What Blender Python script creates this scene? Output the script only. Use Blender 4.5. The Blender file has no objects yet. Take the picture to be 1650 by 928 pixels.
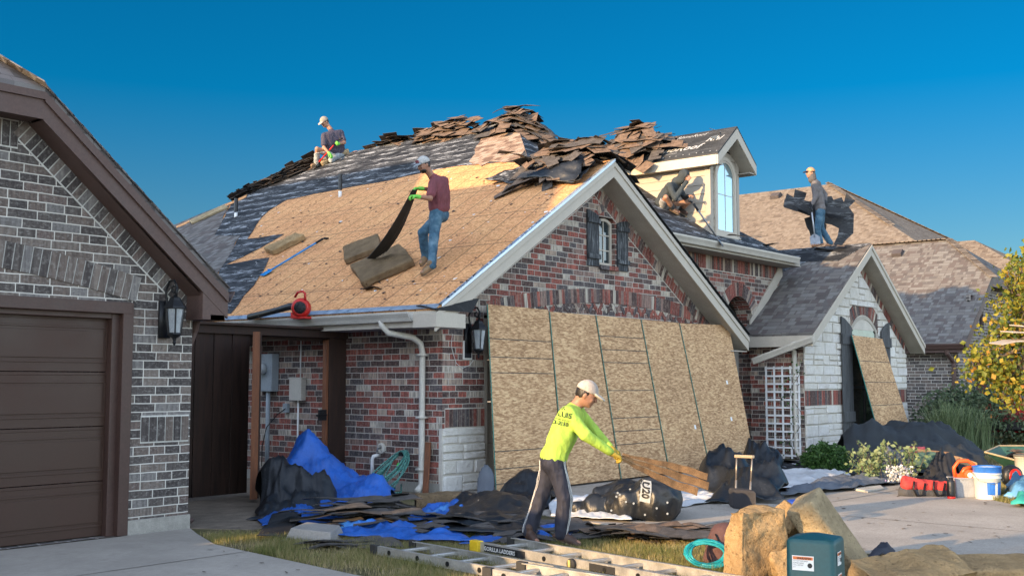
import bpy, bmesh, math, random
import numpy as np
from mathutils import Vector, Matrix, noise, Quaternion
from mathutils.bvhtree import BVHTree

scene = bpy.context.scene
COL = scene.collection

# ------------------------------------------------------------------ camera
F_PX, CX, CY, HOR, EYE = 1800., 825., 464., 615., 1.5      # lens and horizon measured in the photograph
PITCH = math.atan((HOR - CY) / F_PX)
YAW = math.atan((2300 - CX) / math.hypot(F_PX, HOR - CY))
FH = Vector((math.cos(YAW), math.sin(YAW), 0)); RT = Vector((math.sin(YAW), -math.cos(YAW), 0)); ZZ = Vector((0, 0, 1))
FW = FH * math.cos(PITCH) + ZZ * math.sin(PITCH); UPV = -FH * math.sin(PITCH) + ZZ * math.cos(PITCH)
CAM = Vector((0, 0, EYE))
cd = bpy.data.cameras.new('camera'); cam = bpy.data.objects.new('camera', cd); COL.objects.link(cam)
cd.sensor_width = 36; cd.lens = F_PX / 1650 * 36; cd.clip_start = .05; cd.clip_end = 2000
cam.location = CAM
cam.rotation_euler = Matrix((RT, UPV, -FW)).transposed().to_euler()
scene.camera = cam

# ------------------------------------------------------------------ light
SUN_EL = math.radians(11.5)
sun_dir = Vector((0.985, -0.17, -math.tan(SUN_EL) * 1.0)).normalized()
sd = bpy.data.lights.new('sun', 'SUN'); sd.energy = 2.45; sd.angle = math.radians(.5); sd.color = (1.0, .66, .33)
so = bpy.data.objects.new('sun', sd); COL.objects.link(so)
so.rotation_euler = sun_dir.to_track_quat('-Z', 'Y').to_euler(); so.location = (-20, 5, 20)
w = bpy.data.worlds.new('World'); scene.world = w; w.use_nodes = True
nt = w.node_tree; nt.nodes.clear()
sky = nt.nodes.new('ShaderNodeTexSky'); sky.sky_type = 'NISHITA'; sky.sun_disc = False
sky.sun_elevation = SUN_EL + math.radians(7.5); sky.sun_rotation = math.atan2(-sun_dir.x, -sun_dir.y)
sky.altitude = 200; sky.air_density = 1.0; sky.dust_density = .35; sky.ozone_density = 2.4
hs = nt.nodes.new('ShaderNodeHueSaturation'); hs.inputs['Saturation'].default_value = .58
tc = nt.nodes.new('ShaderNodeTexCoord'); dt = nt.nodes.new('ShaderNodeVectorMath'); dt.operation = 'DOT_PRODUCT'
dt.inputs[1].default_value = (.80, .55, .22); nt.links.new(tc.outputs['Generated'], dt.inputs[0])     # sky dimmed and tinted toward the view; brighter and paler elsewhere to fill shade
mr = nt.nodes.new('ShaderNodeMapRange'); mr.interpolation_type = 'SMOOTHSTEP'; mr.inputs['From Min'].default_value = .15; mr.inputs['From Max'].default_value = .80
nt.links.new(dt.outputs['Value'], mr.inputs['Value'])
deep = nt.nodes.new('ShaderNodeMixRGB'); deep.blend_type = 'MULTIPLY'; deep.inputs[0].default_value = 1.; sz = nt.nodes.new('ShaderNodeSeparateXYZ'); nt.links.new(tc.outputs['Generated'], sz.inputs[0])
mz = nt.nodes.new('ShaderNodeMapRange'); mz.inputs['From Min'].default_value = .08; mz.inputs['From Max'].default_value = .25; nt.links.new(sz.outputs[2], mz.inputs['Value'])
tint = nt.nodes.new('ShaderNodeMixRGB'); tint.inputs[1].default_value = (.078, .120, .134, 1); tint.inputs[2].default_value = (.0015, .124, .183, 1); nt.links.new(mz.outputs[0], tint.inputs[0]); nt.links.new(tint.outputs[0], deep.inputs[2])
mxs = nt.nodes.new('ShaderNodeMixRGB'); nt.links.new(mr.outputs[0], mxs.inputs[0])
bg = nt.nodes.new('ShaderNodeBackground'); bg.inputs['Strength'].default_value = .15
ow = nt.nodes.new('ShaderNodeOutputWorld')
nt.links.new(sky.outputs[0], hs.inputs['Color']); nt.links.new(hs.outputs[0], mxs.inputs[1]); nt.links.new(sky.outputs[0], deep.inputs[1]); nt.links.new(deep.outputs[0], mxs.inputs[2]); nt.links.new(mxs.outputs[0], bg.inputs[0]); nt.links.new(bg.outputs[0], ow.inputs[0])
scene.view_settings.view_transform = 'Standard'; scene.view_settings.look = 'None'
scene.view_settings.exposure = 2.03; scene.view_settings.gamma = 1.0
scene.cycles.max_bounces = 6; scene.cycles.diffuse_bounces = 4; scene.cycles.transparent_max_bounces = 6
scene.cycles.use_denoising = True

# ------------------------------------------------------------------ measuring: a pixel of the photograph and one known coordinate give a point
def ray(x, y): return FW * F_PX + RT * (x - CX) + UPV * (CY - y)
def atz(x, y, z=0.): d = ray(x, y); return CAM + d * ((z - EYE) / d.z)
def atx(x, y, X): d = ray(x, y); return CAM + d * (X / d.x)
def aty(x, y, Y): d = ray(x, y); return CAM + d * (Y / d.y)
def atd(x, y, D): d = ray(x, y); return CAM + d * (D / d.dot(FH))
def atp(x, y, n, c): d = ray(x, y); n = Vector(n); return CAM + d * ((c - n.dot(CAM)) / n.dot(d))
SL = .627                                                    # pitch of the long side slope
def zleft(X): return 2.47 + SL * (X - 10.65)
def roofL(x, y): return atp(x, y, (-SL, 0, 1), 2.47 - SL * 10.65)
FS = .67
def zfront(Y): return 4.1 + FS * (Y - 10.2)
def roofF(x, y): return atp(x, y, (0, -FS, 1), 4.1 - FS * 10.2)
NL = Vector((-SL, 0, 1)).normalized(); NF = Vector((0, -FS, 1)).normalized()

# ------------------------------------------------------------------ mesh builder
class MB:
    def __init__(s): s.v = []; s.f = []; s.m = []; s.r = []; s.uv = []
    def face(s, pts, m=0, r=None, uv=None):
        i = len(s.v); s.v += [Vector(p) for p in pts]; s.f.append(tuple(range(i, i + len(pts))))
        s.m.append(m); s.r.append(random.random() if r is None else r); s.uv.append(uv)
    def mesh(s, vs, fs, m=0, r=None):
        i = len(s.v); s.v += [Vector(p) for p in vs]; r = random.random() if r is None else r
        for f in fs: s.f.append(tuple(i + k for k in f)); s.m.append(m); s.r.append(r); s.uv.append(None)
    def hexa(s, p, m=0, r=None):                             # p: bottom ring of 4, top ring of 4
        s.mesh(p, [(3, 2, 1, 0), (4, 5, 6, 7), (0, 1, 5, 4), (1, 2, 6, 5), (2, 3, 7, 6), (3, 0, 4, 7)], m, r)
    def box(s, x0, x1, y0, y1, z0, z1, m=0, r=None):
        s.hexa([(x0, y0, z0), (x1, y0, z0), (x1, y1, z0), (x0, y1, z0), (x0, y0, z1), (x1, y0, z1), (x1, y1, z1), (x0, y1, z1)], m, r)
    def obox(s, c, ax, ay, az, m=0, r=None):                 # centre and three half-axis vectors
        c, ax, ay, az = map(Vector, (c, ax, ay, az))
        if ax.cross(ay).dot(az) < 0: ax = -ax
        s.hexa([c - ax - ay - az, c + ax - ay - az, c + ax + ay - az, c - ax + ay - az, c - ax - ay + az, c + ax - ay + az, c + ax + ay + az, c - ax + ay + az], m, r)
    def prism(s, poly, ext, m=0, r=None):
        ext = Vector(ext); P = [Vector(p) for p in poly]; n = len(P)
        nn = Vector((0, 0, 0))
        for i in range(n): nn += P[i].cross(P[(i + 1) % n])
        if nn.dot(ext) > 0: P = P[::-1]
        vs = P + [p + ext for p in P]
        s.mesh(vs, [tuple(range(n)), tuple(range(2 * n - 1, n - 1, -1))] + [(i, i + n, (i + 1) % n + n, (i + 1) % n) for i in range(n)], m, r)
    def tube(s, path, rad, n=8, m=0, r=None, cap=True, flat=None):
        P = [Vector(p) for p in path]; k = len(P); rr = rad if hasattr(rad, '__len__') else [rad] * k
        t0 = (P[1] - P[0]).normalized(); u = t0.orthogonal().normalized() if flat is None else Vector(flat).normalized()
        vs = []
        for i in range(k):
            t = (P[min(i + 1, k - 1)] - P[max(i - 1, 0)]).normalized()
            u = (u - t * u.dot(t)).normalized(); w_ = t.cross(u)
            for j in range(n):
                a = 2 * math.pi * (j + .5) / n; vs.append(P[i] + (u * math.cos(a) + w_ * math.sin(a)) * rr[i])
        fs = [(i * n + j, i * n + (j + 1) % n, (i + 1) * n + (j + 1) % n, (i + 1) * n + j) for i in range(k - 1) for j in range(n)]
        if cap: fs += [tuple(range(n - 1, -1, -1)), tuple((k - 1) * n + j for j in range(n))]
        s.mesh(vs, fs, m, r)
    def lathe(s, base, axis, prof, n=24, m=0, r=None, cap=True):   # prof: (radius, height)
        base = Vector(base); axis = Vector(axis).normalized(); u = axis.orthogonal().normalized(); w_ = axis.cross(u)
        vs = []
        for (rd, h) in prof:
            for j in range(n):
                a = 2 * math.pi * j / n; vs.append(base + axis * h + (u * math.cos(a) + w_ * math.sin(a)) * max(rd, 1e-4))
        k = len(prof); fs = [(i * n + j, i * n + (j + 1) % n, (i + 1) * n + (j + 1) % n, (i + 1) * n + j) for i in range(k - 1) for j in range(n)]
        if cap: fs += [tuple(range(n - 1, -1, -1)), tuple((k - 1) * n + j for j in range(n))]
        s.mesh(vs, fs, m, r)
    def grid(s, fn, nu, nv, m=0, r=None, thick=0.):
        vs = [Vector(fn(i / nu, j / nv)) for j in range(nv + 1) for i in range(nu + 1)]
        fs = [(j * (nu + 1) + i, j * (nu + 1) + i + 1, (j + 1) * (nu + 1) + i + 1, (j + 1) * (nu + 1) + i) for j in range(nv) for i in range(nu)]
        s.mesh(vs, fs, m, r)
    def build(s, name, mats, parent=None, smooth=False, local=False, bevel=0, solid=0, uvs=True, origin=None):
        if not isinstance(mats, (list, tuple)): mats = [mats]
        me = bpy.data.meshes.new(name)
        V = s.v
        if parent is None and origin is None and not local:
            xs = [p.x for p in V]; ys = [p.y for p in V]; zs = [p.z for p in V]
            origin = Vector(((min(xs) + max(xs)) / 2, (min(ys) + max(ys)) / 2, min(zs)))
        off = Vector((0, 0, 0))
        if not local:
            if origin is not None: off = Vector(origin)
            elif parent is not None: off = world_loc(parent)
        me.from_pydata([tuple(p - off) for p in V], [], s.f)
        for q in mats: me.materials.append(q)
        me.polygons.foreach_set('material_index', s.m)
        if smooth: me.polygons.foreach_set('use_smooth', [True] * len(s.f))
        at = me.attributes.new('rnd', 'FLOAT', 'FACE'); at.data.foreach_set('value', s.r)
        if uvs:
            ul = me.uv_layers.new(name='UVMap'); out = []
            for fi, f in enumerate(s.f):
                if s.uv[fi] is not None:
                    for q in s.uv[fi]: out += [q[0], q[1]]
                    continue
                P = [V[i] for i in f]; n = Vector((0, 0, 0))
                for i in range(len(P)): n += (P[i] - P[0]).cross(P[(i + 1) % len(P)] - P[0])
                if n.length < 1e-12: n = Vector((0, 0, 1))
                n.normalize()
                if abs(n.z) > .93: t, b = Vector((1, 0, 0)), Vector((0, 1, 0))
                else: t = ZZ.cross(n).normalized(); b = n.cross(t)
                for p in P: out += [p.dot(t), p.dot(b)]
            ul.data.foreach_set('uv', out)
        me.update()
        o = bpy.data.objects.new(name, me); COL.objects.link(o)
        if parent is not None: o.parent = parent
        elif not local: o.location = off
        if solid:
            md = o.modifiers.new('solid', 'SOLIDIFY'); md.thickness = solid; md.offset = 0
        if bevel:
            md = o.modifiers.new('bevel', 'BEVEL'); md.width = bevel; md.segments = 2; md.limit_method = 'ANGLE'; md.angle_limit = math.radians(40)
        return o
def world_loc(o):
    v = Vector(o.location)
    while o.parent is not None: o = o.parent; v += Vector(o.location)
    return v
def tag(o, label=None, cat=None, group=None, kind=None):
    if label: o['label'] = label
    if cat: o['category'] = cat
    if group: o['group'] = group
    if kind: o['kind'] = kind
    return o
def thing(name, label, cat, loc=(0, 0, 0), rz=0., group=None):
    o = bpy.data.objects.new(name, None); COL.objects.link(o); o.location = loc; o.rotation_euler = (0, 0, rz); o.empty_display_size = .1
    return tag(o, label, cat, group)
def struct(o): o['kind'] = 'structure'; return o
def copy_tree(o, parent=None):
    c = o.copy(); COL.objects.link(c); c.parent = parent
    for ch in list(o.children): copy_tree(ch, c)
    return c
def fbm(p, o=4): return noise.fractal(Vector(p), 1.0, 2.0, o)

def text_mb(s, size, O, X, Y, m=0, res=2, mb=None, fn=None, italic=0., bold=0., align='LEFT', wide=1.):
    cu = bpy.data.curves.new('t', 'FONT'); cu.body = s; cu.size = size; cu.resolution_u = res; cu.shear = italic; cu.offset = bold; cu.align_x = align; cu.space_character = 1.02
    ob = bpy.data.objects.new('t', cu); COL.objects.link(ob)
    dg = bpy.context.evaluated_depsgraph_get(); me = ob.evaluated_get(dg).to_mesh()
    mb = mb or MB(); O, X, Y = Vector(O), Vector(X).normalized() * wide, Vector(Y).normalized()
    vs = [O + X * v.co.x + Y * v.co.y for v in me.vertices]
    if fn: vs = [fn(p) for p in vs]
    if vs: mb.mesh(vs, [tuple(p.vertices) for p in me.polygons], m)
    ob.to_mesh_clear(); bpy.data.objects.remove(ob); bpy.data.curves.remove(cu)
    return mb

# ------------------------------------------------------------------ materials
class MT:
    def __init__(s, name, rough=.8, metal=0., spec=.4):
        s.mat = bpy.data.materials.new(name); s.mat.use_nodes = True; s.nt = s.mat.node_tree; s.b = s.nt.nodes['Principled BSDF']
        s.b.inputs['Roughness'].default_value = rough; s.b.inputs['Metallic'].default_value = metal; s.b.inputs['Specular IOR Level'].default_value = spec
    def n(s, t, **k):
        nd = s.nt.nodes.new('ShaderNode' + t)
        for a, b in k.items():
            if a.startswith('i_'): nd.inputs[a[2:].replace('_', ' ')].default_value = b
            else: setattr(nd, a, b)
        return nd
    def l(s, a, b): s.nt.links.new(a, b)
    def coord(s, kind='Object', scale=(1, 1, 1), rot=(0, 0, 0), src=None):
        mp = s.n('Mapping'); mp.inputs['Scale'].default_value = scale; mp.inputs['Rotation'].default_value = rot
        s.l(src if src else s.n('TexCoord').outputs[kind], mp.inputs[0]); return mp.outputs[0]
    def noise(s, vec, scale, detail=4, rough=.55, dist=0.):
        nd = s.n('TexNoise'); nd.inputs['Scale'].default_value = scale; nd.inputs['Detail'].default_value = detail; nd.inputs['Roughness'].default_value = rough; nd.inputs['Distortion'].default_value = dist
        s.l(vec, nd.inputs['Vector']); return nd.outputs['Fac']
    def ramp(s, fac, stops, const=False):
        r = s.n('ValToRGB'); e = r.color_ramp.elements
        while len(e) > 1: e.remove(e[-1])
        e[0].position = stops[0][0]; e[0].color = (*stops[0][1], 1)
        for p, c in stops[1:]: q = e.new(p); q.color = (*c, 1)
        if const: r.color_ramp.interpolation = 'CONSTANT'
        s.l(fac, r.inputs[0]); return r.outputs[0]
    def math(s, op, a, b=0., c=0.):
        nd = s.n('Math', operation=op)
        for i, q in enumerate((a, b, c)):
            if hasattr(q, 'links'): s.l(q, nd.inputs[i])
            else: nd.inputs[i].default_value = q
        return nd.outputs[0]
    def mix(s, fac, a, b, mode='MIX'):
        nd = s.n('MixRGB', blend_type=mode)
        for i, q in enumerate((fac, a, b)):
            if hasattr(q, 'links'): s.l(q, nd.inputs[i])
            elif i == 0: nd.inputs[0].default_value = q
            else: nd.inputs[i].default_value = (*q, 1)
        return nd.outputs[0]
    def bump(s, h, strength=.4, dist=.01, prev=None):
        nd = s.n('Bump'); nd.inputs['Strength'].default_value = strength; nd.inputs['Distance'].default_value = dist; s.l(h, nd.inputs['Height'])
        if prev: s.l(prev, nd.inputs['Normal'])
        return nd.outputs[0]
    def fin(s, col=None, nrm=None, rough=None):
        if col is not None:
            if hasattr(col, 'links'): s.l(col, s.b.inputs['Base Color'])
            else: s.b.inputs['Base Color'].default_value = (*col, 1)
        if nrm is not None: s.l(nrm, s.b.inputs['Normal'])
        if rough is not None: s.l(rough, s.b.inputs['Roughness'])
        return s.mat
def g3(v): return (v, v, v)
_surf = {}
def surf(name, c, var=.25, scale=6., rough=.75, bump=.15, bscale=60., metal=0., dist=.004, stretch=(1, 1, 1), spec=.4, fine=.12):
    if name in _surf: return _surf[name]
    t = MT(name, rough, metal, spec); v = t.coord('Object', stretch)
    a = t.noise(v, scale, 5); b = t.noise(v, bscale, 3)
    lo = tuple(x * (1 - var) for x in c); hi = tuple(min(1, x * (1 + var)) for x in c)
    col = t.ramp(a, [(.3, lo), (.7, hi)])
    col = t.mix(fine, col, t.ramp(b, [(.3, g3(0.)), (.7, g3(1.))]), 'OVERLAY')
    nr = t.bump(b, bump, dist)
    rr = t.ramp(a, [(.3, g3(max(rough - .1, .03))), (.7, g3(min(rough + .1, 1)))])
    _surf[name] = t.fin(col, nr, rr); return _surf[name]

RED = [(.0, (.065, .042, .040)), (.14, (.15, .050, .042)), (.30, (.21, .066, .052)), (.42, (.08, .062, .062)), (.54, (.17, .115, .10)), (.66, (.07, .062, .066)), (.76, (.25, .20, .165)), (.85, (.17, .062, .05)), (.92, (.32, .29, .25))]
DARK = [(.0, (.065, .056, .054)), (.2, (.125, .10, .088)), (.4, (.085, .074, .070)), (.55, (.155, .13, .115)), (.7, (.062, .055, .054)), (.82, (.165, .155, .15)), (.93, (.13, .10, .09))]
def brick_common(t, fac, pal, uv, dark):
    col = t.ramp(fac, pal if dark else [(a, tuple(min(1, x * 1.15) for x in c)) for a, c in pal], True)
    v2 = t.coord(src=uv, scale=(34, 5, 1))                    # flashed bands across each brick
    bands = t.noise(v2, 1.0, 2, .6)
    col = t.mix(.55, col, t.ramp(bands, [(.38, (.30, .28, .27) if dark else (.20, .19, .19)), (.5, (.5, .5, .5)), (.60, (.68, .66, .62) if dark else (.92, .88, .80))]), 'OVERLAY')
    sm = t.noise(t.coord(src=uv, scale=(1, 1.6, 1)), 26., 6, .7)
    col = t.mix(t.math('MULTIPLY', t.ramp(sm, [(.5, g3(0.)), (.68, g3(1.))]), .42), col, (.40, .38, .35) if dark else (.42, .35, .28))
    return col
def brick_mat(name, pal, mortar, bw=.290, rh=.086, dark=False):
    t = MT(name, .88, 0, .25); uv = t.n('TexCoord').outputs['UV']
    wob = t.n('TexNoise'); wob.inputs['Scale'].default_value = 5; t.l(uv, wob.inputs['Vector'])
    ds = t.n('VectorMath', operation='SCALE'); ds.inputs['Scale'].default_value = .012; t.l(wob.outputs['Color'], ds.inputs[0])
    ad = t.n('VectorMath', operation='ADD'); t.l(uv, ad.inputs[0]); t.l(ds.outputs[0], ad.inputs[1])
    br = t.n('TexBrick'); br.offset = .5; br.inputs['Color1'].default_value = (0, 0, 0, 1); br.inputs['Color2'].default_value = (1, 1, 1, 1); br.inputs['Mortar'].default_value = (0, 0, 0, 1)
    br.inputs['Scale'].default_value = 1; br.inputs['Brick Width'].default_value = bw; br.inputs['Row Height'].default_value = rh; br.inputs['Mortar Size'].default_value = .0066; br.inputs['Mortar Smooth'].default_value = .35
    br.squash = .62; br.squash_frequency = 3; br.offset_frequency = 2
    t.l(ad.outputs[0], br.inputs['Vector'])
    col = brick_common(t, br.outputs['Color'], pal, uv, dark)
    mo = t.noise(uv, 3., 4); mc = t.ramp(mo, [(.3, tuple(x * .72 for x in mortar)), (.7, mortar)])
    col = t.mix(br.outputs['Fac'], col, mc)
    big = t.noise(uv, .8, 3); col = t.mix(.5, col, t.ramp(big, [(.3, g3(.42)), (.7, g3(.58))]), 'OVERLAY')
    h = t.math('MULTIPLY_ADD', br.outputs['Fac'], -1.0, t.math('MULTIPLY', t.noise(uv, 70., 4), .5))
    return t.fin(col, t.bump(h, .8, .008))
def brick_unit_mat(name, pal, dark=False):                     # for bricks that are meshes of their own
    t = MT(name, .88, 0, .25); uv = t.n('TexCoord').outputs['UV']; at = t.n('Attribute', attribute_name='rnd')
    col = brick_common(t, at.outputs['Fac'], pal, t.n('TexCoord').outputs['Object'], dark)
    return t.fin(col, t.bump(t.noise(t.n('TexCoord').outputs['Object'], 70., 4), .5, .006))
MORT = (.55, .52, .46)
MORTN = (.66, .63, .57)
B_RED = brick_mat('red_brick', RED, MORT); U_RED = brick_unit_mat('red_brick_unit', RED)
B_DARK = brick_mat('dark_brick', DARK, MORTN, dark=True); U_DARK = brick_unit_mat('dark_brick_unit', DARK, True)
MORTAR = surf('mortar', (.52, .49, .43), .15, 3); MORTARN = surf('pale_mortar', (.53, .52, .48), .15, 3)
def stone_mat():
    t = MT('limestone', .9, 0, .25); o = t.n('TexCoord').outputs['Object']; at = t.n('Attribute', attribute_name='rnd')
    col = t.ramp(at.outputs['Fac'], [(0, (.56, .535, .48)), (.35, (.66, .64, .59)), (.7, (.60, .58, .55)), (1, (.70, .69, .65))])
    col = t.mix(.6, col, t.ramp(t.noise(o, 9., 6, .7), [(.3, g3(.36)), (.7, g3(.62))]), 'OVERLAY')
    col = t.mix(t.math('MULTIPLY', t.ramp(t.noise(o, 4., 6, .75), [(.55, g3(0.)), (.75, g3(1.))]), .4), col, (.38, .30, .20))
    n1 = t.bump(t.noise(o, 14., 6, .65), .9, .035); return t.fin(col, t.bump(t.noise(o, 90., 3), .3, .004, n1))
STONE = stone_mat()
def shingle_mat(name, pal, w_=.30, rh=.142, dirt=.2):
    t = MT(name, .92, 0, .2); uv = t.n('TexCoord').outputs['UV']
    def br(bw, r, off, ms):
        b = t.n('TexBrick'); b.offset = off; b.squash = .7; b.squash_frequency = 2; b.inputs['Color1'].default_value = (0, 0, 0, 1); b.inputs['Color2'].default_value = (1, 1, 1, 1); b.inputs['Mortar'].default_value = (.3, .3, .3, 1)
        b.inputs['Scale'].default_value = 1; b.inputs['Brick Width'].default_value = bw; b.inputs['Row Height'].default_value = r; b.inputs['Mortar Size'].default_value = ms; t.l(uv, b.inputs['Vector']); return b
    a = br(w_, rh, .37, .004); c = br(w_ * .57, rh, .61, .0)
    fac = t.math('ADD', t.math('MULTIPLY', a.outputs['Color'], .62), t.math('MULTIPLY', c.outputs['Color'], .38))
    col = t.ramp(fac, pal, True)
    col = t.mix(dirt, col, t.ramp(t.noise(uv, 180., 2), [(.3, g3(.1)), (.7, g3(.9))]), 'OVERLAY')
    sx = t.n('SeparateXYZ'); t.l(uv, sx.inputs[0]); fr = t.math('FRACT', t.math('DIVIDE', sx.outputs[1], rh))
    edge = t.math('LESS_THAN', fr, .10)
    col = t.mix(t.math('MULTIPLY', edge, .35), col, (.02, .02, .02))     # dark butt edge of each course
    h = t.math('SUBTRACT', t.math('MULTIPLY', a.outputs['Color'], .35), fr)
    n1 = t.bump(h, .8, .012); return t.fin(col, t.bump(t.noise(uv, 240., 2), .4, .003, n1))
SH_GREY = shingle_mat('weathered_shingles', [(0, (.095, .083, .078)), (.22, (.15, .137, .128)), (.38, (.115, .097, .09)), (.5, (.18, .172, .16)), (.62, (.115, .105, .10)), (.72, (.155, .142, .13))])
SH_TAN = shingle_mat('brown_shingles', [(0, (.135, .105, .08)), (.25, (.20, .16, .122)), (.4, (.165, .13, .10)), (.52, (.23, .19, .148)), (.65, (.17, .138, .11)), (.75, (.20, .162, .125))])
SH_SALMON = shingle_mat('bare_tab_shingles', [(0, (.17, .11, .08)), (.3, (.33, .235, .17)), (.5, (.26, .18, .13)), (.62, (.38, .29, .22))], .26, .13)
SH_NB = shingle_mat('slate_coloured_shingles', [(0, (.09, .085, .085)), (.3, (.15, .14, .14)), (.5, (.12, .105, .10)), (.65, (.19, .18, .175))])
def osb_mat(name, a, b, c, sc=1., lines=False, asp=3.):
    t = MT(name, .82, 0, .3); uv = t.n('TexCoord').outputs['UV']
    def fl(rot, s1, st):
        m = t.coord(src=uv, scale=(st[0] * s1, st[1] * s1, 1), rot=(0, 0, rot)); d = t.noise(m, .35, 2)
        vo = t.n('TexVoronoi', feature='F1'); vo.inputs['Scale'].default_value = 1.; vo.inputs['Randomness'].default_value = 1.
        t.l(m, vo.inputs['Vector']); s_ = t.n('SeparateColor'); t.l(vo.outputs['Color'], s_.inputs[0]); return s_.outputs[0]
    f1 = fl(1.1, 15 * sc, (1, asp)); f2 = fl(-1.0, 18 * sc, (1, asp)); f3 = fl(1.62, 13 * sc, (1, asp))
    f = t.math('ADD', t.math('ADD', t.math('MULTIPLY', f1, .38), t.math('MULTIPLY', f2, .34)), t.math('MULTIPLY', f3, .28))
    col = t.ramp(f, [(.22, a), (.5, b), (.78, c)])
    kn = t.noise(uv, 26. * sc, 5, .7); col = t.mix(t.math('MULTIPLY', t.ramp(kn, [(.60, g3(0.)), (.72, g3(1.))]), .45), col, tuple(x * .35 for x in a))
    bg_ = t.noise(uv, 1.3, 4); col = t.mix(.5, col, t.ramp(bg_, [(.3, g3(.38)), (.7, g3(.6))]), 'OVERLAY')
    if lines:
        sx = t.n('SeparateXYZ'); t.l(uv, sx.inputs[0]); brk = t.noise(t.coord(src=uv, scale=(3, 3, 1)), 3.1, 3, .7)
        def ln(v, sp, wd, lo, ph=0.):
            fr = t.math('FRACT', t.math('ADD', t.math('DIVIDE', v, sp), ph)); d = t.math('ABSOLUTE', t.math('SUBTRACT', fr, .5))
            return t.math('MULTIPLY', t.math('LESS_THAN', d, wd / sp / 2), t.math('GREATER_THAN', brk, lo))
        l1 = t.math('MULTIPLY', ln(sx.outputs[1], .406, .018, .45), .75); l2 = ln(sx.outputs[0], .406, .022, .36); l3 = ln(sx.outputs[1], 1.168, .022, 0.); l4 = ln(sx.outputs[0], .203, .012, .52)
        L = t.math('MAXIMUM', t.math('MAXIMUM', l1, l2), t.math('MAXIMUM', l3, t.math('MULTIPLY', l4, .5)))
        col = t.mix(t.math('MULTIPLY', L, .7), col, (.06, .045, .03))
    return t.fin(col, t.bump(f, .35, .004))
OSB_ROOF = osb_mat('osb_roof', (.42, .195, .075), (.64, .315, .135), (.75, .415, .19), 2.1, True, 1.8)
OSB = osb_mat('osb_board', (.29, .165, .082), (.47, .29, .15), (.66, .45, .25), .95, False, 4.)
def felt_mat(name='black_felt', amt=1., base=(.015, .016, .018), sheen=.7):
    t = MT(name, sheen, 0, .3); uv = t.n('TexCoord').outputs['UV']
    base_c = t.ramp(t.noise(uv, 1.7, 5), [(.3, tuple(x * .7 for x in base)), (.7, tuple(x * 1.6 for x in base))])
    m = t.coord(src=uv, scale=(1.4, 9, 1)); a = t.noise(m, 2.2, 8, .82, .6)
    b = t.noise(t.coord(src=uv, scale=(1, 2.6, 1)), 1.5, 3)
    mk = t.math('MULTIPLY', t.ramp(a, [(.50, g3(0.)), (.54, g3(1.))]), t.ramp(b, [(.40, g3(0.)), (.52, g3(1.))]))
    sx = t.n('SeparateXYZ'); t.l(uv, sx.inputs[0])
    fr = t.math('FRACT', t.math('DIVIDE', sx.outputs[1], .34)); row = t.math('MULTIPLY', t.math('GREATER_THAN', fr, .35), t.math('LESS_THAN', fr, .8))
    mk = t.math('MULTIPLY', mk, t.math('ADD', t.math('MULTIPLY', row, .75), .25))
    col = t.mix(t.math('MULTIPLY', mk, amt), base_c, (.36, .38, .40))
    n1 = t.bump(t.noise(uv, 9., 5, .6), .5, .02)
    return t.fin(col, n1)
FELT = felt_mat(); FELT_PLAIN = felt_mat('plain_black_felt', .05)
def sheet_mat(name, c, rough=.45, bump=.5, scale=9., marks=0.):
    t = MT(name, rough, 0, .5); o = t.n('TexCoord').outputs['Object']
    col = t.ramp(t.noise(o, 3., 5), [(.3, tuple(x * .75 for x in c)), (.7, tuple(min(1, x * 1.2) for x in c))])
    if marks: col = t.mix(t.math('MULTIPLY', t.ramp(t.noise(o, 11., 5, .8), [(.66, g3(0.)), (.69, g3(1.))]), marks), col, (.5, .5, .5))
    return t.fin(col, t.bump(t.noise(o, scale, 6, .6, .4), bump, .03))
BLUE = sheet_mat('blue_tarp', (.015, .095, .40), .42, .45, 16.)
BLACKSH = sheet_mat('black_sheet', (.010, .012, .015), .40, .35, 9., .5)
BLACKCL = sheet_mat('black_net_cloth', (.018, .024, .030), .85, .3, 20.)
GREYSH = sheet_mat('grey_sheet', (.10, .115, .14), .7, .3, 10.)
WHITESH = sheet_mat('white_sheet', (.50, .52, .54), .75, .35, 10.)
def foam_mat(name, c):
    t = MT(name, .95, 0, .15); o = t.n('TexCoord').outputs['Object']
    col = t.ramp(t.noise(o, 5., 6, .7), [(.3, tuple(x * .6 for x in c)), (.7, tuple(x * 1.15 for x in c))])
    vo = t.n('TexVoronoi', feature='F1'); vo.inputs['Scale'].default_value = 30; t.l(o, vo.inputs['Vector'])
    pit = t.ramp(vo.outputs['Distance'], [(.10, g3(0.)), (.3, g3(1.))])
    sel = t.ramp(t.noise(o, 12., 3), [(.46, g3(1.)), (.56, g3(0.))])
    pit = t.math('MAXIMUM', pit, sel); col = t.mix(t.math('MULTIPLY', t.math('SUBTRACT', 1., pit), .45), col, tuple(x * .4 for x in c))
    n1 = t.bump(pit, .8, .02); n1 = t.bump(t.noise(o, 11., 6, .75), .8, .05, n1); return t.fin(col, t.bump(t.noise(o, 45., 5, .75), .9, .015, n1))
FOAM = foam_mat('worn_foam', (.42, .285, .145)); FOAMD = foam_mat('dirty_foam', (.22, .155, .09)); FOAMC = foam_mat('clean_foam', (.42, .33, .20))
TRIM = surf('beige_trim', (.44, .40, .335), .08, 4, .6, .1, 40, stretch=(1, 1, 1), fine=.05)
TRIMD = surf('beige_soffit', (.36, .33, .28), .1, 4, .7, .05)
SIDING = surf('cream_siding', (.35, .315, .265), .06, 3, .65, .1, 50, fine=.05)
BTRIM = surf('brown_trim', (.088, .053, .044), .12, 3, .55, .1, 40)
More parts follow.
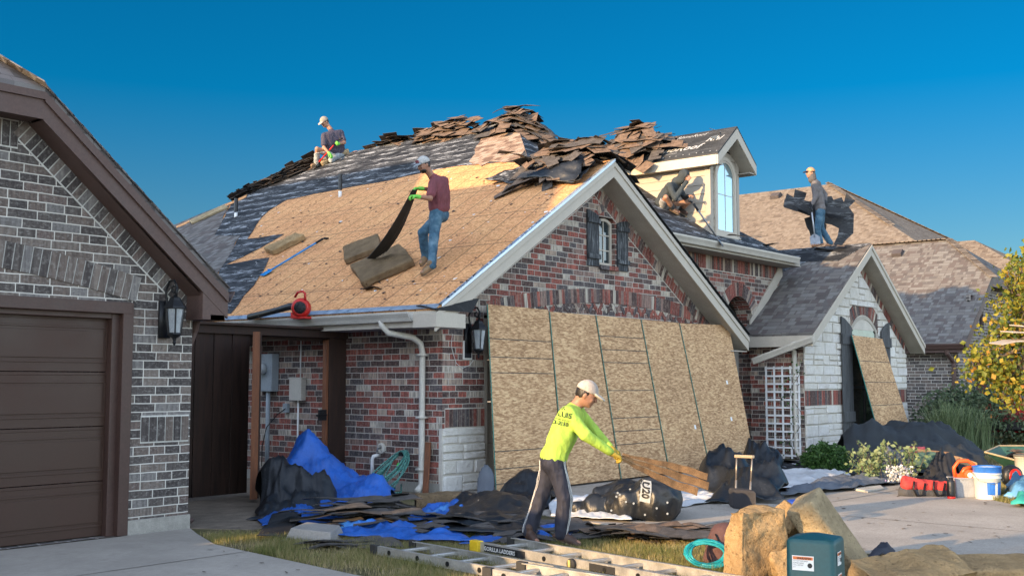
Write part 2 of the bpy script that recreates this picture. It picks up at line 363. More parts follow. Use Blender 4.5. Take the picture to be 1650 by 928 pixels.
BFRAME = surf('dark_brown_frame', (.062, .034, .027), .12, 3, .5, .1, 40); BDOOR = surf('brown_door', (.046, .022, .014), .1, 2, .5, .1, 80, fine=.06)
IRON = surf('black_iron', (.012, .013, .015), .2, 20, .45, .2, 80, metal=.3)
GUTTER = surf('gutter_paint', (.50, .475, .42), .08, 5, .4, .05)
STEEL = surf('galvanised_flashing', (.45, .52, .60), .2, 8, .35, .1, metal=.6)
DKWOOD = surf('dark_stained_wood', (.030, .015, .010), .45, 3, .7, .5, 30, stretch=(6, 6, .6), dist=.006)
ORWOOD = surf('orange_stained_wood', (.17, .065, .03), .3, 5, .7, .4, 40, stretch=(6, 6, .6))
WEATHER = surf('charcoal_weathered_wood', (.075, .08, .085), .5, 5, .85, .8, 30, stretch=(9, 9, .5), dist=.01)
def wood_shutter():
    t = MT('weathered_shutter_wood', .85, 0, .3); o = t.coord('Object', (14, 14, 1.3))
    a = t.noise(o, 2.2, 6, .75, .8); col = t.ramp(a, [(.42, (.022, .026, .03)), (.56, (.075, .082, .09)), (.66, (.30, .32, .33))]); return t.fin(col, t.bump(a, .7, .01))
SHUT = wood_shutter()
GLASS = surf('window_glass', (.018, .03, .035), .2, 2, .06, .02, 5, spec=1.0)
def skyglass():
    t = MT('reflecting_window_glass', .07, .0, 1.); t.b.inputs['Metallic'].default_value = .7
    return t.fin((.36, .50, .54), t.bump(t.noise(t.coord('Object'), 1.4, 2), .04, .05))
SKYGLASS = skyglass()
WHITEP = surf('white_paint', (.74, .75, .76), .05, 6, .5, .05)
PLWHITE = surf('white_plastic', (.72, .72, .70), .07, 7, .35, .03)
CONC = None
def concrete(name, c, joints=None):
    t = MT(name, .9, 0, .3); o = t.n('TexCoord').outputs['Object']
    col = t.ramp(t.noise(o, 1.1, 6, .6), [(.3, tuple(x * .78 for x in c)), (.7, tuple(x * 1.12 for x in c))])
    col = t.mix(.25, col, t.ramp(t.noise(t.coord('Object', (1, 7, 1)), 14., 3), [(.3, g3(.25)), (.7, g3(.75))]), 'OVERLAY')
    col = t.mix(.3, col, t.ramp(t.noise(o, 170., 2), [(.3, g3(.2)), (.7, g3(.8))]), 'OVERLAY')
    st = t.ramp(t.noise(o, 2.3, 6, .8), [(.58, g3(0.)), (.74, g3(1.))]); col = t.mix(t.math('MULTIPLY', st, .45), col, tuple(x * .45 for x in c))
    return t.fin(col, t.bump(t.noise(o, 120., 3), .3, .004))
CONC = concrete('driveway_concrete', (.36, .325, .28)); CONCJ = surf('joint_sand', (.17, .15, .125), .3, 20)
FOUND = concrete('foundation_concrete', (.34, .325, .29))
def grass_ground():
    t = MT('lawn_ground', .95, 0, .2); o = t.n('TexCoord').outputs['Object']
    col = t.ramp(t.noise(o, 2.2, 6, .7), [(.32, (.075, .075, .028)), (.5, (.12, .105, .05)), (.68, (.19, .15, .085))])
    col = t.mix(.5, col, t.ramp(t.noise(o, 60., 4), [(.3, g3(.15)), (.7, g3(.8))]), 'OVERLAY'); return t.fin(col, t.bump(t.noise(o, 50., 4), .8, .03))
GRASSG = grass_ground(); DIRT = surf('packed_dirt', (.17, .135, .10), .3, 5, .95, .6, 40, dist=.01); SOIL = surf('garden_soil', (.095, .065, .045), .4, 9, .95, .8, 30, dist=.02)
def leafy(name, pal, rough=.55, tr=.25):
    t = MT(name, rough, 0, .35); at = t.n('Attribute', attribute_name='rnd'); col = t.ramp(at.outputs['Fac'], pal)
    t.fin(col); t.b.inputs['Transmission Weight'].default_value = 0
    tn = t.n('BsdfTranslucent'); t.l(col, tn.inputs[0]); mx = t.n('MixShader'); mx.inputs[0].default_value = tr
    out = [n for n in t.nt.nodes if n.type == 'OUTPUT_MATERIAL'][0]
    t.l(t.b.outputs[0], mx.inputs[1]); t.l(tn.outputs[0], mx.inputs[2]); t.l(mx.outputs[0], out.inputs[0]); return t.mat
L_GRASS = leafy('grass_blades', [(0, (.07, .10, .02)), (.4, (.17, .18, .05)), (.7, (.30, .25, .11)), (1, (.42, .34, .19))])
L_YEL = leafy('yellow_green_leaves', [(0, (.07, .11, .02)), (.4, (.17, .20, .03)), (.75, (.34, .31, .04)), (.92, (.42, .28, .04)), (1, (.40, .17, .04))], tr=.4)
L_BOX = leafy('boxwood_leaves', [(0, (.02, .055, .012)), (.6, (.05, .12, .025)), (1, (.09, .17, .045))])
L_SAGE = leafy('sage_leaves', [(0, (.09, .14, .06)), (.6, (.17, .23, .11)), (1, (.28, .33, .18))])
L_SHRUB = leafy('shrub_leaves', [(0, (.04, .065, .035)), (.6, (.09, .13, .065)), (1, (.15, .19, .10))])
BARK = surf('bark', (.10, .075, .055), .3, 10, .95, .8, 40)
# ================================================================== ground
g = MB(); g.face([(-300, -300, -.012), (500, -300, -.012), (500, 500, -.012), (-300, 500, -.012)])
struct(g.build('ground', GRASSG, local=True))
def slab(name, poly, z0, z1, mat, label=None):
    m = MB(); m.prism([(x, y, z0) for x, y in poly], (0, 0, z1 - z0)); o = m.build(name, mat, bevel=.008); return struct(o)
nbdrive = [(-2, 10.0), (-2, -3), (6.0, -3), (6.02, 3.5), (6.12, 6.6), (6.42, 8.8), (6.75, 9.55), (6.95, 9.95)]
slab('neighbour_driveway', nbdrive, -.2, .0, CONC)
drive = [(9.9, -6), (9.75, 5.4), (10.0, 7.4), (11.2, 10.34), (20.2, 10.34), (20.0, 8.3), (16.4, 5.7), (14.6, 3.95), (13.1, 1.5), (12.4, -6)]
slab('driveway', drive, -.2, .002, CONC)
jm = MB()
for a, b in (((9.8, 6.0), (16.3, 5.75)), ((12.6, 10.2), (11.6, -3)), ((9.8, 2.6), (13.6, 2.6)), ((10.6, 8.6), (19.5, 8.4))):
    a = Vector((*a, .005)); b = Vector((*b, .005)); d = (b - a).normalized().cross(ZZ) * .007; jm.face([a - d, b - d, b + d, a + d])
for a, b in (((-2, 8.2), (6.4, 8.2)), ((3.2, 9.9), (3.2, -3))):
    a = Vector((*a, .003)); b = Vector((*b, .003)); d = (b - a).normalized().cross(ZZ) * .007; jm.face([a - d, b - d, b + d, a + d])
struct(jm.build('driveway_joints', CONCJ))
slab('side_path', [(6.96, 10.0), (7.3, 9.4), (8.3, 9.55), (11.1, 10.5), (11.15, 16), (6.96, 16)], -.2, -.005, DIRT)
slab('flower_bed_soil', [(16.6, 5.9), (20.1, 8.4), (20.4, 9.4), (26.5, 9.5), (29, 8), (24, 5.6), (18, 4.6)], -.2, -.004, SOIL)
slab('street', [(-60, -14), (80, -14), (80, -6), (-60, -6)], -.3, -.01, concrete('street_concrete', (.30, .28, .26)))

# ================================================================== wall helpers
def wall_xz(mb, Y, xs, top, openings, z0=0., m=0, reveal=.12, rm=None, face=-1):
    """front wall in the plane Y, columns between the breakpoints, holes where openings are (x0, x1, z0, z1)"""
    br = sorted(set(xs + [v for o in openings for v in o[:2]]))
    for a, b in zip(br[:-1], br[1:]):
        c = (a + b) / 2; segs = [(z0, None)]
        for (ox0, ox1, oz0, oz1) in sorted(openings, key=lambda o: o[2]):
            if ox0 < c < ox1:
                last = segs.pop(); segs.append((last[0], oz0)); segs.append((oz1, None))
        for (p, q) in segs:
            ta, tb = (top(a), top(b)) if q is None else (q, q)
            if ta - p < .002 and tb - p < .002: continue
            mb.face([(a, Y, p), (b, Y, p), (b, Y, max(tb, p)), (a, Y, max(ta, p))], m)
    for (a, b, p, q) in openings:
        Y2 = Y + reveal; k = m if rm is None else rm
        mb.face([(a, Y, p), (a, Y, q), (a, Y2, q), (a, Y2, p)], k); mb.face([(b, Y, p), (b, Y2, p), (b, Y2, q), (b, Y, q)], k)
        mb.face([(a, Y, q), (b, Y, q), (b, Y2, q), (a, Y2, q)], k); mb.face([(a, Y, p), (a, Y2, p), (b, Y2, p), (b, Y, p)], k)
def band(mb, A, B, perp, L, out=(0, -1, 0), w_=.066, gap=.0125, dep=.012, back=1):
    """a course of bricks set across the line A-B (soldiers), standing a little proud; slot 0 bricks, slot 1 mortar"""
    A, B, perp, out = Vector(A), Vector(B), Vector(perp).normalized(), Vector(out)
    d = (B - A); n = max(1, round(d.length / (w_ + gap))); st = d.length / n; d.normalize()
    c = (A + B) / 2 + perp * L / 2
    mb.obox(c, d * ((B - A).length / 2), perp * (L / 2 + gap), out * (dep * .45), back)
    for i in range(n):
        q = A + d * (st * (i + .5)) + perp * (L / 2) ; k = (st - gap) / 2
        mb.obox(q, d * k, perp * (L / 2 - .003), out * (dep + random.uniform(-.002, .003)), 0)
def arch_band(mb, C, R, a0, a1, L, U=(1, 0, 0), out=(0, -1, 0), w_=.066, gap=.0125, dep=.012):
    """ring of radial bricks, inner radius R; angles from the U axis towards +Z"""
    C, U, out = Vector(C), Vector(U), Vector(out); n = max(2, round(abs(a1 - a0) * (R + L * .3) / (w_ + gap)))
    for i in range(n):
        a = a0 + (a1 - a0) * (i + .5) / n; d = U * math.cos(a) + ZZ * math.sin(a); t = out.cross(d); st = abs(a1 - a0) / n
        r0, r1 = R, R + L; k0, k1 = st * r0 / 2, st * r1 / 2
        def wedge(g_, dp, m):
            p = [C + d * r0 - t * (k0 - g_), C + d * r0 + t * (k0 - g_), C + d * r1 + t * (k1 - g_), C + d * r1 - t * (k1 - g_)]
            mb.prism([q - out * .004 for q in p], out * (dp + .004), m)
        wedge(-.0005, dep * .45, 1); wedge(gap / 2, dep, 0)
def clip_poly(poly, a, b, c):      # keep a*x+b*z<=c
    out = []
    for i in range(len(poly)):
        p, q = poly[i], poly[(i + 1) % len(poly)]; dp, dq = a * p[0] + b * p[1] - c, a * q[0] + b * q[1] - c
        if dp <= 0: out.append(p)
        if (dp < 0 < dq) or (dq < 0 < dp): t = dp / (dp - dq); out.append((p[0] + (q[0] - p[0]) * t, p[1] + (q[1] - p[1]) * t))
    return out
def stones(mb, x0, x1, z0, z1, to3, clips=(), holes=(), out=Vector((0, -1, 0)), rows=(.14, .27), lens=(.2, .55), gap=.022):
    z = z0
    while z < z1 - .02:
        h = random.uniform(*rows); h = min(h, z1 - z) if z1 - z - h > .1 else z1 - z
        x = x0
        while x < x1 - .01:
            l = random.uniform(*lens); l = l if x1 - x - l > .12 else x1 - x
            parts = [(x, x + l, z, z + h)]
            if h > .21 and random.random() < .35: parts = [(x, x + l, z, z + h * .48), (x, x + l, z + h * .48, z + h)]
            for (a, b, p, q) in parts:
                rects = [(a, b, p, q)]
                for (ha, hb, hp, hq) in holes:
                    nr = []
                    for (a_, b_, p_, q_) in rects:
                        if a_ >= hb or b_ <= ha or p_ >= hq or q_ <= hp: nr.append((a_, b_, p_, q_)); continue
                        if a_ < ha - .03: nr.append((a_, ha, p_, q_))
                        if b_ > hb + .03: nr.append((hb, b_, p_, q_))
                        if q_ > hq + .03: nr.append((max(a_, ha), min(b_, hb), hq, q_))
                        if p_ < hp - .03: nr.append((max(a_, ha), min(b_, hb), p_, hp))
                    rects = nr
                for (a_, b_, p_, q_) in rects:
                    g_ = gap / 2; pl = [(a_ + g_, p_ + g_), (b_ - g_, p_ + g_), (b_ - g_, q_ - g_), (a_ + g_, q_ - g_)]
                    j = .008; pl = [(u + random.uniform(-j, j), v + random.uniform(-j * .6, j * .6)) for u, v in pl]
                    for (ca, cb, cc) in clips: pl = clip_poly(pl, ca, cb, cc) if pl else pl
                    if len(pl) < 3: continue
                    cx = sum(u for u, v in pl) / len(pl); cz = sum(v for u, v in pl) / len(pl); d = random.uniform(.02, .045); r_ = random.random()
                    base = [to3(u, v) for u, v in pl]; mid = [to3(u, v) + out * d * .7 for u, v in pl]
                    top = [to3(cx + (u - cx) * .88, cz + (v - cz) * .84) + out * d * random.uniform(.9, 1.15) for u, v in pl]
                    n = len(pl); vs = base + mid + top
                    fs = [(i, (i + 1) % n, (i + 1) % n + n, i + n) for i in range(n)] + [(i + n, (i + 1) % n + n, (i + 1) % n + 2 * n, i + 2 * n) for i in range(n)] + [tuple(range(2 * n, 3 * n))]
                    mb.mesh(vs, fs, 0, r_)
            x += l
        z += h
def board(mb, A, B, width, dep, side, m=0):
    """a board from A to B: width along `side` (vector), depth along Y behind it"""
    A, B, side = Vector(A), Vector(B), Vector(side)
    mb.prism([A, B, B + side * width, A + side * width], (0, dep, 0), m)
def gutter(mb, A, B, out, size=.12, m=0):
    """K-style gutter from A to B (top back line), `out` horizontal outward direction"""
    A, B, out = Vector(A), Vector(B), Vector(out).normalized(); dn = -ZZ
    pr_ = [(0, 0), (0, 1), (.55, 1), (.72, .62), (.80, .5), (.98, .22), (1, 0), (.92, 0), (.9, .2), (.7, .5), (.5, .93), (.06, .93), (.06, 0)]
    ring = lambda P: [P + out * (u * size) + dn * (v * size) for u, v in pr_]
    a, b = ring(A), ring(B); n = len(pr_)
    mb.mesh(a + b, [(i, (i + 1) % n, (i + 1) % n + n, i + n) for i in range(n)] + [tuple(range(n)), tuple(range(2 * n - 1, n - 1, -1))], m)
def rect_pipe(mb, path, wx=.05, wy=.035, m=0):
    mb.tube(path, [.046] * len(path), 6, m)

# ================================================================== neighbour's garage house (near, dark brick)
NY = 9.99
nb = thing('brick_house', 'dark grey brick house with brown garage door nearest the camera', 'house', (6.94, NY, 0))
Sn = .83; XE, ZE = 7.17, 2.47                              # eave tip of the rake
XC = 5.09; ZC = ZE + Sn * (XE - XC)                         # where the gable is clipped
YF = 9.70
def nz(X): return ZE + Sn * (XE - X)
XM = 3.55                                                   # middle of the gable
def ntop(x): xx = x if x > XM else 2 * XM - x; return min(nz(xx), ZC) - .22
m = MB()
doorx0, doorx1, doorz = 2 * XM - 6.22, 6.22, 2.26
wall_xz(m, NY, [2 * XM - 6.94, 2 * XM - XC, XC, 6.94], ntop, [(doorx0, doorx1, 0, doorz)], reveal=.16)
m.face([(6.94, NY, 0), (6.94, 24, 0), (6.94, 24, 2.7), (6.94, NY, 2.7)])
m.face([(2 * XM - 6.94, NY, 0), (2 * XM - 6.94, NY, 2.7), (2 * XM - 6.94, 24, 2.7), (2 * XM - 6.94, 24, 0)])
m.build('wall', B_DARK, nb)
m = MB(); m.box(6.2, 6.955, NY - .02, NY + .5, -.1, .14); m.box(6.9, 6.955, NY + .5, 24, -.1, .14); m.build('foundation', FOUND, nb)
m = MB()
P1 = aty(0, 383, NY); P2 = aty(228, 445, NY); cxn = XM      # circle with its centre under the gable's middle
zc = ((P1.x - cxn) ** 2 + P1.z ** 2 - (P2.x - cxn) ** 2 - P2.z ** 2) / (2 * (P1.z - P2.z)); Rn = math.hypot(P1.x - cxn, P1.z - zc)
aR = math.atan2(P2.z - zc, P2.x - cxn); arch_band(m, (cxn, NY, zc), Rn - .27, aR, math.pi - aR, .25, w_=.075)
sl = Vector((-1, 0, Sn)).normalized(); pdn = Vector((-Sn, 0, -1)).normalized()
A = Vector((6.93, NY, nz(6.93) - .27)); B = Vector((XC - .02, NY, nz(XC - .02) - .27))
band(m, A, B, pdn, .2)
band(m, (2 * XM - XC, NY, ZC - .30), (XC - .09, NY, ZC - .30), (0, 0, -1), .24)
band(m, (6.36, NY, 1.15), (6.92, NY, 1.15), (0, 0, -1), .25, w_=.075)
m.build('brick_trim', [U_DARK, MORTARN], nb)
# roof of the garage wing: right slope, left slope, clipped front
m = MB(); yb = 24
XL = 2 * XM - XE; XCL = 2 * XM - XC; zr = nz(XM); ych = YF + (zr - ZC) / Sn
def P(x, y, z): return Vector((x, y, z))
th = Vector((0, 0, -.05))
for poly in ([P(XE, YF, ZE), P(XE, yb, ZE), P(XM, yb, zr), P(XM, ych, zr), P(XC, YF, ZC)], [P(XL, YF, ZE), P(XCL, YF, ZC), P(XM, ych, zr), P(XM, yb, zr), P(XL, yb, ZE)], [P(XC, YF, ZC), P(XM, ych, zr), P(XCL, YF, ZC)]):
    m.prism(poly, th)
m.build('roof', SH_NB, nb)
m = MB()                                                     # hip and rake edge caps
for i in range(16):
    a = i / 16; q = P(XC, YF, ZC).lerp(P(XM, ych, zr), a); d = (P(XM, ych, zr) - P(XC, YF, ZC)).normalized(); s_ = d.cross(ZZ).normalized()
    m.obox(q + d * .1 + ZZ * .012, d * .14, (s_ * .12 - ZZ * .03), ZZ * .006)
for i in range(22):                                          # starter shingles sticking past the rake
    q = P(XE, YF, ZE).lerp(P(XC, YF, ZC), i / 22); d = (P(XC, YF, ZC) - P(XE, YF, ZE)).normalized()
    m.obox(q + d * .07 + ZZ * .012 + Vector((0, .1, 0)), d * .075, (0, .13, 0), ZZ * (.004 + .004 * (i % 2)))
m.build('ridge_cap', SH_NB, nb)
m = MB()
dn = Vector((0, 0, -1)); a0 = P(XE, YF, ZE - .05); a1 = P(XC, YF, ZC - .05); a2 = P(XCL, YF, ZC - .05)
m.prism([a0, a1, a1 + dn * .26, a0 + dn * .26], (0, .03, 0)); m.prism([a1, a2, a2 + dn * .25, a1 + dn * .25 ], (0, .03, 0))
m.prism([a0 + Vector((-.01, -.025, 0)), a1 + Vector((0, -.025, 0)), a1 + Vector((0, -.025, -.09)), a0 + Vector((-.01, -.025, -.09))], (0, .025, 0))
m.prism([a1 + Vector((0, -.025, 0)), a2 + Vector((0, -.025, 0)), a2 + Vector((0, -.025, -.07)), a1 + Vector((0, -.025, -.07))], (0, .025, 0))
m.box(6.96, XE - .04, YF + .004, YF + .33, ZE - .33, ZE - .28)       # boxed eave return

m.build('fascia', BTRIM, nb)
m = MB()
lo = Vector((0, 0, -.255))
m.face([a0 + lo + P(-.05, .03, 0), a1 + lo + P(0, .03, 0), a1 + lo + P(0, .29, 0), a0 + lo + P(-.05, .29, 0)])
m.face([a1 + P(0, .03, -.235), a2 + P(0, .03, -.235), a2 + P(0, .29, -.235), a1 + P(0, .29, -.235)])
m.face([P(6.94, YF + .3, ZE - .29), P(XE - .03, YF + .3, ZE - .29), P(XE - .03, yb, ZE - .29), P(6.94, yb, ZE - .29)])
m.prism([P(6.86, YF + .004, ZE - .33), P(XE - .03, YF + .004, ZE - .33), P(XE - .03, YF + .004, ZE - .07), P(6.86, YF + .004, ZE + .18)], (0, .03, 0)); m.box(6.86, 6.95, YF + .034, YF + .3, ZE - .33, ZE + .1)
m.build('soffit', BTRIM, nb)
m = MB(); gutter(m, (XE - .02, YF + .02, ZE - .02), (XE - .02, yb, ZE - .02), (1, 0, 0), .12); m.build('gutter', BTRIM, nb)
m = MB(); m.tube([(XE - .1, YF + .35, ZE - .15), (XE - .12, YF + .36, ZE - .3), (7.05, YF + .42, ZE - .45), (7.0, YF + .44, ZE - .6), (7.0, YF + .45, .12), (7.05, YF + .38, .04)], .04, 8); m.build('downspout', BTRIM, nb)
m = MB()                                                      # door frame
for (a, b, c, d_) in ((6.12, 6.235, 0, 2.28), (doorx0 - .02, doorx0 + .1, 0, 2.28)): m.box(a, b, NY - .03, NY + .13, c, d_)
m.box(doorx0, doorx1, NY - .032, NY + .13, 2.17, 2.285); m.box(6.04, 6.125, NY + .04, NY + .15, 0, 2.17); m.box(doorx0 + .1, 6.04, NY + .045, NY + .15, 2.12, 2.175)
m.build('door_frame', BFRAME, nb, bevel=.006)
gd = MB(); gx1 = 6.05
for k in range(4):
    z0 = .01 + k * .53; z1 = z0 + .523; gd.box(1.1, gx1, NY + .12, NY + .16, z0, z1)
    px1 = aty(168, 700, NY + .12).x
    for (xa, xb) in ((px1 - 1.38 * 1, px1), (px1 - 2.9, px1 - 1.5), (px1 - 4.4, px1 - 3.02)):
        a, b, c, d_ = xa, xb, z0 + .085, z1 - .085
        e = .02
        for (p, q) in (((a, c), (b, c + e)), ((a, d_ - e), (b, d_)), ((a, c + e), (a + e, d_ - e)), ((b - e, c + e), (b, d_ - e))): gd.box(p[0], q[0], NY + .112, NY + .122, p[1], q[1])
        gd.box(a + .045, b - .045, NY + .108, NY + .121, c + .045, d_ - .045)
    gd.box(1.1, gx1, NY + .115, NY + .121, z1 - .03, z1 - .018)
gdo = gd.build('garage_door', BDOOR, nb, bevel=.004)
nb2 = thing('brick_house', 'unseen rear wing of the neighbouring house, roof shaped to shade the worksite', 'house', (-3, 16, 0))
m = MB(); m.box(-14, 3.5, 13, 24, 0, 3.2); m.build('wall', B_DARK, nb2)
m = MB()
NR = 8.1  # unseen ridge, height chosen for the shadow it casts on the decking
for poly in ([P(4.2, 12.4, 3.1), P(4.2, 27, 3.1), P(-1, 24, NR), P(-1, 13.4, NR)], [P(-14.6, 12.4, 3.1), P(4.2, 12.4, 3.1), P(-1, 13.4, NR), P(-9, 13.4, NR)], [P(-14.6, 12.4, 3.1), P(-9, 13.4, NR), P(-9, 24, NR), P(-14.6, 25, 3.1)]): m.prism(poly, (0, 0, -.06))
for poly in ([P(4.4, 13.0, 4.1), P(4.4, 27, 4.1), P(-1, 25, 9.55), P(-1, 18.4, 9.55)], [P(-8, 13.0, 4.1), P(4.4, 13.0, 4.1), P(-1, 18.4, 9.55)], [P(-8, 13, 4.1), P(-1, 18.4, 9.55), P(-1, 25, 9.55), P(-8, 27, 4.1)]): m.prism(poly, (0, 0, -.06))  # second, higher roof block added for its shadow on the far decking
m.build('roof', SH_NB, nb2)

# ================================================================== wall lantern
def lantern(name, label, base, s=1.):
    """base: point on the wall at the back plate's middle; wall faces -Y"""
    t = thing(name, label, 'wall lamp', base, 0, 'wall lanterns beside the garage doors')
    m = MB(); m.box(-.055 * s, .055 * s, -.03 * s, 0, -.17 * s, .17 * s); m.tube([(0, -.03 * s, .05 * s), (0, -.05 * s, .16 * s), (0, -.03 * s, .26 * s), (0, -.08 * s, .345 * s), (0, -.16 * s, .35 * s), (0, -.2 * s, .29 * s), (0, -.17 * s, .235 * s), (0, -.13 * s, .25 * s), (0, -.125 * s, .29 * s), (0, -.15 * s, .3 * s)], .011 * s, 6)
    m.tube([(0, -.2 * s, .29 * s), (0, -.19 * s, .2 * s)], .012 * s, 6); m.build('bracket', IRON, t, True, True)
    m = MB(); m.lathe((0, -.18 * s, 0), (0, 0, 1), [(.012 * s, .22 * s), (.02 * s, .205 * s), (.05 * s, .19 * s), (.06 * s, .165 * s), (.105 * s, .11 * s), (.108 * s, .095 * s), (.09 * s, .09 * s)], 6)
    for i in range(6):
        a = math.pi / 3 * i; m.tube([(.09 * s * math.cos(a), -.18 * s + .09 * s * math.sin(a), .095 * s), (.06 * s * math.cos(a), -.18 * s + .06 * s * math.sin(a), -.13 * s)], .007 * s, 5)
    m.lathe((0, -.18 * s, 0), (0, 0, 1), [(.065 * s, -.125 * s), (.07 * s, -.14 * s), (.045 * s, -.16 * s), (.02 * s, -.175 * s), (.012 * s, -.2 * s), (.018 * s, -.215 * s), (.004 * s, -.24 * s)], 6)
    m.build('lantern_frame', IRON, t, False, True)
    m = MB(); m.lathe((0, -.18 * s, 0), (0, 0, 1), [(.056 * s, -.125 * s), (.084 * s, .09 * s)], 6); m.build('lamp_glass', FROST, t, False, True)
    return t
FROST = surf('frosted_lamp_glass', (.30, .33, .35), .15, 10, .2, .3, 60, spec=.8)
pL = aty(263, 515, NY); lantern('wall_lantern', 'black iron coach lantern on dark brick pier beside the brown garage door', (pL.x, NY - .003, pL.z), 1.12)

# ================================================================== house being re-roofed
GY = 10.35; RY = 9.95
HX0, HX1 = 11.18, 19.42
XA, ZA = 14.78, zleft(14.78)                                 # gable apex
SR = .592
def zr_(X): return ZA - SR * (X - XA)
XR = 19.30
hs_ = thing('brick_house', 'red brown brick house with stripped roof being reshingled by workers', 'house', (HX0, GY, 0))
def gtop(x): return (zleft(x) if x < XA else zr_(x)) - .17
m = MB()
win = (14.93, 15.38, 3.40, 4.20)
wall_xz(m, GY, [HX0, XA, HX1], gtop, [(12.05, 18.98, 0, 2.45), win], reveal=.11)
m.face([(HX0, GY, 0), (HX0, GY, 2.66), (HX0, 26, 2.66), (HX0, 26, 0)])
m.face([(HX1, GY, 0), (HX1, 16, 0), (HX1, 16, 2.3), (HX1, GY, 2.3)])
m.build('wall', B_RED, hs_)
m = MB()                                                      # brick trim of the gable
cR = 16.2; arch_band(m, (15.5, GY, 3.02 - cR), cR - .235, math.pi / 2 - .213, math.pi / 2 + .213, .225)
pl_ = Vector((-SL, 0, 1)).normalized(); dL = Vector((1, 0, SL)).normalized(); pL_ = Vector((SL, 0, -1)).normalized()
pR_ = Vector((-SR, 0, -1)).normalized()
band(m, (HX0 - .05, GY, zleft(HX0 - .05) - .27), (XA - .12, GY, zleft(XA - .12) - .27), pL_, .225)
band(m, (HX1 - .15, GY, zr_(HX1 - .15) - .27), (XA + .12, GY, zr_(XA + .12) - .27), pR_, .225)
band(m, (HX0 + .05, GY, 1.13), (12.05, GY, 1.13), (0, 0, -1), .25)
arch_band(m, (15.155, GY, 3.93), .37, math.radians(52), math.radians(128), .13, w_=.085)
for i in range(4): m.box(14.90 + i * .13, 15.02 + i * .13, GY - .05, GY + .1, 3.325, 3.395, 0)
for i in range(46):                                           # zigzag course under the arch
    x = 12.6 + i * .13; a = .75 if i % 2 else -.75
    z = 3.02 - cR + math.sqrt((cR - .235) ** 2 - (x - 15.5) ** 2) - .085
    m.obox((x, GY, z), (.033 * math.cos(a), 0, .033 * math.sin(a)), (-.085 * math.sin(a), 0, .085 * math.cos(a)), (0, -.008, 0), 0)
m.build('gable_brick_trim', [U_RED, MORTAR], hs_)
m = MB(); band(m, (HX0, 12.3, 2.36), (HX0, GY, 2.36), (0, 0, -1), .21, out=(-1, 0, 0)); band(m, (HX0, 20, 2.36), (HX0, 12.4, 2.36), (0, 0, -1), .21, out=(-1, 0, 0)); m.build('side_brick_trim', [U_RED, MORTAR], hs_)
m = MB(); stones(m, HX0 - .005, 12.06, 0.0, .875, lambda u, v: Vector((u, GY, v)), rows=(.15, .26), lens=(.25, .62)); m.build('stone_base', STONE, hs_)
m = MB(); m.box(HX0 - .01, 12.04, GY - .012, GY + .05, -.1, .87); m.build('stone_mortar', MORTAR, hs_)
m = MB(); m.box(HX0 - .012, HX0 + .2, GY + .03, 26, -.1, .13); m.box(HX0 + .2, 12.0, GY + .03, GY + .4, -.1, .05); m.build('foundation', FOUND, hs_)
m = MB()
for k in range(4): m.box(12.1, 18.95, GY + .11, GY + .15, .02 + k * .6, .61 + k * .6)
for x in (12.05, 18.9): m.box(x, x + .08, GY + .0, GY + .14, .02, 2.4)
m.build('garage_door', TRIMD, hs_, bevel=.01)
# small gable window with open shutters
wn = MB()
def arch_frame(mb, x0, x1, z0, z1, rise, Y, t=.045, dep=.05, segs=8, m=0):
    cx = (x0 + x1) / 2; h = (x1 - x0) / 2; R = (h * h + rise * rise) / (2 * rise); zc_ = z1 - R; a = math.asin(min(1, h / R))
    pts = [(x0, z0)] + [(cx - R * math.sin(a - 2 * a * i / segs), zc_ + R * math.cos(a - 2 * a * i / segs)) for i in range(segs + 1)] + [(x1, z0)]
    inn = []
    for (x, z) in pts:
        inn.append((cx + (x - cx) * (1 - t / h), z0 + t + (z - z0) * (1 - 2 * t / (z1 - z0))))
    for i in range(len(pts)):
        j = (i + 1) % len(pts)
        mb.prism([(pts[i][0], Y, pts[i][1]), (pts[j][0], Y, pts[j][1]), (inn[j][0], Y, inn[j][1]), (inn[i][0], Y, inn[i][1])], (0, dep, 0), m)
    return inn
inn = arch_frame(wn, 14.935, 15.375, 3.405, 4.19, .07, GY + .06)
wn_o = wn.build('window', TRIM, hs_)
m = MB(); m.face([(x, GY + .09, z) for x, z in inn]); m.build('pane', GLASS, wn_o)
m = MB()
for z in (3.65, 3.9): m.box(14.97, 15.34, GY + .078, GY + .088, z, z + .018)
m.box(15.15, 15.168, GY + .079, GY + .087, 3.45, 4.14); m.build('muntin', TRIM, wn_o)
def shutter(parent, x0, x1, z0, z1, Y, flip=1, rise=.07, boards=3, battens=True, mat=None):
    m = MB(); wd = (x1 - x0) / boards
    for i in range(boards):
        xa = x0 + i * wd; u = (i + .0) / boards; v = (i + 1) / boards
        f = lambda q: z1 - rise * ((q if flip > 0 else 1 - q) ** 1.5)
        m.prism([(xa + .003, Y, z0), (xa + wd - .003, Y, z0), (xa + wd - .003, Y, f(v)), (xa + .003, Y, f(u))], (0, -.028, 0))
    s = m.build('shutter', mat or SHUT, parent, bevel=.004)
    for zz in (z0 + (z1 - z0) * .13, z0 + (z1 - z0) * .77): m = MB(); m.box(x0 - .01, x1 + .01, Y - .06, Y - .03, zz, zz + max(.07, (z1 - z0) * .085)); m.build('batten', mat or SHUT, s, bevel=.005)
    return s
shutter(hs_, 14.56, 14.885, 3.36, 4.27, GY - .004, 1); shutter(hs_, 15.42, 15.74, 3.34, 4.20, GY - .004, -1)
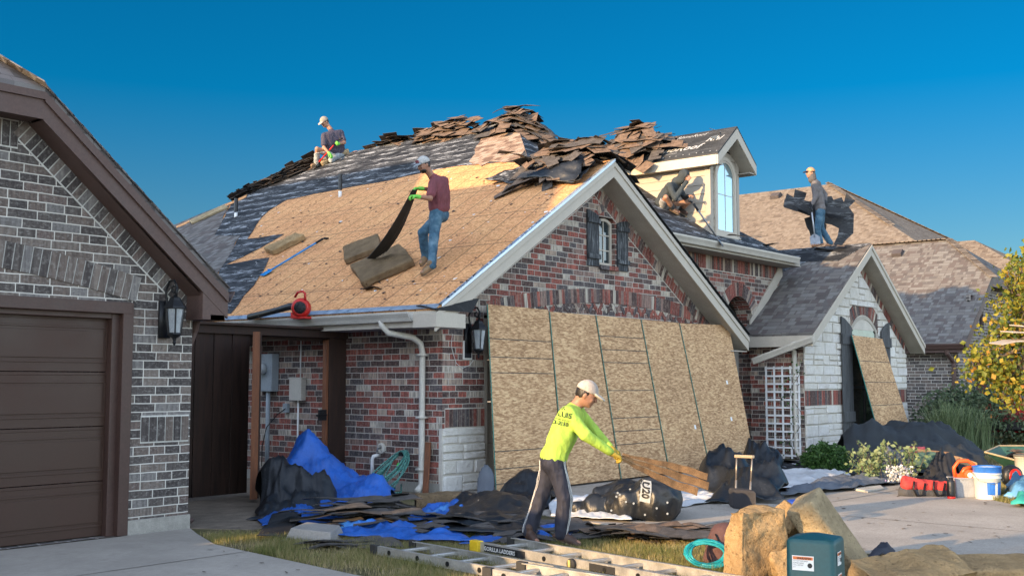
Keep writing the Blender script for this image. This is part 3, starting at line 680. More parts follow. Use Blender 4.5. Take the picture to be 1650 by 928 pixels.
# ---- roof deck
YH = 10.2 + (ZA - 4.1) / FS; XP = 17.7; ZP = zleft(XP); YP = 10.2 + (ZP - 4.1) / FS; YB = 19.3
XRR = XP + (ZP - 4.1) / FS
def L3(x, y): return Vector((x, y, zleft(x)))
def F3(x, y): return Vector((x, y, zfront(y)))
m = MB()
m.prism([L3(10.65, RY), L3(10.65, YB + (XP - 10.65)), L3(XP, YB), L3(XP, YP), L3(XA, YH), L3(XA, RY)], (0, 0, -.05))
m.build('roof_deck', OSB_ROOF, hs_)
m = MB()
m.prism([P(XA, RY, ZA), P(XA, YH, ZA), P(XA + 1.62, 10.2, 4.1), P(XA + 1.62, 16, 4.1), P(XR, 16, zr_(XR)), P(XR, RY, zr_(XR))], (0, 0, -.05))
m.prism([F3(XA, YH), F3(XP, YP), F3(XRR, 10.2), F3(XA + 1.55, 10.2)], (0, 0, -.05))
m.prism([P(XP, YP, ZP), P(XP, YB, ZP), P(XRR, YB + 4, 4.1), P(XRR, 10.2, 4.1)], (0, 0, -.05))
m.prism([P(XP, YB, ZP), P(10.65, YB + XP - 10.65, 2.47), P(XRR, YB + 4, 4.1)], (0, 0, -.05))
m.build('felted_roof', FELT, hs_)
# ---- fascia, soffit
m = MB()
for (A, B) in ((P(10.62, RY, zleft(10.62) - .045), P(XA, RY, ZA - .03)), (P(XR, RY, zr_(XR) - .045), P(XA, RY, ZA - .03))):
    A2 = A + ZZ * -.255; B2 = B + ZZ * -.255
    m.prism([A, B, B2, A2], (0, .03, 0)); sh = Vector((0, -.02, 0)); m.prism([A + sh, B + sh, B + sh - ZZ * .085, A + sh - ZZ * .085], (0, .02, 0))
m.build('fascia', TRIM, hs_, bevel=.003)
m = MB()
m.face([P(10.7, RY + .03, zleft(10.7) - .27), P(XA, RY + .03, ZA - .27), P(XA, GY, ZA - .27), P(10.7, GY, zleft(10.7) - .27)])
m.face([P(XR, RY + .03, zr_(XR) - .27), P(XA, RY + .03, ZA - .27), P(XA, GY, ZA - .27), P(XR, GY, zr_(XR) - .27)])
for (x0, sgn) in ((XR, 1),):                                 # frieze board under the right rake
    m.prism([P(19.22, GY - .012, zr_(19.22) - .25), P(XA + .05, GY - .012, ZA - .30), P(XA + .05, GY - .012, ZA - .37), P(19.15, GY - .012, zr_(19.15) - .32)], (0, .012, 0))
m.box(10.72, HX0 + .005, RY + .3, 26, 2.22, 2.25); m.prism([P(XR - .62, RY + .03, zr_(XR) - .3), P(XR - .02, RY + .03, zr_(XR) - .3), P(XR - .02, GY, zr_(XR) - .3), P(XR - .62, GY, zr_(XR) - .3)], (0, 0, -.02))
m.prism([P(XR - .62, GY - .06, zr_(XR) - .3), P(XR - .02, GY - .06, zr_(XR) - .3), P(XR - .62, GY - .06, zr_(XR - .62) - .3)], (0, .03, 0))
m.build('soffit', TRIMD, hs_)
m = MB()                                                      # boxed return at the low left corner, with its felt cap
m.box(10.60, HX0 - .002, RY - .022, RY + .40, 2.21, 2.40); m.build('eave_return', TRIM, hs_, bevel=.004)
m = MB(); m.prism([P(10.58, RY - .03, 2.43), P(HX0 + .12, RY - .03, 2.43), P(HX0 + .28, RY - .01, 2.62), P(10.66, RY + .4, 2.5)], (0, 0, .012)); m.build('return_felt', FELT_PLAIN, hs_)
m = MB(); m.box(10.64, 10.67, RY + .02, 26, 2.22, 2.43); m.build('eave_board', TRIM, hs_)
m = MB(); gutter(m, (10.64, RY + .42, 2.425), (10.64, 16.3, 2.425), (-1, 0, 0), .125); m.build('gutter', GUTTER, hs_)
m = MB(); m.prism([L3(10.62, RY) + ZZ * .006, L3(10.62, 16.3) + ZZ * .006, L3(10.72, 16.3) + ZZ * .006, L3(10.72, RY) + ZZ * .006], (0, 0, .004))
m.prism([L3(10.7, RY - .03) + ZZ * .008, L3(XA, RY - .03) + ZZ * .008, L3(XA, RY + .04) + ZZ * .008, L3(10.7, RY + .04) + ZZ * .008], (0, 0, .005))
m.prism([L3(10.7, RY - .032) + ZZ * .01, L3(XA, RY - .032) + ZZ * .01, L3(XA, RY - .032) - ZZ * .03, L3(10.7, RY - .032) - ZZ * .03], (0, .004, 0))
m.build('drip_edge', STEEL, hs_)
m = MB(); yd = atx(680, 600, 11.1).y
m.tube([(10.60, yd + .3, 2.34), (10.60, yd + .28, 2.26), (10.66, yd + .22, 2.16), (10.95, yd + .03, 2.10), (11.07, yd, 2.02), (11.105, yd, 1.9), (11.105, yd, .22), (11.08, yd - .02, .10), (10.9, yd - .12, .05)], .043, 8)
for z in (1.85, 1.0, .3): m.box(11.04, 11.17, yd - .062, yd + .062, z, z + .03)
m.build('downspout', GUTTER, hs_, True)
# ---- upper front wall with the entry arch, and the wall the trellis leans on
AY = 10.6; BX = 20.62
m = MB()
ac = (20.16, 2.63, .62)                                       # arch centre x, spring z, radius
segs = 14; pts = [(ac[0] - ac[2] * math.cos(math.pi * i / segs), ac[1] + ac[2] * .93 * math.sin(math.pi * i / segs)) for i in range(segs + 1)]
m.face([(16.3, AY, 0), (ac[0] - ac[2], AY, 0), (ac[0] - ac[2], AY, 3.98), (16.3, AY, 3.98)])
for (a, b) in zip(pts[:-1], pts[1:]):
    m.face([(a[0], AY, a[1]), (b[0], AY, b[1]), (b[0], AY, 3.98), (a[0], AY, 3.98)]); m.face([(a[0], AY, a[1]), (b[0], AY, b[1]), (b[0], AY + .35, b[1]), (a[0], AY + .35, a[1])])
m.face([(ac[0] + ac[2], AY, 0), (22, AY, 0), (22, AY, 3.98), (ac[0] + ac[2], AY, 3.98)])
for x in (ac[0] - ac[2], ac[0] + ac[2]): m.face([(x, AY, 0), (x, AY + .35, 0), (x, AY + .35, ac[1]), (x, AY, ac[1])])
m.face([(19.2, 12.4, 0), (22, 12.4, 0), (22, 12.4, 3.9), (19.2, 12.4, 3.9)])
m.face([(BX, 9.46, 0), (BX, AY + .01, 0), (BX, AY + .01, 2.5), (BX, 9.46, 2.5)])
m.face([(19.43, GY, 0), (19.54, AY, 0), (19.54, AY, 2.3), (19.43, GY, 2.3)])
m.build('entry_wall', B_RED, hs_)
m = MB(); m.face([(19.2, AY + .36, 3.9), (22, AY + .36, 3.9), (22, 12.4, 3.9), (19.2, 12.4, 3.9)]); m.face([(ac[0] - ac[2], AY + .35, 2.6), (ac[0] - ac[2], 12.4, 2.6), (ac[0] - ac[2], 12.4, 0), (ac[0] - ac[2], AY + .35, 0)]); m.build('porch_ceiling', TRIMD, hs_)
m = MB(); arch_band(m, (ac[0], AY, ac[1] - .02), ac[2] * .97, 0, math.pi, .27, w_=.06)
band(m, (16.4, AY, 3.93), (21.9, AY, 3.93), (0, 0, -1), .27, w_=.062); m.build('entry_brick_trim', [U_RED, MORTAR], hs_)
m = MB(); m.box(16.8, 22.2, AY - .4, AY + .02, 3.93, 3.955); m.box(16.8, 22.15, 10.19, 10.22, 3.93, 4.09); m.build('front_soffit', TRIMD, hs_)
m = MB(); gutter(m, (16.78, 10.19, 4.10), (XRR + .05, 10.19, 4.10), (0, -1, 0), .125); m.build('front_gutter', GUTTER, hs_)
for nm_, (qa, qb) in dict(a=((1012, 258), (1205, 545)),).items(): pass
# black felt flap over the right rake
m = MB(); m.prism([P(XA + .1, RY - .04, zr_(XA + .1) + .008), P(XR, RY - .04, zr_(XR) + .008), P(XR, RY + 1.2, zr_(XR) + .008), P(XA + .1, RY + 1.2, zr_(XA + .1) + .008)], (0, 0, .008)); m.build('rake_felt', FELT_PLAIN, hs_)

# ---- stone entry bay
BY = 9.45; BRY = 9.10; BXC = 23.35; BE = 20.27; BR = 26.48; BZ = 2.44; BS = .655; BZA = BZ + BS * (BXC - BE)
def btop(x): return BZ + BS * (x - BE) if x < BXC else BZA - BS * (x - BXC)
bw = (22.92, 24.42, .36, 2.62)
m = MB(); wall_xz(m, BY, [BX, BXC, 26.15], lambda x: btop(x) - .16, [bw], reveal=.14); m.face([(26.15, BY, 0), (26.15, 14, 0), (26.15, 14, 2.4), (26.15, BY, 2.4)]); m.build('bay_wall', MORTAR, hs_)
m = MB()
clips = [(-BS, 1, BZ - BS * BE - .50), (BS, 1, BZA + BS * BXC - .50)]
hole = [(22.90, 24.45, .30, 3.12), (20.0, 27.0, 1.02, 1.34)]
stones(m, BX + .0, 26.15, 0, 4.2, lambda u, v: Vector((u, BY, v)), clips, hole, rows=(.15, .27), lens=(.22, .6)); m.build('stone_facing', STONE, hs_)
m = MB(); band(m, (BX, BY, 1.33), (22.9, BY, 1.33), (0, 0, -1), .30); band(m, (24.45, BY, 1.33), (26.15, BY, 1.33), (0, 0, -1), .30)
d1 = Vector((1, 0, BS)).normalized(); pa = Vector((BS, 0, -1)).normalized(); pb = Vector((-BS, 0, -1)).normalized()
band(m, (BX - .0, BY, btop(BX) - .20), (BXC - .1, BY, btop(BXC - .1) - .20), pa, .215); band(m, (26.15, BY, btop(26.15) - .20), (BXC + .1, BY, btop(BXC + .1) - .20), pb, .215)
wc = (bw[0] + bw[1]) / 2; hw = (bw[1] - bw[0]) / 2; rs = .33; Rw = (hw * hw + rs * rs) / (2 * rs); aw = math.asin(hw / Rw)
arch_band(m, (wc, BY, 2.62 + rs - Rw + .0), Rw + .0, math.pi / 2 - aw - .12, math.pi / 2 + aw + .12, .30)
m.box(22.9, 24.45, BY - .05, BY + .1, .29, .36, 0)
m.build('bay_brick_trim', [U_RED, MORTAR], hs_)
# spandrels above the flat part of the opening up to the arch are covered by the wall, so the window head is arched by its frame
m = MB(); inn2 = arch_frame(m, bw[0], bw[1], bw[2], 2.62 + rs * .92, rs * .92, BY - .012, .07, .07, 10); bw_o = m.build('bay_window', TRIMD, hs_)
m = MB(); m.prism([(x, BY + .02, z) for x, z in inn2], (0, .02, 0)); m.build('pane', GLASS, bw_o)
m = MB(); m.box(wc - .03, wc + .03, BY - .005, BY + .03, .4, 2.3); m.box(bw[0] + .06, bw[1] - .06, BY - .006, BY + .03, 1.35, 1.41); m.box(bw[0] + .06, bw[1] - .06, BY - .006, BY + .03, 2.28, 2.36); m.build('muntin', IRON, bw_o)
m = MB(); aa = [(wc + (x - wc) * .93, z) for x, z in inn2[1:-1] if z > 2.36]; m.prism([(x, BY + .008, z - .03) for x, z in [(aa[0][0], 2.40)] + aa + [(aa[-1][0], 2.40)]], (0, .008, 0)); m.build('arched_pane', surf('greenish_glass', (.10, .16, .15), .4, 3, .1, .05, 5, spec=1.), bw_o)
shutter(hs_, 22.32, 22.86, .34, 2.86, BY - .05, 1, .22, 3, mat=WEATHER); shutter(hs_, 24.52, 25.02, .34, 2.84, BY - .05, -1, .22, 3, mat=WEATHER)
m = MB()
m.prism([P(BE, BRY, BZ), P(BE, AY + .05, BZ), P(BE + 1.2, AY + .05, BZ + BS * 1.2), P(BXC - .9, 12.2, BZA - BS * .9), P(BXC, 13.5, BZA), P(BXC, BRY, BZA)], (0, 0, -.05)); m.prism([P(BR, BRY, btop(BR)), P(BXC, BRY, BZA), P(BXC, 14.5, BZA), P(BR, 14.5, btop(BR))], (0, 0, -.05))
m.build('bay_roof', SH_GREY, hs_)
m = MB(); q = [P(BXC - .62, BRY + .5, BZA - BS * .62 + .008), P(BXC, BRY + .02, BZA + .008), P(BXC, 13, BZA + .008), P(BXC - 1.1, 12, BZA - BS * 1.1 + .008), P(BXC - .95, 10.8, BZA - BS * .95 + .008), P(BXC - .55, 10.3, BZA - BS * .55 + .008)]
m.prism(q, (0, 0, .008)); m.prism([P(BXC, BRY + .02, BZA + .01), P(BXC + .3, BRY + .1, BZA - .19), P(BXC + .3, 12, BZA - .19), P(BXC, 12, BZA + .01)], (0, 0, .008)); m.build('ridge_felt', FELT, hs_)
m = MB()
for (A, B) in ((P(BE, BRY, BZ - .045), P(BXC, BRY, BZA - .03)), (P(BR, BRY, btop(BR) - .045), P(BXC, BRY, BZA - .03))):
    m.prism([A, B, B - ZZ * .225, A - ZZ * .225], (0, .03, 0)); sh = Vector((0, -.02, 0)); m.prism([A + sh, B + sh, B + sh - ZZ * .075, A + sh - ZZ * .075], (0, .02, 0))
m.box(BE, BE + .03, BRY + .03, AY, BZ - .26, BZ - .045)
m.prism([P(20.93, AY - .03, BZ + BS * (20.93 - BE - .55) + .28), P(20.74, AY - .03, BZ + .05), P(20.60, AY - .03, BZ + .05), P(20.6, AY - .03, BZ + .3), P(21.95, AY - .03, 3.92), P(22.1, AY - .03, 3.92), P(22.1, AY - .03, 3.75)], (0, .03, 0))
m.build('bay_fascia', TRIM, hs_, bevel=.003)
m = MB(); m.face([P(BR, BRY + .03, btop(BR) - .25), P(BXC, BRY + .03, BZA - .25), P(BXC, BY, BZA - .25), P(BR, BY, btop(BR) - .25)]); m.face([P(BE, BRY + .03, BZ - .25), P(BXC, BRY + .03, BZA - .25), P(BXC, BY, BZA - .25), P(BE, BY, BZ - .25)])
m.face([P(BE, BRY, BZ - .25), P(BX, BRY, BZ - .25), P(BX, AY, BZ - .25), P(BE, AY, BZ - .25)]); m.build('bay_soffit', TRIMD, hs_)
m = MB()                                                      # bay gutter hanging loose
A = aty(1312, 541, 9.05); B = atx(1216, 577, A.x - .12); gutter(m, A, B, (-1, 0, 0), .12); m.build('loose_gutter', GUTTER, hs_)
m = MB(); yb_ = 9.62; m.tube([A + P(-.02, .35, -.14), (BX - .15, yb_ + .15, 2.22), (BX - .06, yb_, 2.1), (BX - .055, yb_, .2), (BX - .07, yb_ - .03, .1), (BX - .2, yb_ - .22, .05)], .048, 8)
m.build('bay_downspout', GUTTER, hs_, True)

# ---- dormer
DY = 10.62; DRY = 10.30
DX0 = aty(1149, 330, DY).x; DX1 = aty(1193, 330, DY).x; dax = aty(1183, 202, DRY); DXC = (DX0 + DX1) / 2 + .0
dl = aty(1158, 243, DRY); dr = aty(1219, 268, DRY)
DZA = dax.z; DXC = dax.x; DEX0 = dl.x - .03; DEX1 = dr.x; DZE = (dl.z + dr.z) / 2; DS = (DZA - DZE) / ((DEX1 - DEX0) / 2); DXC = (DEX0 + DEX1) / 2
DX0 = DXC - (DX1 - DX0) / 2 ; DX1 = 2 * DXC - DX0
dm = hs_
zb = zfront(DY) - .05
def dtop(x): return DZA - DS * abs(x - DXC) - .08
m = MB(); wx0, wx1 = DXC - (DX1 - DX0) * .31, DXC + (DX1 - DX0) * .31
dz1 = aty(1170, 262, DY).z; dz0 = aty(1170, 372, DY).z
def lap(mb, A, B, z0, z1fn, out, step=.165, m=0):            # lapped boards between A and B
    z = z0; A, B, out = Vector(A), Vector(B), Vector(out); n = 0
    while z < 8:
        za, zb_ = z1fn(A), z1fn(B); t = z + step
        if z >= max(za, zb_): break
        a1, b1 = min(t, za), min(t, zb_)
        p = [A + ZZ * z + out * .022, B + ZZ * z + out * .022, B + ZZ * max(b1, z) + out * .006, A + ZZ * max(a1, z) + out * .006]
        mb.face(p, m); mb.face([A + ZZ * z, B + ZZ * z, B + ZZ * z + out * .022, A + ZZ * z + out * .022], m); z = t; n += 1
yback = 10.2 + (DZE - 4.1) / FS + .3
m = MB(); lap(m, (DX0, yback, 0), (DX0, DY - .0, 0), zb - .05, lambda q: dtop(DX0), (-1, 0, 0), .175)
xs_ = [DX0, DXC, DX1]
for a, b in zip(xs_[:-1], xs_[1:]): lap(m, (a, DY, 0), (b, DY, 0), zb, lambda q: dtop(q.x), (0, -1, 0), .175)
m.face([(DX1, DY, zb), (DX1, yback, zb), (DX1, yback, dtop(DX1)), (DX1, DY, dtop(DX1))])
m.build('dormer_wall', SIDING, dm)
m = MB(); c_ = .075
m.box(DX0 - .028, DX0 + c_, DY - .03, DY + .09, zb, dtop(DX0) - .0); m.box(DX1 - c_, DX1 + .028, DY - .03, DY + .06, zb, dtop(DX1)); m.box(DX0 - .04, DX1 + .04, DY - .05, DY + .02, zb - .02, zb + .05)
m.build('dormer_corner_board', SIDING, dm, bevel=.003)
m = MB(); cx_ = (wx0 + wx1) / 2; inn3 = arch_frame(m, wx0 - .07, wx1 + .07, dz0 - .12, dz1 + .08, (wx1 - wx0) * .42, DY - .055, .075, .05, 12); inn4 = arch_frame(m, wx0 - .005, wx1 + .005, dz0 - .05, dz1, (wx1 - wx0) * .40, DY - .045, .035, .04, 12)
m.box(wx0 - .1, wx1 + .1, DY - .075, DY - .0, dz0 - .16, dz0 - .105); dw = m.build('dormer_window', TRIM, dm)
m = MB(); m.prism([(x, DY - .028, z) for x, z in inn4], (0, .005, 0)); m.build('pane', SKYGLASS, dw)
m = MB(); m.box(cx_ - .006, cx_ + .006, DY - .034, DY - .029, dz0, dz1 - .05); m.box(wx0 + .03, wx1 - .03, DY - .034, DY - .029, (dz0 + dz1) / 2, (dz0 + dz1) / 2 + .012); m.build('muntin', TRIM, dw)
m = MB(); yr_ = 10.2 + (DZA - 4.1) / FS; ye_ = 10.2 + (DZE - 4.1) / FS
m.prism([P(DEX0, DRY, DZE), P(DEX0, ye_, DZE), P(DXC, yr_, DZA), P(DXC, DRY, DZA)], (0, 0, -.04)); m.prism([P(DEX1, DRY, DZE), P(DXC, DRY, DZA), P(DXC, yr_, DZA), P(DEX1, ye_, DZE)], (0, 0, -.04))
m.build('dormer_roof', felt_mat('dormer_felt', .12, (.03, .032, .034)), dm)
# printed lettering of the roofing felt on the dormer's left slope
dN = Vector((-DS, 0, 1)).normalized(); dB = Vector((1, 0, DS)).normalized(); dT = Vector((0, -1, 0))
LET = surf('printed_grey_lettering', (.42, .43, .43), .2, 12, .7)
m = MB()
def dpt(y, u): return P(DEX0, y, DZE) + dB * u + dN * .008
sl_len = (DXC - DEX0) / dB.x
def dpx(x, y): return atp(x, y, (-DS, 0, 1), DZE - DS * DEX0) + dN * .008
text_mb('RhinoRoof', .27, dpx(1042, 252), dT, dB, mb=m, italic=.35, bold=.006); text_mb('Rhi', .25, dpx(1136, 229), dT, dB, mb=m, italic=.35, bold=.006)
text_mb('U20', .13, dpx(1064, 232), dT, dB, mb=m, italic=.2); text_mb('synthetic', .07, dpx(1072, 251), dT, dB, mb=m, italic=.2); text_mb('RhinoRoof', .15, dpx(1090, 226), dT, dB, mb=m, italic=.35)
for i in range(14): m.lathe(dpt(10.35 + i * .15, sl_len * (.06 + .02 * (i % 2))), dN, [(.012, 0), (.012, .003)], 8)
lets = m.build('printed_lettering', LET, dm)
m = MB()
for (A, B) in ((P(DEX0, DRY, DZE - .035), P(DXC, DRY, DZA - .02)), (P(DEX1, DRY, DZE - .035), P(DXC, DRY, DZA - .02))): m.prism([A, B, B - ZZ * .23, A - ZZ * .19], (0, .03, 0))
m.box(DEX0 - .005, DEX0 + .02, DRY + .03, ye_ + .1, DZE - .225, DZE - .035); m.box(DEX1 - .02, DEX1, DRY + .03, ye_, DZE - .225, DZE - .035)
m.build('dormer_fascia', TRIM, dm, bevel=.003)
m = MB(); m.box(DEX0 + .02, DX0 + .02, DRY + .03, ye_, DZE - .21, DZE - .19); m.box(DX1 - .02, DEX1 - .02, DRY + .03, ye_, DZE - .21, DZE - .19)
for A, B in ((P(DEX0, 0, DZE - .225), P(DXC, 0, DZA - .25)), (P(DEX1, 0, DZE - .225), P(DXC, 0, DZA - .25))): m.face([A + P(0, DRY + .03, 0), B + P(0, DRY + .03, 0), B + P(0, DY, 0), A + P(0, DY, 0)])
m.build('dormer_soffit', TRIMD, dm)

# ================================================================== third house, to the right
H3Y = 9.4
e3 = aty(1555, 552, H3Y); c3 = aty(1599, 445, H3Y); s3 = (c3.z - e3.z) / (c3.x - e3.x)
h3 = thing('brick_house', 'dark brown brick house with low grey hipped roof beyond the stone gable', 'house', (e3.x, H3Y + .3, 0))
wX = e3.x + .35; rg = aty(1529, 386, 10.6)
def z3(X): return e3.z + s3 * (X - e3.x)
# the long ridge: along Y at height of (1529,386)
RX = min([e3.x + i * .02 for i in range(20, 400)], key=lambda X: abs(atx(1529, 386, X).z - (e3.z + s3 * (X - e3.x)))); RZ = e3.z + s3 * (RX - e3.x)
r_end = atx(1529, 386, RX); YR3 = r_end.y
m = MB(); cm = 2 * RX - c3.x
m.prism([P(e3.x, H3Y, e3.z), P(e3.x, 16, e3.z), P(RX, 16, RZ), P(RX, YR3, RZ), P(c3.x, H3Y, c3.z)], (0, 0, -.05))
m.prism([P(c3.x, H3Y, c3.z), P(RX, YR3, RZ), P(2 * RX - c3.x, H3Y, c3.z)], (0, 0, -.05))
m.prism([P(2 * RX - e3.x, H3Y, e3.z), P(2 * RX - c3.x, H3Y, c3.z), P(RX, YR3, RZ), P(RX, 16, RZ), P(2 * RX - e3.x, 16, e3.z)], (0, 0, -.05))
m.build('roof', SH_GREY, h3)
m = MB()
def t3(x): xx = min(x, 2 * RX - x); return min(z3(xx), c3.z) - .2
wins3 = [(wX + 1.25, wX + 1.62, 3.0, 3.9), (wX + 1.95, wX + 2.35, 3.0, 3.9)]
wall_xz(m, H3Y + .3, [wX, c3.x, 2 * RX - c3.x, 2 * RX - wX], t3, wins3 + [(wX + .75, 2 * RX - wX - .75, 0, 2.2)])
m.face([(wX, H3Y + .3, 0), (wX, 16, 0), (wX, 16, 2.6), (wX, H3Y + .3, 2.6)]); m.build('wall', B_DARK, h3)
m = MB(); m.box(wX + .75, 2 * RX - wX - .75, H3Y + .4, H3Y + .45, 0, 2.2)
for z in (.55, 1.1, 1.65): m.box(wX + .75, 2 * RX - wX - .75, H3Y + .39, H3Y + .4, z, z + .03)
m.build('garage_door', surf('grey_door', (.16, .155, .16), .1, 3, .6), h3)
for (a, b, c, d_) in wins3:
    m = MB(); arch_frame(m, a, b, c, d_, .14, H3Y + .34, .05, .05); wo = m.build('window', BTRIM, h3); m = MB(); m.box(a + .04, b - .04, H3Y + .37, H3Y + .38, c + .04, d_ - .02); m.build('pane', GLASS, wo)
m = MB()
A = P(e3.x, H3Y, e3.z - .04); B = P(c3.x, H3Y, c3.z - .04); m.prism([A, B, B - ZZ * .25, A - ZZ * .25], (0, .03, 0)); m.box(e3.x, e3.x + .03, H3Y, 16, e3.z - .25, e3.z - .05); m.box(c3.x, 2 * RX - c3.x, H3Y, H3Y + .03, c3.z - .3, c3.z - .05)
m.build('fascia', BTRIM, h3)
m = MB(); gutter(m, (e3.x + .01, H3Y, e3.z - .02), (e3.x + .01, 16, e3.z - .02), (-1, 0, 0), .14); m.build('gutter', BTRIM, h3)
m = MB(); dsy = atx(1538, 620, wX - .06).y; m.tube([(e3.x, dsy + .1, 2.35), (e3.x + .02, dsy + .08, 2.25), (wX - .07, dsy, 2.0), (wX - .07, dsy, .05)], .06, 8); m.build('downspout', BTRIM, h3)
m = MB()
for i in range(20):
    a = P(RX, YR3, RZ).lerp(P(c3.x, H3Y, c3.z), i / 20); d = (P(c3.x, H3Y, c3.z) - P(RX, YR3, RZ)).normalized(); m.obox(a + d * .1 + ZZ * .02, d * .12, d.cross(ZZ).normalized() * .12, ZZ * .008)
for i in range(40): m.obox(P(RX, YR3 + .14 + i * .14, RZ + .02), (0, .09, 0), (.14, 0, 0), ZZ * .01)
m.build('ridge_cap', SH_TAN, h3)
def vent(parent, p, up, s=1.):
    m = MB(); u = Vector(up); t = Vector((0, 1, 0)); n = t.cross(u).normalized(); n = n if n.z > 0 else -n
    p = Vector(p); m.prism([p - t * .2 * s - u * .2 * s, p - t * .2 * s - u * .2 * s + n * .16 * s, p - t * .2 * s + u * .12 * s + n * .18 * s, p - t * .2 * s + u * .25 * s], t * .4 * s)
    return m.build('roof_vent', surf('brown_vent', (.07, .06, .06), .1), parent, bevel=.01)
vp = atp(1447, 410, (-s3, 0, 1), e3.z - s3 * e3.x); vent(h3, vp, Vector((1, 0, s3)).normalized(), .75)
# big brown hipped roof behind
h4 = thing('brick_house', 'tall brown hipped roof lit by the sun behind the walking worker', 'house', (32, 16, 0))
pk = atd(1337, 297, 47); lf = atd(1200, 313, 39); rt_ = atd(1492, 387, 45); s4 = .62
m = MB(); zb4 = 6.1; X4 = pk.x; Yk = pk.y; dxx = (pk.z - zb4) / s4
hip = (rt_ - pk); 
m.prism([P(X4 - dxx, Yk - dxx, zb4), P(X4 - dxx, 60, zb4), P(X4, 60, pk.z), P(X4, Yk, pk.z)], (0, 0, -.06)); m.prism([P(X4 - dxx, Yk - dxx, zb4), P(X4, Yk, pk.z), P(X4 + dxx, Yk - dxx, zb4)], (0, 0, -.06)); m.prism([P(X4 + dxx, Yk - dxx, zb4), P(X4, Yk, pk.z), P(X4, 60, pk.z), P(X4 + dxx, 60, zb4)], (0, 0, -.06))
m.build('roof', SH_TAN, h4)
m = MB(); m.box(X4 - dxx + .4, X4 + dxx - .4, Yk - dxx + .4, 59, 0, 6.05); m.build('wall', B_DARK, h4)
vp = atp(1251, 318, (-s4, 0, 1), pk.z - s4 * X4); vent(h4, vp, Vector((1, 0, s4)).normalized(), 1.0)
m = MB()
for i in range(40):
    d = Vector((-1, -1, -s4)).normalized(); a = P(X4, Yk, pk.z) + d * (.16 * i); m.obox(a + ZZ * .02, d * .13, d.cross(ZZ).normalized() * .14, ZZ * .01)
for i in range(40):
    d = Vector((1, -1, -s4)).normalized(); a = P(X4, Yk, pk.z) + d * (.16 * i); m.obox(a + ZZ * .02, d * .13, d.cross(ZZ).normalized() * .14, ZZ * .01)
m.build('ridge_cap', SH_TAN, h4)
h5 = thing('brick_house', 'distant sunlit brown hip roof behind the yellow leaved tree', 'house', (42, 15, 0))
pk5 = atd(1570, 387, 42); m = MB(); dx5 = (pk5.z - 3) / .6
m.prism([P(pk5.x - dx5, pk5.y - dx5, 3), P(pk5.x - dx5, 30, 3), P(pk5.x, 30, pk5.z), P(pk5.x, pk5.y, pk5.z)], (0, 0, -.06)); m.prism([P(pk5.x - dx5, pk5.y - dx5, 3), P(pk5.x, pk5.y, pk5.z), P(pk5.x + dx5, pk5.y - dx5, 3)], (0, 0, -.06))
m.build('roof', SH_TAN, h5); m = MB(); m.box(pk5.x - dx5 + .4, pk5.x + dx5 - .4, pk5.y - dx5 + .4, 30, 0, 3); m.build('wall', B_DARK, h5)
# ================================================================== what lies on the roof
def on_plane(pts, f, n, h): return [f(x, y) + n * h for x, y in pts]
def rag(pts, step=.35, amp=.05, seed=1):                     # ragged outline between the corners
    rnd = random.Random(seed); out = []
    for i in range(len(pts)):
        a, b = pts[i], pts[(i + 1) % len(pts)]; k = max(1, int((b - a).length / step))
        for j in range(k):
            q = a.lerp(b, j / k); out.append(q + (Vector((rnd.uniform(-1, 1), rnd.uniform(-1, 1), 0)) * amp if j else Vector((0, 0, 0))))
    return out
def clampL(p, h):
    """keep a point on the long side slope, inside its hips"""
    x, y = p.x, p.y; x = min(x, XP); x = max(x, 10.7)
    if y < YP: x = min(x, 14.78 + max(0, (y - YH)) * (XP - XA) / (YP - YH)) if y > YH else min(x, XA)
    if y > YB: x = min(x, XP - (y - YB))
    return Vector((x, max(y, RY), zleft(x) + h))
def sheetL(name, px, mat, parent, h=.01, amp=.05, seed=1, step=.35):
    P_ = [clampL(q, h) for q in rag([roofL(x, y) for x, y in px], step, amp, seed)]
    m = MB(); m.prism(P_, (0, 0, .006)); return m.build(name, mat, parent)
sheetL('roofing_felt', [(905, 226), (870, 200), (830, 188), (760, 203), (700, 215), (640, 229), (600, 239), (560, 248), (500, 270), (450, 290), (400, 312), (372, 328), (345, 381), (387, 381), (354, 436), (338, 470), (322, 505), (372, 506), (416, 449), (434, 416), (362, 428), (420, 400), (458, 378), (398, 386), (413, 363), (432, 341), (461, 323), (549, 305), (625, 292), (703, 274), (740, 268), (790, 264), (850, 262), (880, 270), (960, 262)], FELT, hs_, .008, .03, 3)
sheetL('old_shingles', [(235, 385), (285, 362), (330, 343), (372, 327), (345, 381), (387, 381), (354, 436), (338, 470), (322, 507), (235, 512)], SH_GREY, hs_, .014, .03, 5)
sheetL('exposed_shingle_tabs', [(756, 262), (775, 226), (800, 216), (862, 214), (870, 226), (866, 240), (846, 244), (838, 256), (812, 264), (790, 262), (775, 270)], SH_SALMON, hs_, .02, .05, 7, .2)
m = MB()                                                      # bare edge along the far hip
a, b = clampL(roofL(398, 316), .02), clampL(roofL(285, 366), .02); m.prism([a, b, b + Vector((-.14, -.14, -.09)), a + Vector((-.14, -.14, -.09))], (0, 0, .012)); m.build('hip_board', OSB_ROOF, hs_)

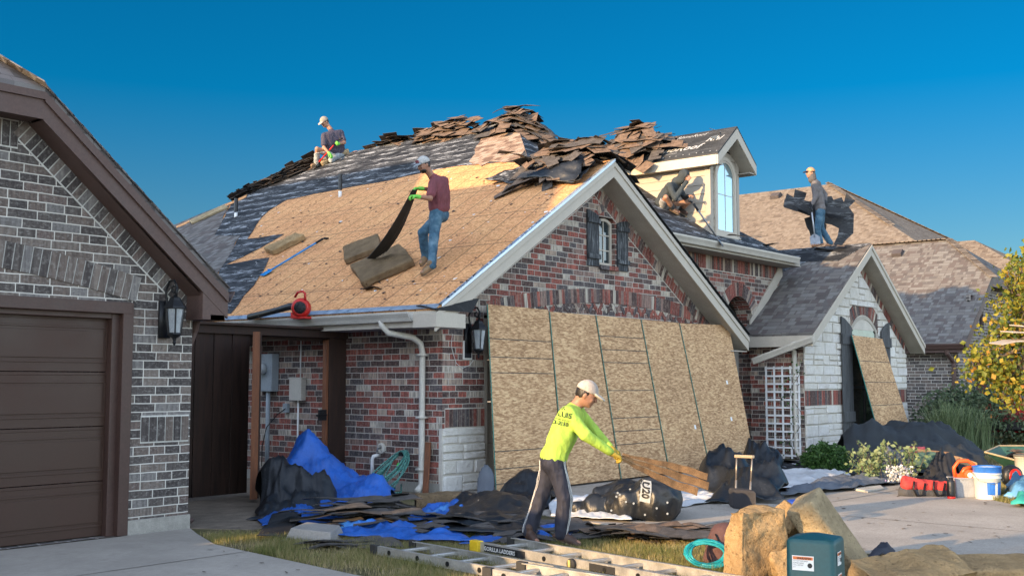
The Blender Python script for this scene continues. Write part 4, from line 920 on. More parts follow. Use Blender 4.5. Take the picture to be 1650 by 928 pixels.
SHG_TOP = surf('torn_shingle_granules', (.15, .10, .068), .45, 9, .95, .5, 120, fine=.4); SHG_UND = surf('torn_shingle_underside', (.028, .026, .026), .4, 6, .6, .3, 50)
SHG_TOP2 = surf('torn_shingle_grey_granules', (.075, .066, .06), .4, 9, .95, .5, 120, fine=.4)
strip_meshes = []
def make_strip(seed, L=.95, W=.30, tabs=True):
    rnd = random.Random(seed); m = MB(); n = 8; th = .007
    bend = rnd.uniform(-.08, .015); tw = rnd.uniform(-.5, .5); bx = rnd.uniform(-.06, .06)
    def f(u, v): return Vector(((u - .5) * L, (v - .5) * W, bend * (4 * (u - .5) ** 2) + tw * (u - .5) * (v - .5) * .25 + bx * (v - .5) ** 2 * 4 + .012 * math.sin(u * 9 + seed)))
    cuts = sorted(rnd.sample(range(1, n), 2)) if tabs else []
    jag0, jag1 = rnd.uniform(-.04, .04), rnd.uniform(-.04, .04)
    for i in range(n):
        u0, u1 = i / n + .0, (i + 1) / n; v0 = rnd.choice((0, .0, .06, .25)) if tabs else 0.
        a, b, c, d = f(u0, v0), f(u1, v0), f(u1, 1), f(u0, 1)
        if i == 0: a.x += jag0; d.x -= jag0
        if i == n - 1: b.x += jag1; c.x -= jag1
        t = Vector((0, 0, th))
        m.mesh([a, b, c, d, a + t, b + t, c + t, d + t], [(3, 2, 1, 0)], 1, 0); m.mesh([a + t, b + t, c + t, d + t], [(0, 1, 2, 3)], 0, rnd.random())
        m.mesh([a, b, b + t, a + t, c, d, d + t, c + t], [(0, 1, 2, 3), (4, 5, 6, 7)], 1, 0)
        if i == 0: m.mesh([d, a, a + t, d + t], [(0, 1, 2, 3)], 1, 0)
        if i == n - 1: m.mesh([b, c, c + t, b + t], [(0, 1, 2, 3)], 1, 0)
    return m
STRIPS = []
for i in range(10):
    o = make_strip(i, random.uniform(.7, 1.0), random.uniform(.24, .34)).build('torn_shingle', [SHG_TOP if i % 3 else SHG_TOP2, SHG_UND], local=True); STRIPS.append(o.data); bpy.data.objects.remove(o)
REST = MB()                                                 # the strips past the three hundred that show largest
def strips(n, fn, label, group, seed=0, sc=1., cat='shingle', pick=None):
    rnd = random.Random(seed)
    if label is None:
        for i in range(n):
            p, yaw, tilt, roll = fn(rnd, i, n); me = rnd.choice(STRIPS); k_ = sc * rnd.uniform(.8, 1.1); M_ = Matrix.Translation(p) @ Matrix.Rotation(yaw, 4, 'Z') @ Matrix.Rotation(tilt, 4, 'Y') @ Matrix.Rotation(roll, 4, 'X')
            for pl in me.polygons: REST.face([M_ @ (me.vertices[v].co * k_) for v in pl.vertices], pl.material_index)
        return
    for i in range(n):
        p, yaw, tilt, roll = fn(rnd, i, n)
        o = bpy.data.objects.new('torn_shingle', rnd.choice(pick or STRIPS)); COL.objects.link(o); o.location = p; o.scale = (sc * rnd.uniform(.8, 1.1),) * 3
        o.rotation_euler = (roll, tilt, yaw); tag(o, label, cat, group)
def heap(center, rx, ry, h, base, yaw0=0., spread=.5, tiltx=0., top_yaw=None):
    """strips fanned over a mound; base(x, y) gives the height of the roof under it"""
    c = Vector(center)
    def fn(rnd, i, n):
        t = i / n; r = math.sqrt(rnd.random()) * (1 - .55 * t); a = rnd.uniform(0, 2 * math.pi)
        dx, dy = rx * r * math.cos(a), ry * r * math.sin(a); x, y = c.x + dx, c.y + dy
        z = base(x, y) + .03 + h * t * (1 - .45 * r * r) + rnd.uniform(0, .04)
        sx = (base(x + .1, y) - base(x - .1, y)) / .2; sy = (base(x, y + .1) - base(x, y - .1)) / .2; yaw = yaw0 + rnd.gauss(0, spread); fl = .30 * t
        n_ = Vector((-sx * (1 - fl) + dx / rx * .30 + rnd.gauss(0, .09), -sy * (1 - fl) + dy / ry * .22 + rnd.gauss(0, .09), 1)).normalized()
        q = n_.to_track_quat('Z', 'X').to_matrix().to_3x3(); X = Vector((math.cos(yaw), math.sin(yaw), 0)); X = (X - n_ * X.dot(n_)).normalized(); Y = n_.cross(X)
        e = Matrix((X, Y, n_)).transposed().to_euler(); return Vector((x, y, z)), e.z, e.y, e.x
    return fn
def base_main(x, y):
    zl = zleft(x); zf = zfront(y); zr2 = ZP - FS * (x - XP)
    return min(zl, zf if y < YP + 3 else 99, zr2)
def base_gable(x, y): return max(min(zleft(x), zr_(x)), min(zleft(x), zfront(y)))
p = roofL(636, 229); strips(20, heap((p.x + .1, p.y, 0), .38, .85, .18, base_main, 1.6, .4), None, None, 11)
p = roofL(728, 212); strips(40, heap((XP - .15, p.y - .1, 0), .45, 1.2, .28, base_main, 1.6, .35), None, None, 12)
strips(64, heap((XP - .35, 13.95, 0), .7, 1.3, .32, base_main, 1.4, .5), 'torn shingle in the tall heap at the peak of the roof', 'shingles in the heap at the peak', 13)
strips(80, heap((14.72, 10.85, 0), .95, 1.05, .45, base_gable, 1.2, .7), 'torn shingle in the big messy heap on the brick gable peak', 'shingles in the heap on the gable peak', 14)
def base_dorm(x, y): return max(DZA - DS * abs(x - DXC), base_main(x, y))
pb_ = atx(1045, 225, DXC - .3)
strips(64, heap((DXC - .45, pb_.y + .35, 0), .75, 1.1, .46, base_dorm, .9, .8), 'torn shingle in the brown heap behind the dormer roof', 'shingles in the heap behind the dormer', 15)
# small scattered offcuts on the decking
def scat(rnd, i, n):
    x, y = [(600, 468), (1200, 387), (1330, 408), (1345, 398), (870, 292), (965, 268), (905, 268), (820, 250), (1236, 398), (850, 262)][i]
    if x > 1200: q = roofF(x, y) if x < 1300 else atx(x, y, BXC - .3)
    else: q = roofL(x, y)
    return q + Vector((0, 0, .05)), rnd.uniform(0, 3), rnd.uniform(-.3, .1), rnd.uniform(-.2, .2)
strips(10, scat, 'loose torn shingle lying apart from the heaps on the roof', 'loose shingles on the roof', 17, .5)
# torn flaps of felt beside the gable heap: crumpled strips
def crumple(name, mat, corners, nu=24, nv=12, amp=.06, freq=2.2, seed=0, lift=None, base=None, label=None, cat=None, group=None, parent=None, solid=.004, sharp=True):
    A, B, C_, D = map(Vector, corners); sd_ = Vector((seed * 7.3, seed * 3.1, seed))
    nrm = (B - A).cross(D - A).normalized(); nrm = nrm if nrm.z > 0 else -nrm
    def fn(u, v):
        p = A.lerp(B, u).lerp(D.lerp(C_, u), v)
        q = p * freq + sd_
        h = (1 - abs(noise.noise(q)) * 2.2) if sharp else noise.noise(q) + .5
        h += .45 * (1 - abs(noise.noise(q * 2.3)) * 2.)
        e = 1.
        p2 = p + nrm * (amp * max(h, -.2)) * e + Vector((noise.noise(q * .8 + Vector((9, 0, 0))), noise.noise(q * .8 + Vector((0, 9, 0))), 0)) * amp * 1.6
        if lift: p2 += lift(u, v)
        if base: p2.z = max(p2.z, base(p2.x, p2.y) + .006 + .004 * noise.noise(q * 3))
        return p2
    m = MB(); m.grid(fn, nu, nv); o = m.build(name, mat, parent, smooth=True, solid=solid)
    if label: tag(o, label, cat, group)
    return o
def Lq(x, y, h=.03): return roofL(x, y) + NL * h
crumple('felt_flap', FELT, [Lq(783, 292), Lq(862, 264), Lq(893, 272), Lq(832, 300)], 16, 10, .03, 2.5, 1, parent=hs_)
crumple('felt_flap', BLACKSH, [Lq(862, 300), Lq(915, 262, .15), Lq(955, 272, .1), Lq(930, 300)], 20, 12, .12, 1.8, 2, parent=hs_)
crumple('felt_flap', FELT_PLAIN, [Lq(905, 300), Lq(925, 275, .1), Lq(965, 268, .1), Lq(945, 297)], 16, 10, .07, 1.8, 3, parent=hs_)
def hip_at(px_x):
    best = min((abs((lambda d: CX + F_PX * d.dot(RT) / d.dot(FW))(Vector((XP - k, YB + k, zleft(XP - k))) - CAM) - px_x), k) for k in [i * .02 for i in range(350)]); k = best[1]; return Vector((XP - k, YB + k, zleft(XP - k)))
ha, hb = hip_at(392), hip_at(506); hn = Vector((.5, -.5, 0)).normalized()
def hipf(rnd, i, n):
    u = i / n; q = ha.lerp(hb, u * 1.0 + rnd.gauss(0, .01)) + hn * rnd.uniform(-.18, .22); y_ = math.atan2((hb - ha).y, (hb - ha).x); return q + ZZ * rnd.uniform(.03, .20), y_ + rnd.gauss(0, .15), -math.atan2((hb - ha).z, Vector((hb - ha).xy).length) + rnd.gauss(0, .06), rnd.gauss(0, .25)
strips(46, hipf, None, None, 18, .95)
# crumbs of the old roof scattered on the bare deck
m = MB(); rnd = random.Random(77)
for i in range(420):
    q = clampL(roofL(rnd.uniform(395, 960), rnd.uniform(275, 485)), .012)
    if q.y > YB: continue
    z_ = rnd.uniform(.006, .03); a = rnd.uniform(0, 3); d = (Vector((0, 1, 0)) * math.cos(a) + Vector((1, 0, SL)).normalized() * math.sin(a)) * z_; e = NL.cross(d) * rnd.uniform(.3, .9); m.face([q - d - e, q + d - e, q + d + e, q - d + e + NL * .01], rnd.choice((0, 0, 0, 1)))
m.build('roof_crumbs', [SHG_UND, PLWHITE], hs_)['kind'] = 'stuff'
# vent pipes
for (x, y, top, lb) in ((548, 317, 281, 'black topped white vent pipe in the middle of the felt'), (380, 350, 320, 'black topped white vent pipe near the far end of the felt')):
    b = roofL(x, y); t_ = atd(x, top, b.dot(FH)).z; h = t_ - b.z
    t = thing('vent_pipe', lb, 'pipe', b, 0, 'vent pipes through the roof'); m = MB(); m.lathe((0, 0, -.05), (0, 0, 1), [(.036, 0), (.036, h * .35)], 14); m.build('lower_pipe', PLWHITE, t, True, True)
    m = MB(); m.lathe((0, 0, h * .30), (0, 0, 1), [(.042, 0), (.042, h * .7), (.03, h * .7), (.03, h * .6)], 14); m.build('upper_pipe', BLACKSH, t, False, True)
# worn foam pads
def foam(name, label, cat, size, M_, seed=0, mat=None, group=None, wear=.05, div=(16, 12, 5), chunk=0.):
    """M_: 4x4 placement of the block's centre"""
    sx, sy, sz = size; rnd = Vector((seed * 5.1, seed * 2.7, seed * 9.3)); m = MB()
    nx, ny, nz_ = div; idx = {}; vs = []; fs = []
    def vid(i, j, k):
        if (i, j, k) in idx: return idx[(i, j, k)]
        u, v, w_ = (i / nx - .5) * 2, (j / ny - .5) * 2, (k / nz_ - .5) * 2
        p = Vector((u * sx / 2, v * sy / 2, w_ * sz / 2)); r = min(sx, sy, sz) * .07; q = Vector([max(-s_ / 2 + r, min(s_ / 2 - r, c)) for c, s_ in zip(p, (sx, sy, sz))]); d = p - q
        if d.length > 1e-6: p = q + d.normalized() * min(d.length, r) * 1.0 if d.length > r else p
        nn = Vector((u ** 7, v ** 7, w_ ** 7)); nn = nn.normalized() if nn.length > 1e-6 else Vector((0, 0, 1))
        q_ = p * 3. + rnd; disp = noise.noise(q_) * wear * 1.1 + noise.noise(q_ * 3.1) * wear * .5 + noise.noise(q_ * 7.) * wear * .22
        edge = sum(1 for c in (abs(u), abs(v), abs(w_)) if c > .85)
        if edge >= 2: disp -= abs(noise.noise(q_ * 1.7)) * wear * .5
        if chunk: disp -= max(0, noise.noise(p * 2.2 + rnd * 2) - .12) * chunk
        p = p + nn * disp; idx[(i, j, k)] = len(vs); vs.append(p); return idx[(i, j, k)]
    for i in range(nx):
        for j in range(ny): fs += [(vid(i, j, 0), vid(i, j + 1, 0), vid(i + 1, j + 1, 0), vid(i + 1, j, 0)), (vid(i, j, nz_), vid(i + 1, j, nz_), vid(i + 1, j + 1, nz_), vid(i, j + 1, nz_))]
    for i in range(nx):
        for k in range(nz_): fs += [(vid(i, 0, k), vid(i + 1, 0, k), vid(i + 1, 0, k + 1), vid(i, 0, k + 1)), (vid(i, ny, k), vid(i, ny, k + 1), vid(i + 1, ny, k + 1), vid(i + 1, ny, k))]
    for j in range(ny):
        for k in range(nz_): fs += [(vid(0, j, k), vid(0, j, k + 1), vid(0, j + 1, k + 1), vid(0, j + 1, k)), (vid(nx, j, k), vid(nx, j + 1, k), vid(nx, j + 1, k + 1), vid(nx, j, k + 1))]
    m.mesh(vs, fs); o = m.build(name, mat or FOAM, smooth=True, local=True); o.matrix_world = M_
    md = o.modifiers.new('s', 'SUBSURF'); md.levels = 1; md.render_levels = 1; return tag(o, label, cat, group)
def frame(o, x, n):
    n = Vector(n).normalized(); x = Vector(x); x = (x - n * x.dot(n)).normalized(); y = n.cross(x); M_ = Matrix((x, y, n)).transposed().to_4x4(); M_.translation = Vector(o); return M_
def padL(a, b, wpx, th, label, seed, mat, k=1.):
    A, B = roofL(*a), roofL(*b); W = roofL(*wpx); x = (B - A); yv = W - A; wd = abs((yv - x.normalized() * yv.dot(x.normalized())).length)
    c = (A + B) / 2 + (yv - x.normalized() * yv.dot(x.normalized())) / 2 + NL * th * .5
    return foam('foam_pad', label, 'foam pad', (x.length * k, wd * 1.35, th), frame(c, x, NL), seed, mat, 'foam pads on the roof', .022, (24, 18, 5))
padL((585, 462), (668, 425), (600, 428), .13, 'thick foam pad the shingle strips in the worker s hands rest on'.replace(' s ', ' '), 1, FOAMD)
padL((558, 425), (616, 402), (592, 395), .11, 'flat foam pad lying behind the one under the maroon worker shingles', 2, FOAMD)
padL((440, 412), (492, 386), (455, 396), .11, 'foam pad lying alone beside the blue pry bar', 3, FOAM)
foam('foam_pad', 'yellow foam board lying on old shingles at the far left hip', 'foam pad', ((roofL(308, 364) - roofL(366, 338)).length, .42, .05), frame(clampL(roofL(336, 349), .05), roofL(366, 338) - roofL(308, 364), NL), 4, FOAMC, 'foam pads on the roof', .01)
q = clampL(roofL(540, 255), 0); foam('foam_pad', 'yellow foam pad under the kneeling worker on the ridge', 'foam pad', (.75, .45, .1), frame(q + NL * .06, roofL(556, 240) - roofL(522, 257), NL), 5, FOAMC, 'foam pads on the roof', .05)
# long handled shingle removers
BLUEM = surf('blue_enamel', (.02, .22, .55), .15, 8, .4, .1); REDM = surf('red_plastic', (.50, .02, .015), .15, 8, .35, .1); TOOLST = surf('tool_steel', (.22, .23, .25), .3, 9, .4, .2, metal=.7)
def fork(name, label, head, grip, nrm, mat, gripmat=None, w_=.16, blade=.2):
    head, grip = Vector(head), Vector(grip); d = (head - grip).normalized(); s_ = d.cross(Vector(nrm)).normalized(); n_ = s_.cross(d).normalized(); n_ = n_ if n_.z > 0 else -n_
    t = thing(name, label, 'roofing tool', head)
    m = MB(); m.tube([grip, head - d * blade], .016, 8); m.build('handle', mat, t, True)
    m = MB(); m.tube([grip - n_ * .0, grip + d * .10, grip + d * .16], .021, 8); m.tube([grip - d * .02, grip - d * .1 - n_ * .05], .02, 8); m.build('grip', gripmat or IRON, t, True)
    b = head - d * blade; m = MB(); m.prism([b - s_ * .03, b + s_ * .03, b + d * .06 + s_ * w_ / 2, head + s_ * w_ / 2, head - s_ * w_ / 2, b + d * .06 - s_ * w_ / 2], n_ * .006); m.prism([b, b + d * .07, b + d * .07 + n_ * .05, b + n_ * .01], s_ * .008)
    for i in range(-2, 3): m.prism([head + s_ * (i * w_ / 5 - .012), head + s_ * (i * w_ / 5 + .012), head + d * .025 + s_ * (i * w_ / 5)], n_ * .005)
    m.build('blade', mat if mat is BLUEM else TOOLST, t); return t
fork('shingle_remover', 'blue long handled shingle remover lying on bare decking', roofL(424, 446) + NL * .03, roofL(522, 389) + NL * .05, NL, BLUEM)
q = clampL(roofL(505, 274), .04); fork('shingle_remover', 'red handled shingle fork held by the kneeling ridge worker', q, atd(545, 226, q.dot(FH) - .25), NL, REDM)
q = roofF(1163, 398) + NF * .03; fork('shingle_remover', 'grey steel shingle remover held by the hooded squatting worker', q, atd(1117, 328, q.dot(FH) - .1), NF, TOOLST)
# leaf blower in the gutter
q = atx(500, 497, 10.62)
bl = thing('leaf_blower', 'red leaf blower with long black tube resting on fence and gutter', 'leaf blower', (10.45, q.y, q.z - .16))
bx, by, bz = 10.45, q.y, q.z
OUT = -FH
m = MB()
m.lathe(Vector((bx, by, bz)) + FH * .1, OUT, [(.11, 0), (.135, .03), (.14, .12), (.12, .17), (.10, .18)], 24); m.box(bx - .06, bx + .1, by - .0, by + .16, bz - .15, bz - .06); m.box(bx - .05, bx + .09, by - .15, by + .12, bz - .16, bz - .13); m.build('housing', REDM, bl, bevel=.006)
gc = Vector((bx, by, bz)) - FH * .08; m = MB(); m.lathe(gc, OUT, [(.085, 0), (.085, .02), (.06, .03), (.02, .035)], 20)
for i in range(10):
    a = i * math.pi / 5; dd = RT * math.cos(a) + ZZ * math.sin(a); m.tube([gc + OUT * .034 + dd * .03, gc + OUT * .026 + dd * .08], .005, 5)
m.build('fan_grille', IRON, bl)
m = MB(); m.tube([(bx, by - .09, bz + .10), (bx, by - .08, bz + .2), (bx, by - .03, bz + .235), (bx, by + .08, bz + .225), (bx, by + .14, bz + .16)], .018, 8); m.build('handle', REDM, bl, True)
e = atx(402, 511, 10.45); m = MB(); m.tube([(bx, by + .12, bz + .02), (bx, by + .25, bz + .03), (bx, by + .55, bz - .015), (bx, e.y, e.z)], [.05, .052, .045, .05], 12); m.build('blower_tube', BLACKSH, bl, True)

# ================================================================== OSB boards leaning on the garage
TEAL = surf('teal_edge_paint', (.01, .17, .14), .15, 9, .6); LINE = surf('printed_dark_line', (.06, .055, .045), .3, 20)
tops = [785, 884, 958, 1030, 1091, 1171]; topy = [490, 502, 508, 515, 521, 524]; bots = [799, 909, 999, 1076, 1140, 1213]; boty = [808, 798, 786, 772, 762, 744]
def bb(i, side):
    """bottom corner on the ground, top corner on the wall"""
    T = aty(tops[i], topy[i], 10.16); 
    d = ray(bots[i], boty[i]); B = aty(bots[i], boty[i], 9.62); B.z = 0.03; B.x = 9.62 * d.x / d.y; return B, T
labs = ['widest first leaning particle board with four printed lines beside the wall lantern', 'plain leaning particle board behind the bent worker', 'leaning particle board with many dark lines in the middle of the five', 'plain leaning particle board between the lined one and the last one', 'last leaning particle board with white stickers nearest the entry']
lines_ = [(.19, .29, .375, .79, .88, .955), (), (.13, .215, .295, .47, .64, .72, .80), (), ()]
for i in range(5):
    (B0, T0), (B1, T1) = bb(i, 0), bb(i + 1, 1); off = Vector((0, -.012 * i, 0)); dz = Vector((0, 0, .0)); T1 = Vector((T1.x, T1.y, T0.z + (T1.z - T0.z) * .3)) if i < 4 else T1
    B0, T0, B1, T1 = [q + off for q in (B0, T0, B1, T1)]; B1 = B1 + (B0 - B1).normalized() * .01; T1 = T1 + (T0 - T1).normalized() * .01
    n_ = (B1 - B0).cross(T0 - B0).normalized(); n_ = n_ if n_.y < 0 else -n_
    t = thing('particle_board', labs[i], 'board', (B0 + B1) / 2, 0, 'particle boards leaning on the garage')
    m = MB(); m.prism([B0, B1, T1, T0], -n_ * .012); bo = m.build('panel', OSB, t)
    m = MB()
    for a, b in ((B0, T0), (B1, T1)):
        s_ = (B1 - B0).normalized() * (.007 if a is B0 else -.007); m.prism([a - s_, a + s_ * 0, b + s_ * 0, b - s_], -n_ * .014 + n_ * 0); 
    e_ = (B1 - B0).normalized(); m = MB(); m.prism([B0 - n_ * .013, B0 + n_ * .0015, T0 + n_ * .0015, T0 - n_ * .013], e_ * .016); m.build('painted_edge', TEAL, t)
    if lines_[i]:
        m = MB()
        for f in lines_[i]:
            a, b = T0.lerp(B0, f), T1.lerp(B1, f); w2 = (B0 - T0).normalized() * .006; m.face([a - w2 + n_ * .002, a + w2 + n_ * .002, b + w2 + n_ * .002, b - w2 + n_ * .002])
        m.build('printed_line', LINE, t)
    if i in (4, 3):
        m = MB()
        for (u, v) in ((.72, .42), (.66, .68), (.70, .94)) if i == 4 else ((.86, .72),):
            c = T0.lerp(T1, u).lerp(B0.lerp(B1, u), v) + n_ * .003; a = (B1 - B0).normalized() * .03; b_ = (T0 - B0).normalized() * .035; m.face([c - a - b_, c + a - b_, c + a + b_, c - a + b_])
        m.build('sticker', PLWHITE, t)
# board leaning on the bay window
T0, T1 = aty(1373, 540, 9.28), aty(1422, 546, 9.28); Bq = [aty(1410, 692, 8.75), aty(1461, 690, 8.75)]
for b in Bq: b.z = .32
t = thing('particle_board', 'single particle board leaning on the arched window of the stone gable', 'board', (Bq[0] + Bq[1]) / 2)
B0, B1 = aty(1420, 712, 8.85), aty(1471, 705, 8.85); n_ = (B1 - B0).cross(T0 - B0).normalized(); n_ = n_ if n_.y < 0 else -n_
m = MB(); m.prism([B0, B1, T1, T0], -n_ * .012); m.build('panel', OSB, t)
m = MB(); m.prism([B0 - n_ * .013, B0 + n_ * .001, T0 + n_ * .001, T0 - n_ * .013], -(B1 - B0).normalized() * .02); m.build('painted_edge', TEAL, t)
m = MB()
for f in (.24, .44, .66, .9):
    a, b = T0.lerp(B0, f), T1.lerp(B1, f); w2 = (B0 - T0).normalized() * .006; m.face([a - w2 + n_ * .002, a + w2 + n_ * .002, b + w2 + n_ * .002, b - w2 + n_ * .002])
m.build('printed_line', LINE, t)

# ================================================================== lantern and little things on the garage wall
pq = aty(752, 545, GY); lantern('wall_lantern', 'black iron coach lantern on red brick beside the leaning boards', (pq.x, GY - .003, pq.z), 1.2)
pq = aty(752, 564, GY); t = thing('address_plate', 'small black plate in a white frame below the coach lantern', 'plate', (pq.x, GY - .004, pq.z - .13))
m = MB(); m.box(-.09, .09, -.02, 0, 0, .26); m.build('frame', PLWHITE, t, local=True, bevel=.003); m = MB(); m.box(-.07, .07, -.024, -.019, .02, .24); m.build('face', surf('plate_black', (.02, .022, .03)), t, local=True)
m = MB(); a = aty(728, 560, GY - .01); m.tube([aty(729, 538, GY - .012), aty(727, 556, GY - .012), aty(731, 572, GY - .012), aty(735, 585, GY - .012), aty(745, 593, GY - .012), aty(757, 588, GY - .015), aty(763, 580, GY - .02)], .004, 5); tag(m.build('loose_cable', PLWHITE), 'thin white loose cable dangling on the brick beside the coach lantern', 'cable')
# ================================================================== side yard: fence, gate, meters, hose
FY = 12.3
ft = thing('wooden_fence', 'dark stained wooden fence frame with a top beam between the two houses', 'fence', (9, FY, 0))
m = MB(); m.box(6.98, 11.17, FY - .08, FY + .08, 2.13, 2.24); m.box(6.98, 11.16, FY - .14, FY + .14, 2.24, 2.275); m.build('top_beam', DKWOOD, ft, bevel=.004)
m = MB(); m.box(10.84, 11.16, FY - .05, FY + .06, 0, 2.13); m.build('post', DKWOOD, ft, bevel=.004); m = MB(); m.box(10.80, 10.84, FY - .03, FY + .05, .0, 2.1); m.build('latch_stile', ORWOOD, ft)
xl = aty(412, 600, FY).x
m = MB()
for i in range(18):
    a = 6.98 + i * .145
    if a + .145 > xl: break
    m.box(a + .002, a + .143, FY - .02 - .012 * (i % 2), FY + .0, .03, 2.14 + random.uniform(-.01, .01))
m.build('picket_panel', DKWOOD, ft, bevel=.003); m = MB(); m.box(6.98, xl, FY - .0, FY + .04, 1.98, 2.08); m.box(6.98, 11.1, FY + .08, FY + .1, 2.08, 2.2); m.build('rail', DKWOOD, ft)
gt = thing('wooden_gate', 'tall dark wooden gate leaf standing open toward the lawn with reddish edge', 'gate', (xl, FY, 0))
hinge = Vector((xl + .02, FY - .06, 0)); d0 = aty(409, 838, FY); gfoot = atz(413, 838, .0)
gd_ = (Vector((gfoot.x, gfoot.y, 0)) - hinge).normalized(); GWd = 1.05; gn = Vector((gd_.y, -gd_.x, 0))
m = MB()
for i in range(7):
    a = hinge + gd_ * (i * .15); b = hinge + gd_ * (i * .15 + .145); m.prism([a + ZZ * .05, b + ZZ * .05, b + ZZ * 2.12, a + ZZ * 2.12], -gn * .02)
m.build('picket_panel', DKWOOD, gt, bevel=.003)
m = MB(); e = hinge + gd_ * 1.05
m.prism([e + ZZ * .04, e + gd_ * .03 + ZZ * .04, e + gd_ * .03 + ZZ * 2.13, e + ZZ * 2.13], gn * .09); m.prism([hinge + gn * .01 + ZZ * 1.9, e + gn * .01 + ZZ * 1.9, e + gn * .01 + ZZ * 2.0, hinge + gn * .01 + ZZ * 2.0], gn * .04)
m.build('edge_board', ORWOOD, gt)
lt = aty(519, 669, FY - .06); m = MB(); m.box(lt.x - .07, lt.x + .05, FY - .1, FY - .05, lt.z - .07, lt.z + .08); m.tube([(lt.x - .14, FY - .1, lt.z), (lt.x + .05, FY - .1, lt.z + .01)], .015, 6); m.build('gate_latch', IRON, ft)
mp = atx(435, 640, HX0 - .01)
t = thing('electric_meter', 'grey electric meter box with conduit on the side wall seen through the gate', 'meter', (HX0 - .005, mp.y, .9)); GREYM = surf('grey_paint_metal', (.26, .30, .33), .1, 6, .45, .05)
m = MB(); m.box(-.14, 0, -.2, .2, .45, 1.03); m.build('box', GREYM, t, local=True, bevel=.01); m = MB(); m.lathe((-.14, 0, .8), (-1, 0, 0), [(.09, 0), (.09, .05), (.085, .08), (.06, .1)], 20); m.build('dial', surf('meter_glass', (.35, .38, .4), .1, 5, .15), t, True, True); m = MB(); m.tube([(-.08, -.05, .46), (-.08, -.05, -.85)], .035, 8); m.build('conduit', GREYM, t, True, True)
mp = atx(483, 627, HX0 - .01); t = thing('junction_box', 'small beige utility box with thin conduit on the side wall', 'utility box', (HX0 - .004, mp.y, mp.z - .17)); m = MB(); m.box(-.1, 0, -.14, .14, 0, .33); m.box(-.11, -.005, -.15, .15, .33, .35); m.build('box', GUTTER, t, local=True, bevel=.01); m = MB(); m.tube([(-.03, .0, 0), (-.03, .0, -1.2)], .015, 6); m.tube([(-.03, -.04, .35), (-.03, -.04, 1.1)], .01, 6); m.build('conduit', PLWHITE, t, True, True)
mp = atx(463, 657, HX0 - .01); t = thing('wall_socket', 'little grey weatherproof socket with a drooping black cord', 'socket', (HX0 - .004, mp.y, mp.z)); m = MB(); m.box(-.06, 0, -.05, .05, -.07, .07); m.build('cover', GREYM, t, local=True, bevel=.005); m = MB(); m.tube([(-.05, -.03, 0), (-.12, .1, -.1), (-.12, .35, -.3), (-.08, .5, -.6), (-.08, .5, -.9)], .008, 5); m.build('cord', IRON, t, True, True)
mp = atx(616, 722, HX0); t = thing('wall_faucet', 'round beige faucet box low on the side wall', 'faucet', (HX0 - .002, mp.y, mp.z)); m = MB(); m.lathe((0, 0, 0), (-1, 0, 0), [(.075, 0), (.075, .03), (.05, .04), (.04, .02)], 16); m.build('cover', GUTTER, t, local=True); m = MB(); m.tube([(-.03, 0, .01), (-.09, 0, 0), (-.1, 0, -.04)], .014, 6); m.build('spout', TOOLST, t, True, True)
mp = atx(600, 736, HX0 - .12); t = thing('drain_pipe', 'white plastic pipe with an elbow standing by the side wall', 'pipe', (mp.x, mp.y, 0)); m = MB(); m.tube([(0, 0, -.02), (0, 0, mp.z - .03), (0, -.02, mp.z + .01), (.06, -.02, mp.z + .02), (.12, -.02, mp.z + .02)], .026, 10); m.build('pipe', PLWHITE, t, True, True)
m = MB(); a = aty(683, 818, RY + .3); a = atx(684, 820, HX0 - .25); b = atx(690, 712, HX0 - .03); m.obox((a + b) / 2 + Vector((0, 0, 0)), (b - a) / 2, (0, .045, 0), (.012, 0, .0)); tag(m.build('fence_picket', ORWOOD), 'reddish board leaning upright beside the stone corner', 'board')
# garden hose hung on the wall
HOSE = MT('teal_hose', .5, 0, .4); _o = HOSE.coord('UV', (1, 1, 1)); _c = HOSE.ramp(HOSE.noise(HOSE.coord('Object'), 60., 2), [(.46, (.01, .10, .09)), (.5, (.10, .26, .22))]); HOSE = HOSE.fin(_c)
hp = atx(655, 728, HX0 - .06)
hk = thing('garden_hose', 'green and teal garden hose hung in long loops on the side wall', 'hose', (hp.x, hp.y, 0))
m = MB(); rnd = random.Random(5)
for i in range(8):
    pts = []; off = -.012 * i - .02; sh_ = rnd.uniform(-.06, .10); am = rnd.uniform(.07, .17); dr = rnd.uniform(.30, .55); zb_ = rnd.uniform(.0, .12)
    for k in range(25):
        a = 2 * math.pi * k / 24; c = math.cos(a); q = (1 - c) / 2; zz = hp.z * (1 - q) + .02 + zb_ * q
        pts.append((off - dr * q ** 1.3 + rnd.uniform(-.005, .005), math.sin(a) * (am + .05 * q) + sh_ * q, zz))
    m.tube(pts, .0115, 6, cap=False)
m.tube([(-.1, .0, .1), (-.3, -.2, .02), (-.55, -.1, .02), (-.5, .25, .02), (-.2, .25, .03), (-.1, .1, .05)], .0115, 6)
m.build('hose_loops', HOSE, hk, True, True); m = MB(); m.box(-.12, 0, -.03, .03, hp.z - .05, hp.z + .0); m.build('hook', IRON, hk, local=True)
m = MB(); m.lathe((-.15, .01, hp.z - .26), (0, -.1, 1), [(.018, 0), (.03, .02), (.03, .08), (.015, .12)], 10); m.build('nozzle', surf('bright_green_plastic', (.05, .6, .08), .1), hk, True, True)
